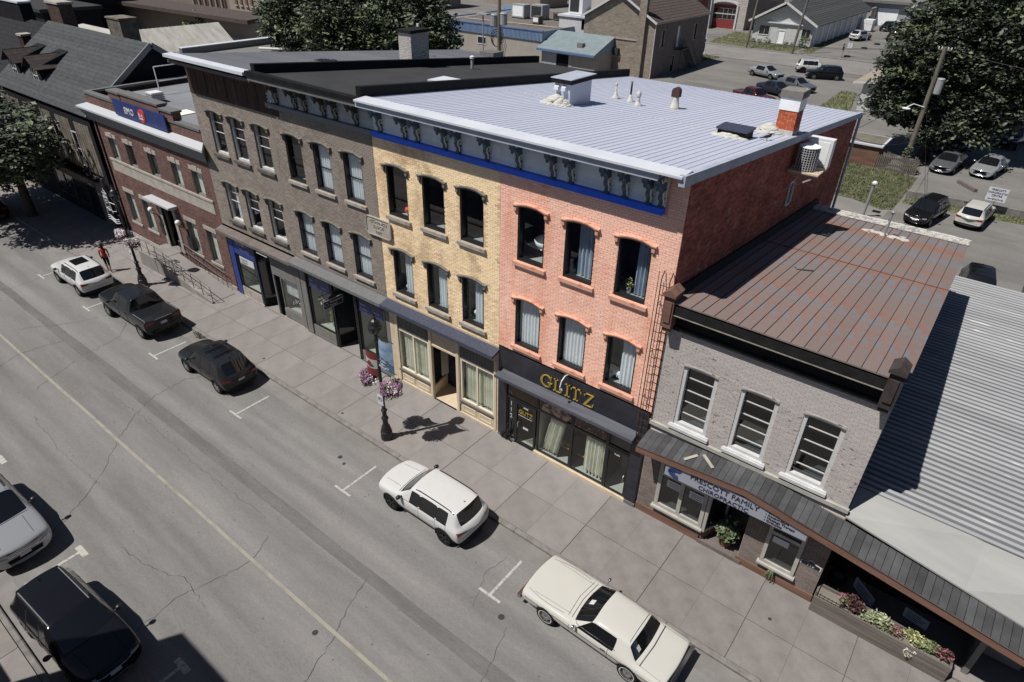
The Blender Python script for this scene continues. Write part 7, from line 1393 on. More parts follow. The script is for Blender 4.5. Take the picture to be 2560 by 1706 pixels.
g = MB(); g.box(-28.0, -26.9, 17.2, 18.2, RZ(17.7), RZ(17.7) + .3); solo(g, 'rear_roof_hatch', 'ledge_grey', 'grey hatch at the rear corner of the grey metal roof', 'hatch')
g = MB(); g.tube([(-34.1, 7.4, 9.0), (-34.1, 7.4, 11.6), (-34.1, 7.2, 12.0)], .05, 6); 
g = MB(); g.tube([(-66.9, 26.7, 5.7), (-63.6, 28.9, 5.7), (-61, 32, 5.7)], .12, 8); solo(g, 'white_duct', 'plastic_white', 'white bent duct pipe behind the grey metal roof', 'duct')
# ================================================================ POLES AND WIRES
def pole(x, y, h, r, label, arms=(), trans=(), lean=(0, 0)):
    t = thing('utility_pole', label, 'utility pole', (x, y, 0)); g = MB(); g.tube([(x, y, 0), (x + lean[0], y + lean[1], h)], [r, r * .7], 10); g.build('shaft', 'pole_wood', t)
    for z, w_ in arms: g = MB(); fx, fy = x + lean[0] * z / h, y + lean[1] * z / h; g.bar((fx - w_, fy, z), (fx + w_, fy, z), .1, .1); g.build('cross_arm', 'pole_wood', t); g = MB(); [g.lathe((fx + k * w_ * .45, fy, z + .05), [(.04, 0), (.05, .1), (.02, .16)], 8) for k in (-2, -1, 1, 2)]; g.build('insulators', 'plastic_white', t)
    for dx, z, hh, rr_ in trans: fx, fy = x + lean[0] * z / h, y + lean[1] * z / h; g = MB(); g.lathe((fx + dx, fy - .1, z), [(rr_ * .9, 0), (rr_, .05), (rr_, hh), (rr_ * 1.08, hh), (rr_ * .9, hh + .08), (.1, hh + .1)], 14); g.build('transformer', 'hvac', t, smooth=False)
    return t
bp = pole(-7.0, 49.9, 9.8, .22, 'weathered utility pole with pale transformer in front of the big dark tree', arms=((9.6, .5),), trans=((.5, 6.3, 1.15, .28),))
g = MB(); g.tube([(-7.0, 49.7, 5.2), (-7.8, 49.4, 5.4), (-8.2, 49.2, 5.1)], .04, 6); g.ball((-8.2, 49.2, 5.0), (.35, .22, .1), 10, 5); g.build('lamp_arm', 'plastic_white', bp)
pole(-41.6, 36, 14, .2, 'dark utility pole with two transformers behind the black roof', trans=((-.55, 9.3, .95, .34), (.6, 9.5, .95, .34)))
g = MB()
for k in range(3): g.tube([(-41.9 + (.7 - .12 * k) * math.cos(i * .4), 36, 8.3 - .1 * k + (.75 - .1 * k) * math.sin(i * .4)) for i in range(17)], .035, 5)
for k in range(7): x = rr.uniform(-.9, .9); g.tube([(-41.6 + x * .3, 36, 9.2), (-41.6 + x, 36, 7.8), (-41.6 + x * .4, 36, 5.5)], .03, 4)
solo(g, 'cable_coils', 'hvac_dark', 'coiled cables hanging on the pole behind the black roof', 'cables')
t = thing('lot_light_mast', 'thin light mast with flat lamp head behind the grey roof', 'street lamp', (-38.5, 30, 0)); g = MB(); g.tube([(-38.5, 30, 0), (-38.5, 30, 11)], .06, 6); g.build('mast', 'hvac', t); g = MB(); g.box(-39.0, -37.9, 29.7, 30.3, 11.0, 11.12); g.build('lamp_head', 'hvac', t)
pole(-42.7, 105.9, 12, .2, 'leaning wooden pole at the left of the white gabled shop', lean=(.6, .3)); pole(-34.7, 105.6, 13, .22, 'leaning wooden pole right in front of the white gabled shop', lean=(.9, 0))
pole(-92.5, 47.5, 12, .2, 'utility pole with grey box in front of the long brown building', trans=((.5, 9.5, .9, .3),)); pole(-104, 60, 13, .2, 'thin pole behind the white van')
def wires(pts, label, sag=.5, r=.014):
    g = MB()
    for a, b in pts: A, B = Vector(a), Vector(b); g.tube([A + (B - A) * (i / 12) - Vector((0, 0, sag * 4 * (i / 12) * (1 - i / 12))) for i in range(13)], r, 4)
    return solo(g, 'overhead_wires', 'black', label, 'wires')
wires([((-7.5, 49.9, 9.7), (-33, 62, 7.2)), ((-7, 49.9, 9.7), (-33, 62, 7.0)), ((-6.6, 49.9, 9.6), (12, 48, 9))], 'overhead wires running both ways from the pole by the big tree', .6)
wires([((-7, 49.9, 1.2), (-5.6, 44.8, .2)), ((-6.9, 49.8, 5.5), (-3.6, 36, 2))], 'stay wires slanting down from the pole by the big tree', .05)
wires([((-42.1, 106, 8), (-33.9, 105.6, 8)), ((-33.9, 105.6, 7.6), (-26, 160, 6)), ((-42.1, 106, 7.6), (-70, 110, 9)), ((-33.9, 105.6, 6.2), (-8, 100, 6))], 'wires between the leaning poles by the white gabled shop', .5)
wires([((-6.15, 18.6, 9.6), (-7.2, 50, 8)), ((-6.2, 18.8, 9.2), (-4.8, 40, 5.5))], 'service cables from the brick wall corner to the pole', .6)
# ================================================================ REAR YARD
t = thing('bollard_pipe', 'tall grey bollard pipe with white cap behind the rusty roof', 'bollard', (-6.9, 35.3, 0)); g = MB(); g.tube([(-6.9, 35.3, 0), (-6.75, 34.9, 2.6)], .1, 10); g.build('pipe', 'hvac', t); g = MB(); g.lathe((-6.75, 34.9, 2.55), [(.17, 0), (.18, .1), (.1, .2)], 12); g.build('cap', 'plastic_white', t)
t = thing('lot_sign', 'white parking sign with black arrows on a post by the retaining wall', 'sign', (.35, 42, 0)); g = MB(); g.box(-.32, .93, 41.96, 42.0, 1.02, 2.0); g.build('board', 'sign_white', t); g = MB(); g.box(.28, .34, 42.0, 42.06, 0, 1.9); g.build('post', 'pole_wood', t)
for s, z, sz in (('PRESCOTT', 1.79, .19), ('CHIROPRACTIC', 1.58, .18), ('CENTRE', 1.37, .19), ('ONLY', 1.12, .17)): text(s, sz, (.305, 41.95, z), 'sign_black', t, align='CENTER', sx=.95)
g = MB()
for s in (-1, 1): g.box(.305 + s * .28 - .1, .305 + s * .28 + .1, 41.945, 41.955, 1.16, 1.175); g.prism([(.305 + s * .38, 1.12), (.305 + s * .5, 1.168), (.305 + s * .38, 1.215)], lambda a, b, d: (a, d, b), 41.945, 41.955)
g.build('arrow', 'sign_black', t)
g = MB(); g.bar((-2.5, 47.0, .58), (-1.1, 45.3, .58), .28, .24); solo(g, 'timber_beam', 'weather_wood', 'pale timber beam lying on the raised lot by the shaded cars', 'beam')
g = MB(); g.box(-6.6, -6.05, 36.7, 37.2, .004, .02); solo(g, 'drain_grate', 'cast_iron', 'square drain grate in the lane behind the rusty roof', 'drain')
fn = thing('picket_fence', 'grey weathered board fence in the shade beside the shed', 'fence', (-7.7, 48.2, 0))
for k in range(22): x = -8.95 + k * .145; g = MB(); h = rr.uniform(1.2, 1.6); g.hexa([(x, 48.2, 0), (x + .1, 48.2, 0), (x + .1, 48.24, 0), (x, 48.24, 0), (x + rr.uniform(-.03, .05), 48.2, h), (x + .1, 48.2, h + .04), (x + .1, 48.24, h), (x, 48.24, h)]); g.build('picket', 'weather_wood', fn)
g = MB(); g.box(-8.95, -5.8, 48.25, 48.3, .4, .5); g.box(-8.95, -5.8, 48.25, 48.3, 1.0, 1.1); g.build('rail', 'weather_wood', fn)
sd = thing('garden_shed', 'brown board shed with white edged flat roof at the grass plot', 'shed', (-10.7, 49.4, 0))
for k in range(16): x = -12.6 + k * .225; g = MB(); g.box(x, x + .215, 48.3, 48.4, 0, 1.75); g.build('board', 'brown_wood', sd)
g = MB(); g.box(-12.6, -9.0, 48.4, 51.5, 0, 1.7); g.build('walls', 'brown_wood', sd); g = MB(); g.box(-12.8, -8.8, 48.1, 51.8, 1.76, 1.9); g.build('roof', 'white_flash', sd)
g = MB(); g.box(-12.6, -9, 48.4, 51.6, 1.9, 1.93); g.build('roof_cover', 'dirt', sd)
lh_ = thing('grey_cottage', 'small pale sided cottage half hidden behind the big dark tree', 'house', (-13.5, 74, 0))
for k in range(14): g = MB(); g.box(-15.9, -9, 70.4 - .02 * 0, 70.46, k * .22, k * .22 + .2); g.build('siding_board', 'white_paint', lh_)
g = MB(); g.box(-15.85, -9, 70.46, 79, 0, 3.1); g.build('walls', 'stucco', lh_)
g = MB(); g.hexa([(-16.9, 69.9, 2.9), (-8, 69.9, 3.9), (-8, 79.5, 3.9), (-16.9, 79.5, 2.9), (-16.9, 69.9, 3.05), (-8, 69.9, 4.05), (-8, 79.5, 4.05), (-16.9, 79.5, 3.05)]); g.build('roof', 'tan_wall', lh_); g = MB(); g.hexa([(-16.95, 69.85, 2.85), (-8, 69.85, 3.85), (-8, 69.9, 3.85), (-16.95, 69.9, 2.85), (-16.95, 69.85, 3.08), (-8, 69.85, 4.08), (-8, 69.9, 4.08), (-16.95, 69.9, 3.08)]); g.build('edge_board', 'white_paint', lh_)
put_window(lh_, -14.6, 1.3, 70.4, frame_mesh(1.3, 1.3, 'white_paint', t=.09, y0=-.05, y1=.03), [('pane', pane_mesh(1.3, 1.3, 'glass_dark', y=-.02), 0)])
# ================================================================ BRICK HOUSE WITH FIRE ESCAPE, ANNEX, BLUE TRIMMED BLOCK
bh = thing('gabled_brick_house', 'tall tan brick house with gable, wide chimney and iron fire stair', 'house', (-47, 78, 0))
def gab(u): return 6.9 + (3.2 - abs(u + 47.7) * .62) if True else 0
zg = lambda u: min(9.9, 9.95 - abs(u + 47.8) * .55)
g = MB(); P = [(-53.3, 0), (-42.3, 0), (-42.3, 6.95), (-47.8, 9.9), (-53.3, 6.95)]; g.prism(P, lambda a, b, d: (a, d, b), 69.5, 69.6); g.prism(P, lambda a, b, d: (a, d, b), 86.4, 86.5); g.box(-53.3, -53.2, 69.6, 86.4, 0, 6.9); g.build('wall', 'mortar_tan', bh)
bricks(bh, fronty(69.5), -53.3, -42.3, 0, 9.9, [(-48.1, -47.2, 2.4, 3.5)], 'brick_tan', bl=.42, bh=.15, j=.02, proud=.015, keep=lambda u, w: w < 9.75 - abs(u + 47.8) * .536)
hw = [(71.3, 72.5, 3.6, 5.9), (76.3, 77.3, 3.2, 6.0), (81.6, 82.8, 3.6, 5.9), (75.3, 76.5, 0, 2.3)]
g = MB(); wall(g, sidex(-42.3), 69.6, 86.4, 0, 6.95, hw, .2); g.build('side_wall', 'mortar_tan', bh); bricks(bh, sidex(-42.3), 69.5, 86.5, 0, 6.9, hw, 'brick_brown', bl=.42, bh=.15, j=.02, proud=.015)
for i, (a, b, c, d) in enumerate(hw): 
    g = MB(); g.box(-42.34, -42.26, a, a + .09, c, d); g.box(-42.34, -42.26, b - .09, b, c, d); g.box(-42.34, -42.26, a, b, d - .09, d); g.box(-42.34, -42.26, a, b, c, c + .09); o = g.build('door_frame' if i in (1, 3) else 'window_frame', 'stone', bh); g = MB(); g.box(-42.42, -42.4, a, b, c, d); g.build('leaf' if i in (1, 3) else 'pane', 'curtain' if i == 1 else 'glass_dark', o)
for s in (-1, 1):
    e = -47.8 + s * 5.85; g = MB(); ze = 6.78
    n = 12
    for k in range(n):
        t0, t1 = k / n, (k + 1.08) / n; xa, xb = e + (-47.8 - e) * t0, e + (-47.8 - e) * min(t1, 1); za, zb2 = ze + (10.02 - ze) * t0, ze + (10.02 - ze) * min(t1, 1); g = MB(); g.hexa([(xa, 69.1, za), (xb, 69.1, zb2), (xb, 86.8, zb2), (xa, 86.8, za), (xa, 69.1, za + .07), (xb, 69.1, zb2 + .04), (xb, 86.8, zb2 + .04), (xa, 86.8, za + .07)]); g.build('roof_course', 'roof_brown', bh)
    g = MB(); g.bar((e, 69.05, ze), (-47.8, 69.05, 10.02), .08, .25); g.build('rake_board', 'white_paint', bh)
g = MB(); g.box(-42.1, -41.98, 69.1, 86.8, 6.7, 6.84); g.build('gutter', 'white_paint', bh); g = MB(); g.tube([(-42.22, 69.4, 6.8), (-42.22, 69.4, 0)], .06, 6); g.build('drainpipe', 'white_paint', bh)
g = MB(); g.box(-44.6, -43.6, 68.95, 69.5, 0, 11.5); ck = g.build('chimney_stack', 'mortar_tan', bh); bricks(bh, fronty(68.95), -44.6, -43.6, 0, 11.5, [], 'brick_tan', bl=.42, bh=.15, j=.02, proud=.015, parent=ck); bricks(bh, sidex(-43.6), 68.95, 69.5, 0, 11.5, [], 'brick_brown', bl=.42, bh=.15, j=.02, proud=.015, parent=ck)
g = MB(); g.box(-48.1, -47.3, 69.0, 69.5, 2.5, 3.3); solo(g, 'window_unit', 'hvac_dark', 'dark window air unit on the tan brick gable wall', 'air conditioner')
g = MB(); g.box(-48.3, -47.1, 69.3, 69.5, 2.2, 2.35); g.box(-53, -44.8, 69.38, 69.48, 4.45, 4.62); g.build('stone_course', 'stone', bh)
fe = thing('fire_stair', 'black iron fire stair on the shaded side of the tan brick house', 'stairs', (-41.5, 79, 0)); g = MB(); g.box(-42.25, -41.1, 75.8, 78.6, 3.0, 3.08); g.build('landing', 'cast_iron', fe)
for k in range(14): g = MB(); y = 78.6 + k * .26; z = 3.0 - k * .22; g.box(-42.1, -41.2, y, y + .24, z - .03, z); g.build('step', 'cast_iron', fe)
for x in (-42.12, -41.15): g = MB(); g.bar((x, 78.6, 2.95), (x, 82.2, 0), .06, .2); g.tube([(x, 75.8, 4.0), (x, 78.6, 4.0), (x, 82.2, .95)], .03, 5); g.tube([(x, 75.8, 3.0), (x, 75.8, 4.0)], .03, 5); g.tube([(x, 80.4, 1.5), (x, 80.4, 2.5)], .03, 5); g.build('side_rail', 'cast_iron', fe)
for y in (75.9, 78.5): g = MB(); g.tube([(-41.15, y, 0), (-41.15, y, 3)], .05, 6); g.build('leg', 'cast_iron', fe)
t = thing('house_sign', 'small pale street sign behind the tan brick house', 'sign', (-43.5, 88.8, 0)); g = MB(); g.box(-44.4, -43.1, 88.75, 88.85, 1.2, 2.5); g.build('board', 'sign_lavender', t); g = MB(); g.box(-44.4, -43.1, 88.7, 88.9, 2.6, 3.0); g.build('top_board', 'blue_sign', t); g = MB(); g.tube([(-43.6, 88.8, 0), (-43.6, 88.8, 2.8)], .06, 6); g.build('post', 'hvac', t)
t = thing('flag_pole', 'white flagpole with furled flag near the fire hall', 'flagpole', (-44.8, 93.2, 0)); g = MB(); g.tube([(-44.8, 93.2, 0), (-45.2, 93.4, 10)], .07, 8); g.build('mast', 'plastic_white', t); g = MB(); g.lathe((-44.8, 93.2, 0), [(.5, 0), (.5, .2)], 12); g.build('foot', 'curb', t)
an = thing('teal_roof_annex', 'low annex with pale teal ribbed roof leaning on the tan brick house', 'building', (-53, 66, 0))
g = MB(); g.box(-57.2, -48.3, 65.0, 69.4, 0, 3.0); g.build('wall', 'stucco', an); g = MB(); g.box(-57.0, -52, 64.94, 65.0, 0, 2.6); g.build('service_front', 'hvac', an); g = MB(); g.box(-54.6, -52.6, 64.9, 64.95, 0, 2.3); g.build('doorway', 'interior_dark', an)
N = 30
for k in range(N):
    a = -57.6 + k * 9.5 / N; b = a + 9.5 / N - .02; g = MB(); g.hexa([(a, 64.3, 2.75), (b, 64.3, 2.75), (b, 69.45, 4.55), (a, 69.45, 4.55), (a, 64.3, 2.85), (b, 64.3, 2.85), (b, 69.45, 4.65), (a, 69.45, 4.65)]); g.box(a, a + .04, 64.3, 64.34, 2.75, 2.9); g.build('roof_sheet', 'teal_roof', an)
g = MB(); g.box(-57.6, -48.1, 64.2, 64.32, 2.55, 2.78); g.build('gutter', 'blue_trim', an); g = MB(); g.prism([(64.4, 2.7), (69.4, 2.7), (69.4, 4.5)], lambda a, b, d: (d, a, b), -48.35, -48.25); g.build('end_gable', 'blue_ribs', an); g = MB(); g.box(-51.8, -50.9, 65.6, 66.3, 3.3, 3.9); solo(g, 'roof_vent', 'grey_paint', 'small square vent on the pale teal roof', 'vent')
bb_ = thing('blue_trim_block', 'long low stucco block with ribbed blue parapet and gravel roof', 'building', (-68, 75, 0)); bw = [(-76, -74.8, 1.9, 2.9), (-70, -68.2, 1.9, 3.0)]
g = MB(); wall(g, fronty(66), -78, -57.9, 0, 3.4, bw, .2); g.quad((-57.9, 66, 0), (-57.9, 84, 0), (-57.9, 84, 3.4), (-57.9, 66, 3.4)); g.build('wall', 'stucco', bb_)
for a, b, c, d in bw: put_window(bb_, a, c, 66, frame_mesh(b - a, d - c, 'white_paint', t=.1, y0=-.06, y1=.1, vert=((b - a) / 2,)), [('pane', pane_mesh(b - a, d - c, 'glass_dark', y=.02), 0)])
g = MB(); g.box(-78.05, -57.85, 65.85, 66.0, 3.4, 4.7); g.box(-57.95, -57.8, 66.0, 90, 3.4, 4.7); g.box(-84, -78.0, 89.8, 90, 3.4, 4.7); g.build('parapet', 'blue_ribs', bb_)
g = MB(); 
for k in range(84): x = -78 + k * .24; g.box(x, x + .07, 65.79, 65.85, 3.42, 4.62)
g.build('parapet_ribs', 'blue_trim', bb_, kind='stuff'); g = MB(); g.box(-78.1, -57.75, 65.75, 66.1, 4.64, 4.78); g.box(-78.1, -77.8, 66.1, 90, 4.64, 4.78); g.build('parapet_cap', 'blue_trim', bb_)
g = MB(); g.quad((-78, 66, 4.35), (-57.9, 66, 4.35), (-57.9, 90, 4.35), (-78, 90, 4.35)); g.build('roof', 'tar_gravel', bb_)
for (x, y, w_, d, h, lab) in ((-71.2, 78.5, 2.6, 2, 2.0, 'largest pale roof unit on the gravel roof'), (-68.2, 79.5, 2.4, 2, 2.1, 'grey roof unit with dark fan side next to the largest one'), (-65.2, 80.5, 1.2, 1.2, 1.1, 'small dark cube unit at the right of the gravel roof'), (-64.8, 74.3, 1.2, 1.2, 1.1, 'small olive cube unit nearest the front of the gravel roof')):
    t = thing('roof_unit', lab, 'air conditioner', (x, y, 4.35)); g = MB(); g.box(x - w_ / 2, x + w_ / 2, y - d / 2, y + d / 2, 4.5, 4.4 + h); g.build('case', 'hvac' if h > 1.5 else 'stone_dark', t); g = MB(); g.box(x - w_ * .4, x + w_ * .4, y - d / 2 - .02, y - d / 2, 4.7, 4.2 + h); g.build('grille', 'hvac_dark' if 'dark' in lab else 'grey_board', t); g = MB(); g.box(x - w_ / 2, x + w_ / 2, y - d / 2 + .1, y + d / 2 - .1, 4.35, 4.5); g.build('base', 'hvac_dark', t)
g = MB(); g.tube([(-76, 70, 4.6), (-66, 71, 4.6), (-59, 71.5, 4.6)], .09, 6); solo(g, 'gas_pipe', 'stone', 'long pale pipe lying across the gravel roof', 'pipe')
wp = thing('white_block', 'small white block with big air conditioner on its roof beside the tan brick house', 'building', (-58, 76, 0)); g = MB(); g.box(-60.6, -53.4, 74, 80, 0, 5.9); g.build('walls', 'white_paint', wp); g = MB(); g.box(-60.8, -53.4, 73.8, 80.2, 5.9, 6.15); g.build('roof_edge', 'white_flash', wp); put_window(wp, -56.6, 4.4, 74, frame_mesh(1.0, 1.3, 'grey_paint', y0=-.05, y1=.05), [('pane', pane_mesh(1.0, 1.3, 'glass_dark', y=.0), 0)])
t = thing('roof_unit', 'big white air conditioner with black grille on the white block', 'air conditioner', (-58, 76, 6.15)); g = MB(); g.box(-59.8, -57.4, 75.2, 77.6, 6.2, 8.6); g.build('case', 'plastic_white', t); g = MB(); g.box(-59.6, -58.0, 75.17, 75.2, 6.5, 8.4); g.build('grille', 'hvac_dark', t)
t = thing('duct_run', 'silver ducts slanting behind the big air conditioner', 'duct', (-56, 78, 6.15))
for k in range(2): g = MB(); g.bar((-57.2, 77 + k, 6.5), (-52.6, 79 + k, 9.2 + k * .2), .8, .5); g.build('duct', 'hvac', t)
# ================================================================ FAR SIDE: fire hall, gabled shop, garage
fh = thing('fire_hall', 'pale block fire hall with tall red arched vehicle doors', 'building', (-60, 135, 0)); fd = [(-58.6, -53.6, 0, 4.4)]
g = MB(); wall(g, fronty(127.5), -60, -51.6, 0, 12, fd, .6); g.quad((-51.6, 127.5, 0), (-51.6, 150, 0), (-51.6, 150, 9), (-51.6, 127.5, 9)); g.build('wall', 'tan_wall', fh); bricks(fh, fronty(127.5), -60, -51.6, 0, 7, fd, 'brick_P', bl=.8, bh=.35, j=.04, proud=.03)
g = MB(); g.box(-58.6, -53.6, 127.9, 128.0, 0, 1.7); g.box(-58.6, -53.6, 127.9, 128.0, 3.7, 4.6); 
g.build('door', 'fire_red', fh)
for k in range(2): 
    for j in range(5): g = MB(); g.box(-58.55 + j, -57.65 + j, 127.9, 127.98, 1.75 + k, 2.65 + k); g.build('door_pane', 'glass_dark', fh)
g = MB(); g.box(-58.6, -53.6, 127.86, 127.9, 2.62, 2.78); g.box(-58.9, -58.55, 127.2, 127.5, 0, 4.4); g.box(-53.65, -53.3, 127.2, 127.5, 0, 4.4); 
n = 10; 
for k in range(n): a0, a1 = math.pi * k / n, math.pi * (k + 1) / n; g.bar((-56.1 + 2.7 * math.cos(a0), 127.35, 4.3 + .8 * math.sin(a0)), (-56.1 + 2.7 * math.cos(a1), 127.35, 4.3 + .8 * math.sin(a1)), .35, .35)
g.build('door_surround', 'white_paint', fh)
fh2 = thing('red_hall_wing', 'dark red wing of the fire hall left of the flagpole', 'building', (-66, 124, 0)); g = MB(); g.box(-74, -60.3, 122, 135, 0, 9); g.build('wall', 'fire_red', fh2); g = MB(); g.box(-66, -61, 121.8, 122, 0, 4); g.build('door', 'brown_wood', fh2); g = MB(); g.hexa([(-74.5, 121, 9), (-60, 121, 9), (-60, 135.5, 9), (-74.5, 135.5, 9), (-74.5, 121, 9.3), (-60, 121, 9.3), (-60, 135.5, 9.3), (-74.5, 135.5, 9.3)]); g.build('roof', 'white_paint', fh2)
gs = thing('white_gabled_shop', 'white gable fronted shop with long dark shingle roof across the back road', 'building', (-39.8, 130, 0))
gw = [(-44.2, -42.1, 1.2, 2.9), (-36.6, -34.9, 1.2, 2.9), (-40.6, -39.3, 0, 2.3)]
g = MB(); wall(g, fronty(115), -45.2, -34.6, 0, 3.6, gw, .15); g.prism([(-45.2, 3.6), (-34.6, 3.6), (-39.9, 6.3)], lambda a, b, d: (a, d, b), 115, 115.1); g.quad((-34.6, 115, 0), (-34.6, 153, 0), (-34.6, 153, 3.6), (-34.6, 115, 3.6)); g.quad((-45.2, 115, 0), (-45.2, 153, 0), (-45.2, 153, 3.6), (-45.2, 115, 3.6)); g.build('wall', 'white_paint', gs)
for k in range(16): g = MB(); z = .05 + k * .22; [g.box(a, b, 114.94, 115, z, z + .2) for a, b in ((-45.2, -44.35), (-42, -40.7), (-39.2, -36.75), (-34.85, -34.6))]; g.build('siding_board', 'white_paint', gs)
for i, (a, b, c, d) in enumerate(gw): put_window(gs, a, c, 115, frame_mesh(b - a, d - c, 'white_paint', t=.14, y0=-.08, y1=.05, vert=((b - a) / 2,) if i < 2 else ()), [('pane', pane_mesh(b - a, d - c, 'glass_dark' if i < 2 else 'curtain', y=0), 0)])
for k in range(9): g = MB(); y = 116 + k * 4.1; g.box(-34.6, -34.4, y, y + .5, 0, 3.4); g.build('wall_rib', 'grey_board', gs)
for s in (-1, 1):
    e = -39.9 + s * 6.1
    for k in range(14):
        t0, t1 = k / 14, min(1, (k + 1.1) / 14); xa, xb = e + (-39.9 - e) * t0, e + (-39.9 - e) * t1; za, zb2 = 3.4 + 3.35 * t0, 3.4 + 3.35 * t1; g = MB(); g.hexa([(xa, 114, za), (xb, 114, zb2), (xb, 154, zb2), (xa, 154, za), (xa, 114, za + .12), (xb, 114, zb2 + .08), (xb, 154, zb2 + .08), (xa, 154, za + .12)]); g.build('shingle_course', 'shingle', gs)
    g = MB(); g.bar((e, 113.95, 3.4), (-39.9, 113.95, 6.75), .12, .35); g.build('rake_board', 'white_paint', gs)
g = MB(); g.box(-43, -36.4, 114.6, 115, 3.3, 3.5); g.build('porch_ledge', 'white_paint', gs)
for i, x in enumerate((-44.4, -43.2, -42.0, -41.6, -38.5, -37.3, -36.0)): bs_ = MB(); r = rr.uniform(.4, .8); bs_.leaves((x, 113.9, r * .6), (r, .5, r * .8), 130, .12, 0, rng=rr); solo(bs_, 'shrub', 'leaf_bright' if i % 2 else 'leaf', 'low shrub at the white gabled shop front, ' + ['at its far left corner', 'under its left window', 'right under the left window edge', 'just left of its door path', 'just right of its door path', 'under the left edge of its right window', 'under its right window'][i], 'shrub', group='shrubs along the front of the white gabled shop')
bs_ = MB(); bs_.leaves((-35.2, 113.4, 1.0), (1.0, .8, 1.1), 400, .15, 0, rng=rr); solo(bs_, 'round_bush', 'leaf', 'round dark bush at the right corner of the white gabled shop', 'bush')
gr_ = thing('grey_garage', 'grey block garage with pale roller door at the far lot', 'building', (-33, 168, 0)); g = MB(); g.box(-38, -27, 160, 176, 0, 4.4); g.build('walls', 'hvac', gr_); g = MB(); g.box(-34, -29.8, 159.9, 160, 0, 3.4); g.build('roller_door', 'curtain', gr_); g = MB(); g.box(-40, -26.4, 159, 177, 4.4, 4.9); g.build('roof', 'grey_paint', gr_); g = MB(); g.hexa([(-34.5, 155, 0), (-34.2, 155, 0), (-34.2, 160, 0), (-34.5, 160, 0), (-34.5, 155, 3.6), (-34.2, 155, 3.6), (-34.2, 160, 3.6), (-34.5, 160, 3.6)]); g.build('wing_wall', 'stucco', gr_)
g = MB(); g.box(-33.6, -31.6, 146, 148.5, .2, 2.2); g.box(-33.4, -31.8, 146.2, 148.3, 0, .2); solo(g, 'white_crate', 'plastic_white', 'white box trailer standing behind the far white SUV', 'trailer')
for (x, y, lab) in ((-26.8, 109.3, 'white A frame board at the edge of the far lot'), (-26.9, 121, 'weighted sign stand nearest the far white SUV'), (-26.3, 128, 'weighted sign stand between the far cars')):
    t = thing('sign_stand', lab, 'sign stand', (x, y, 0)); g = MB(); g.lathe((x, y, 0), [(.55, 0), (.5, .2), (.2, .25)], 10); g.build('base', 'cast_iron', t); g = MB(); g.tube([(x, y, .2), (x, y, 2.2)], .05, 6); g.build('post', 'hvac', t); g = MB(); g.box(x - .35, x + .35, y - .03, y + .03, 1.3, 2.1) if 'A frame' in lab else g.tube([(x, y, 2.2), (x + 1.0, y, 2.9)], .04, 5); g.build('board', 'sign_white' if 'A frame' in lab else 'weather_wood', t)
rh = thing('dark_gable_house', 'dark shingled gabled house in the upper right corner', 'house', (-2, 98, 0)); gable_x(rh, -5, 16, 91, 103, 8.0, 11.5, 'shingle_dark', course=.6); g = MB(); g.box(-5, 16, 91, 103, 0, 8); g.build('walls', 'grey_paint', rh); g = MB(); g.bar((-5.4, 90.6, 7.8), (-5.4, 97, 11.6), .15, .3); g.build('rake_board', 'white_flash', rh)
# ================================================================ LEFT REAR
cb = thing('pale_metal_barn', 'low barn with pale ribbed metal roof behind the gabled shop house', 'building', (-84, 27, 0)); g = MB(); g.box(-84.8, -81.5, 21.5, 33, 0, 3.9); g.build('walls', 'stucco', cb)
for k in range(24): y0 = 21 + k * .5; g = MB(); g.hexa([(-84.9, y0, 6.1), (-84.9, y0 + .49, 6.1), (-81.2, y0 + .49, 3.6), (-81.2, y0, 3.6), (-84.9, y0, 6.15), (-84.9, y0 + .49, 6.15), (-81.2, y0 + .49, 3.65), (-81.2, y0, 3.65)]); g.hexa([(-84.9, y0, 6.15), (-84.9, y0 + .06, 6.15), (-81.2, y0 + .06, 3.65), (-81.2, y0, 3.65), (-84.9, y0, 6.2), (-84.9, y0 + .06, 6.2), (-81.2, y0 + .06, 3.7), (-81.2, y0, 3.7)]); g.build('roof_sheet', 'barn_roof', cb)
pw = thing('flat_grey_block', 'flat grey block with pale parapet cap behind the bank', 'building', (-68, 26, 0)); g = MB(); g.box(-70.5, -52, 20, 35.5, 0, 5.4); g.build('walls', 'grey_paint', pw); g = MB(); g.box(-70.8, -70.2, 20, 35.8, 5.4, 6.0); g.box(-70.8, -52, 35.3, 35.8, 5.4, 6.0); g.build('parapet', 'band_grey', pw); g = MB(); g.box(-70.9, -70.1, 20, 35.9, 6.0, 6.08); g.build('parapet_cap', 'white_flash', pw)
vn = thing('white_van', 'white high roof delivery van parked behind the flat grey block', 'van', (-99.3, 43.5, 0)); vn.rotation_euler = (0, 0, .45)
P = [(-2.8, .4), (2.2, .4), (2.6, .6), (2.6, 1.1), (1.9, 1.35), (1.3, 2.3), (.9, 2.55), (-2.7, 2.6), (-2.85, 2.3)]; g = MB(); g.prism(P, lambda a, b, d: (a, d, b), -1.0, 1.0); place('body', g.mesh('body', 'car_white'), vn); g = MB(); g.prism([(.95, 1.5), (1.75, 1.5), (1.3, 2.2), (.95, 2.2)], lambda a, b, d: (a, d, b), -1.01, 1.01); place('side_window', g.mesh('side_window', 'glass_dark'), vn); g = MB(); g.hexa([(1.95, -.85, 1.35), (1.97, -.85, 1.35), (1.97, .85, 1.35), (1.95, .85, 1.35), (1.36, -.8, 2.25), (1.4, -.8, 2.27), (1.4, .8, 2.27), (1.36, .8, 2.25)]); place('windscreen', g.mesh('windscreen', 'glass_dark'), vn)
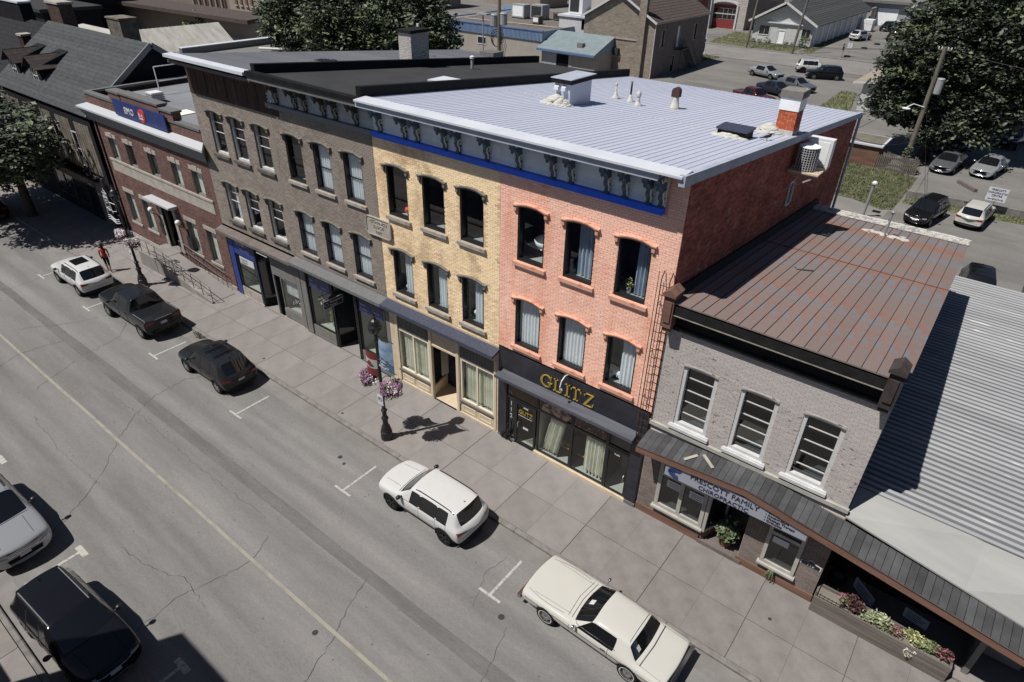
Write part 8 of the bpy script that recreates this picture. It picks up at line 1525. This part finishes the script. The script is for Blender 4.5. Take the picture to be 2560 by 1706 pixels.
for x in (-1.8, 1.7):
    for s in (-1, 1): ty, ri = wheel_meshes(.36, .24, 'alloy'); o = place('wheel', ty, vn, (x, s * .92, .36), rot=(0, 0, 0 if s > 0 else math.pi)); place('rim', ri, o, (0, 0, 0))
lb_ = thing('long_brown_building', 'long brown brick building with narrow tall windows left of the leafy trees', 'building', (-130, 62, 0))
d_ = Vector((-.96, -.05, 0)); 
g = MB(); A = Vector((-112.4, 61.6, 0)); B = Vector((-128, 60.8, 0)); C = Vector((-150, 48, 0)); wz = 12
for p, q in ((A, B), (B, C), (A, A + Vector((2, 14, 0)))): g.quad(p, q, q + Vector((0, 0, wz)), p + Vector((0, 0, wz)))
g.quad(A + Vector((0, 0, wz)), B + Vector((0, 0, wz)), B + Vector((0, 20, wz)), A + Vector((0, 20, wz))); g.build('wall', 'tan_wall', lb_)
for k in range(4): c = A + (B - A) * (.55 + k * .1); g = MB(); g.box(c.x - .35, c.x + .35, c.y - .15, c.y - .02, 3.4, 6.6); o = g.build('window', 'brown_wood', lb_); g = MB(); g.box(c.x - .5, c.x + .5, c.y - .25, c.y - .02, 3.2, 3.4); g.build('sill', 'stone', o)
nrm = Vector((.5, -.866, 0))
for k in range(6):
    c = B + (C - B) * (.04 + k * .045); g = MB(); dd = (C - B).normalized(); n_ = Vector((dd.y, -dd.x, 0)); n_ = -n_ if n_.y > 0 else n_; a_ = c + n_ * .1; g.bar(a_ + Vector((0, 0, .6)), a_ + Vector((0, 0, 9)), .42, .1, up=n_); g.build('window', 'brown_wood', lb_); a_ = c + dd * .55 + n_ * .2; g = MB(); g.bar(a_, a_ + Vector((0, 0, 9.5)), .3, .25, up=n_); g.build('pilaster', 'stone', lb_)
tb_ = thing('tan_flat_building', 'flat tan building with dark roof edge behind the pale barn', 'building', (-100, 46, 0)); g = MB(); g.add([(-87, 38.8, 0), (-101, 40.5, 0), (-124, 37.5, 0), (-124, 37.5, 5.4), (-101, 40.5, 5.4), (-87, 38.8, 5.4), (-90, 52, 0), (-90, 52, 5.4)], [(0, 1, 4, 5), (1, 2, 3, 4), (0, 5, 7, 6)]); g.build('wall', 'tan_wall', tb_); g = MB(); g.add([(-85.8, 37.6, 5.4), (-124, 36, 5.4), (-124, 42, 5.4), (-88, 43.5, 5.4), (-85.8, 37.6, 5.9), (-124, 36, 5.9), (-124, 42, 5.9), (-88, 43.5, 5.9)], [(0, 1, 5, 4), (4, 5, 6, 7), (1, 0, 3, 2), (3, 0, 4, 7)]); g.build('roof', 'roof_brown', tb_)
g = MB(); g.bar((-89, 38.4, 2.9), (-99, 39.6, 2.9), .1, .5); g.build('window_strip', 'glass_dark', tb_)
chimney(-71.8, 15.6, 6.0, 9.0, 2.6, 1.6, 'mud_wall', 'wide crumbling plastered chimney behind the grey gabled roof', cap='mud_wall', mort='mud_wall'); 
rl = thing('rusty_low_roof_shed', 'low shed with pale rusty metal roof between the dark houses', 'building', (-94, 19, 0)); g = MB(); g.box(-99, -86, 15.5, 22, 0, 4.4); g.build('walls', 'dark_wall', rl); 
for k in range(16): g = MB(); x = -100 + k * .9; g.hexa([(x, 14.5, 4.3), (x + .88, 14.5, 4.3), (x + .88, 23, 5.4), (x, 23, 5.4), (x, 14.5, 4.36), (x + .88, 14.5, 4.36), (x + .88, 23, 5.46), (x, 23, 5.46)]); g.build('roof_sheet', 'barn_roof', rl)
for (x, y, w_, d, h, lab) in ((-136, 30, 34, 14, 9, 'large black walled building in the upper left corner'), (-112, 24, 14, 7, 6.5, 'dark low building in front of the large black one')):
    t = thing('dark_building', lab, 'building', (x, y, 0)); g = MB(); g.box(x - w_ / 2, x + w_ / 2, y - d / 2, y + d / 2, 0, h); g.build('walls', 'dark_wall', t); g = MB(); g.box(x - w_ / 2 - .4, x + w_ / 2 + .4, y - d / 2 - .4, y + d / 2 + .4, h, h + .4); g.build('roof', 'membrane', t)
    for k in range(5): g = MB(); g.box(x - w_ / 2 + 2 + k * w_ / 6, x - w_ / 2 + 3.2 + k * w_ / 6, y - d / 2 - .05, y - d / 2, 2, 4); g.build('window', 'glass_dark', t)
for k, (x, y) in enumerate(((-172, 78), (-190, 95), (-150, 100), (-128, 105), (-205, 60), (-112, 128), (-90, 138), (-150, 140))):
    t = thing('far_house', 'distant brick building %s' % ['behind the tan flat roof', 'at the far left skyline', 'behind the long brown building', 'between trees far left', 'at the leftmost skyline', 'beyond the blue trimmed block, left one', 'with white sash windows beyond the gravel roof', 'far behind the leafy trees'][k], 'building', (x, y, 0)); g = MB(); h = rr.uniform(6, 9); g.box(x - 9, x + 9, y, y + 12, 0, h); g.build('walls', 'brick_P' if k == 6 else ('tan_wall' if k % 2 else 'brick_brown'), t); g = MB(); g.prism([(y - .6, h), (y + 12.6, h), (y + 6, h + 3)], lambda a, b, d: (d, a, b), x - 9.4, x + 9.4); g.build('roof', 'roof_brown', t)
    for q in range(5): o = g = MB(); g.box(x - 8 + q * 3.5, x - 6.7 + q * 3.5, y - .06, y, 3, 5.4); o = g.build('window', 'white_paint', t); g = MB(); g.box(x - 7.85 + q * 3.5, x - 6.85 + q * 3.5, y - .1, y - .06, 3.15, 5.25); g.build('pane', 'glass_dark', o)
pt = thing('parked_boat_truck', 'white pickup parked beyond the gravel roof', 'pickup truck', (0, 0, 0)); bpy.data.objects.remove(pt)
clone(pk, 'car_white', 'car_charcoal', 'white pickup parked beyond the gravel roof', -93, 112, 20, sc=1.15, cat='pickup truck')
# building behind the camera side whose shadow falls on the road
nb = thing('near_side_building', 'tall building on the near side of the street, outside the picture, shading the road', 'building', (-8, -24, 0)); g = MB(); g.box(-17.75, 10, -34, -18.85, 0, 12.75); g.build('walls', 'brick_brown', nb)
nb2 = thing('near_side_shop', 'low shop on the near side of the street, outside the picture', 'building', (-26, -24, 0)); g = MB(); g.box(-36, -17.8, -34, -18.85, 0, 5.5); g.build('walls', 'stucco', nb2)
# ================================================================ TREES
def tree(name, x, y, th, tr, blobs, n, leaf, mats, label, seed=0, z0=0, clump=1.0):
    t = thing(name, label, 'tree', (x, y, z0)); r = random.Random(seed)
    cz = sum(b[2] for b in blobs) / len(blobs); g = MB(); g.tube([(x, y, z0), (x + .1, y, z0 + th * .5), (x, y + .1, z0 + th), (x + .2, y, cz)], [tr * 1.25, tr, tr * .8, tr * .3], 10); g.build('trunk', 'bark', t)
    C = []; tot = sum(b[3] * b[4] * b[5] for b in blobs)
    for b in blobs:
        m = max(6, int(n / 55 * b[3] * b[4] * b[5] / tot))
        for _ in range(m):
            u = r.uniform(-1, 1); a = r.uniform(0, 6.28); q = r.uniform(.55, 1.0); s = math.sqrt(1 - u * u); C.append((b[0] + b[3] * q * s * math.cos(a), b[1] + b[4] * q * s * math.sin(a), b[2] + b[5] * q * u))
    g = MB()
    for c in r.sample(C, min(14, len(C))): g.tube([(x, y, z0 + th * .9), (x * .5 + c[0] * .5, y * .5 + c[1] * .5, (z0 + th) * .35 + c[2] * .65), c], [tr * .45, tr * .25, .03], 6)
    g.build('limbs', 'bark', t); g = MB()
    for c in C:
        s = clump * r.uniform(.6, 1.35); g.leaves(c, (s, s, s * .55), int(n / len(C)), leaf, r.choice([0, 0, 0, 1] if 'maple' in name else [0, 0, 1]) if len(mats) > 1 else 0, rng=r, shell=.2)
    g.build('crown', mats, t); return t
tree('maple_tree', -6.3, 54.5, 3.0, .45, [(-7.4, 55, 8.6, 5.0, 4.5, 5.0), (-3, 56, 7.5, 4.6, 4.2, 5.4), (-9.6, 55, 4.6, 2.9, 3, 2.6), (-5, 53.5, 3.6, 4.2, 3, 2.6), (-6, 57, 12.5, 4, 4, 3), (-1.5, 55, 11, 3, 4, 3)], 95000, .2, ['leaf_dark', 'leaf'], 'huge dark green maple at the right behind the utility pole', seed=3, clump=.95)
tree('broadleaf_tree', -64, 31, 4, .4, [(-64, 31, 8.6, 5.2, 4.5, 4.2), (-60, 32, 6.8, 3.4, 3, 3)], 32000, .2, ['leaf', 'leaf_dark'], 'leafy green tree, leftmost of the clump behind the grey roof', seed=4)
tree('broadleaf_tree', -56, 30, 4, .4, [(-55.5, 30, 8.8, 5.2, 4.5, 4.4), (-57, 30, 6, 4, 3, 2.5)], 32000, .2, ['leaf', 'leaf_dark'], 'leafy green tree in the middle of the clump behind the grey roof', seed=5)
tree('broadleaf_tree', -48, 31, 4, .4, [(-48.2, 31, 8.8, 4.6, 4, 4.4), (-45.0, 30, 7.0, 2.8, 2.5, 2.8)], 28000, .2, ['leaf', 'leaf_dark'], 'leafy green tree, rightmost of the clump behind the grey roof', seed=6)
tree('street_tree', -51.2, -2.75, 3, .28, [(-50.5, -4.2, 5.6, 4.6, 3.8, 2.4), (-47.0, -3.6, 5.6, 2.8, 2.8, 1.8), (-54.5, -3.6, 5.8, 4.2, 3.4, 2.4), (-50, -3.5, 4.2, 3.2, 2.6, 1.6)], 42000, .15, ['leaf_dark', 'leaf'], 'street tree throwing a dappled shadow at the left end of the road', seed=7, clump=.8)
tree('young_tree', -100.5, 38.5, 2, .08, [(-100.5, 38.5, 4.2, 1.6, 1.2, 2.0)], 700, .16, ['leaf_bright'], 'thin young tree in front of the tan flat building', seed=8, clump=.5)
for k, (x, y) in enumerate(((-80, 150), (-118, 145), (-20, 190), (-8, 175), (-62, 170), (-45, 185))):
    tree('distant_tree', x, y, 4, .4, [(x, y, 8, 6, 5, 5)], 2500, .5, ['leaf_dark'], 'distant tree ' + ['beyond the gravel roof', 'left of the far brick buildings', 'behind the far lot', 'behind the big maple', 'behind the fire hall', 'behind the long dark shingle roof'][k], seed=20 + k, clump=1.4)
vine = MB(); vine.leaves((-7.0, 49.6, 1.0), (.45, .35, 1.1), 500, .09, 0, rng=rr); vine.leaves((-6.4, 49.2, .4), (.8, .5, .5), 400, .09, 0, rng=rr); solo(vine, 'vine', 'leaf', 'green vine climbing the foot of the utility pole', 'vine')
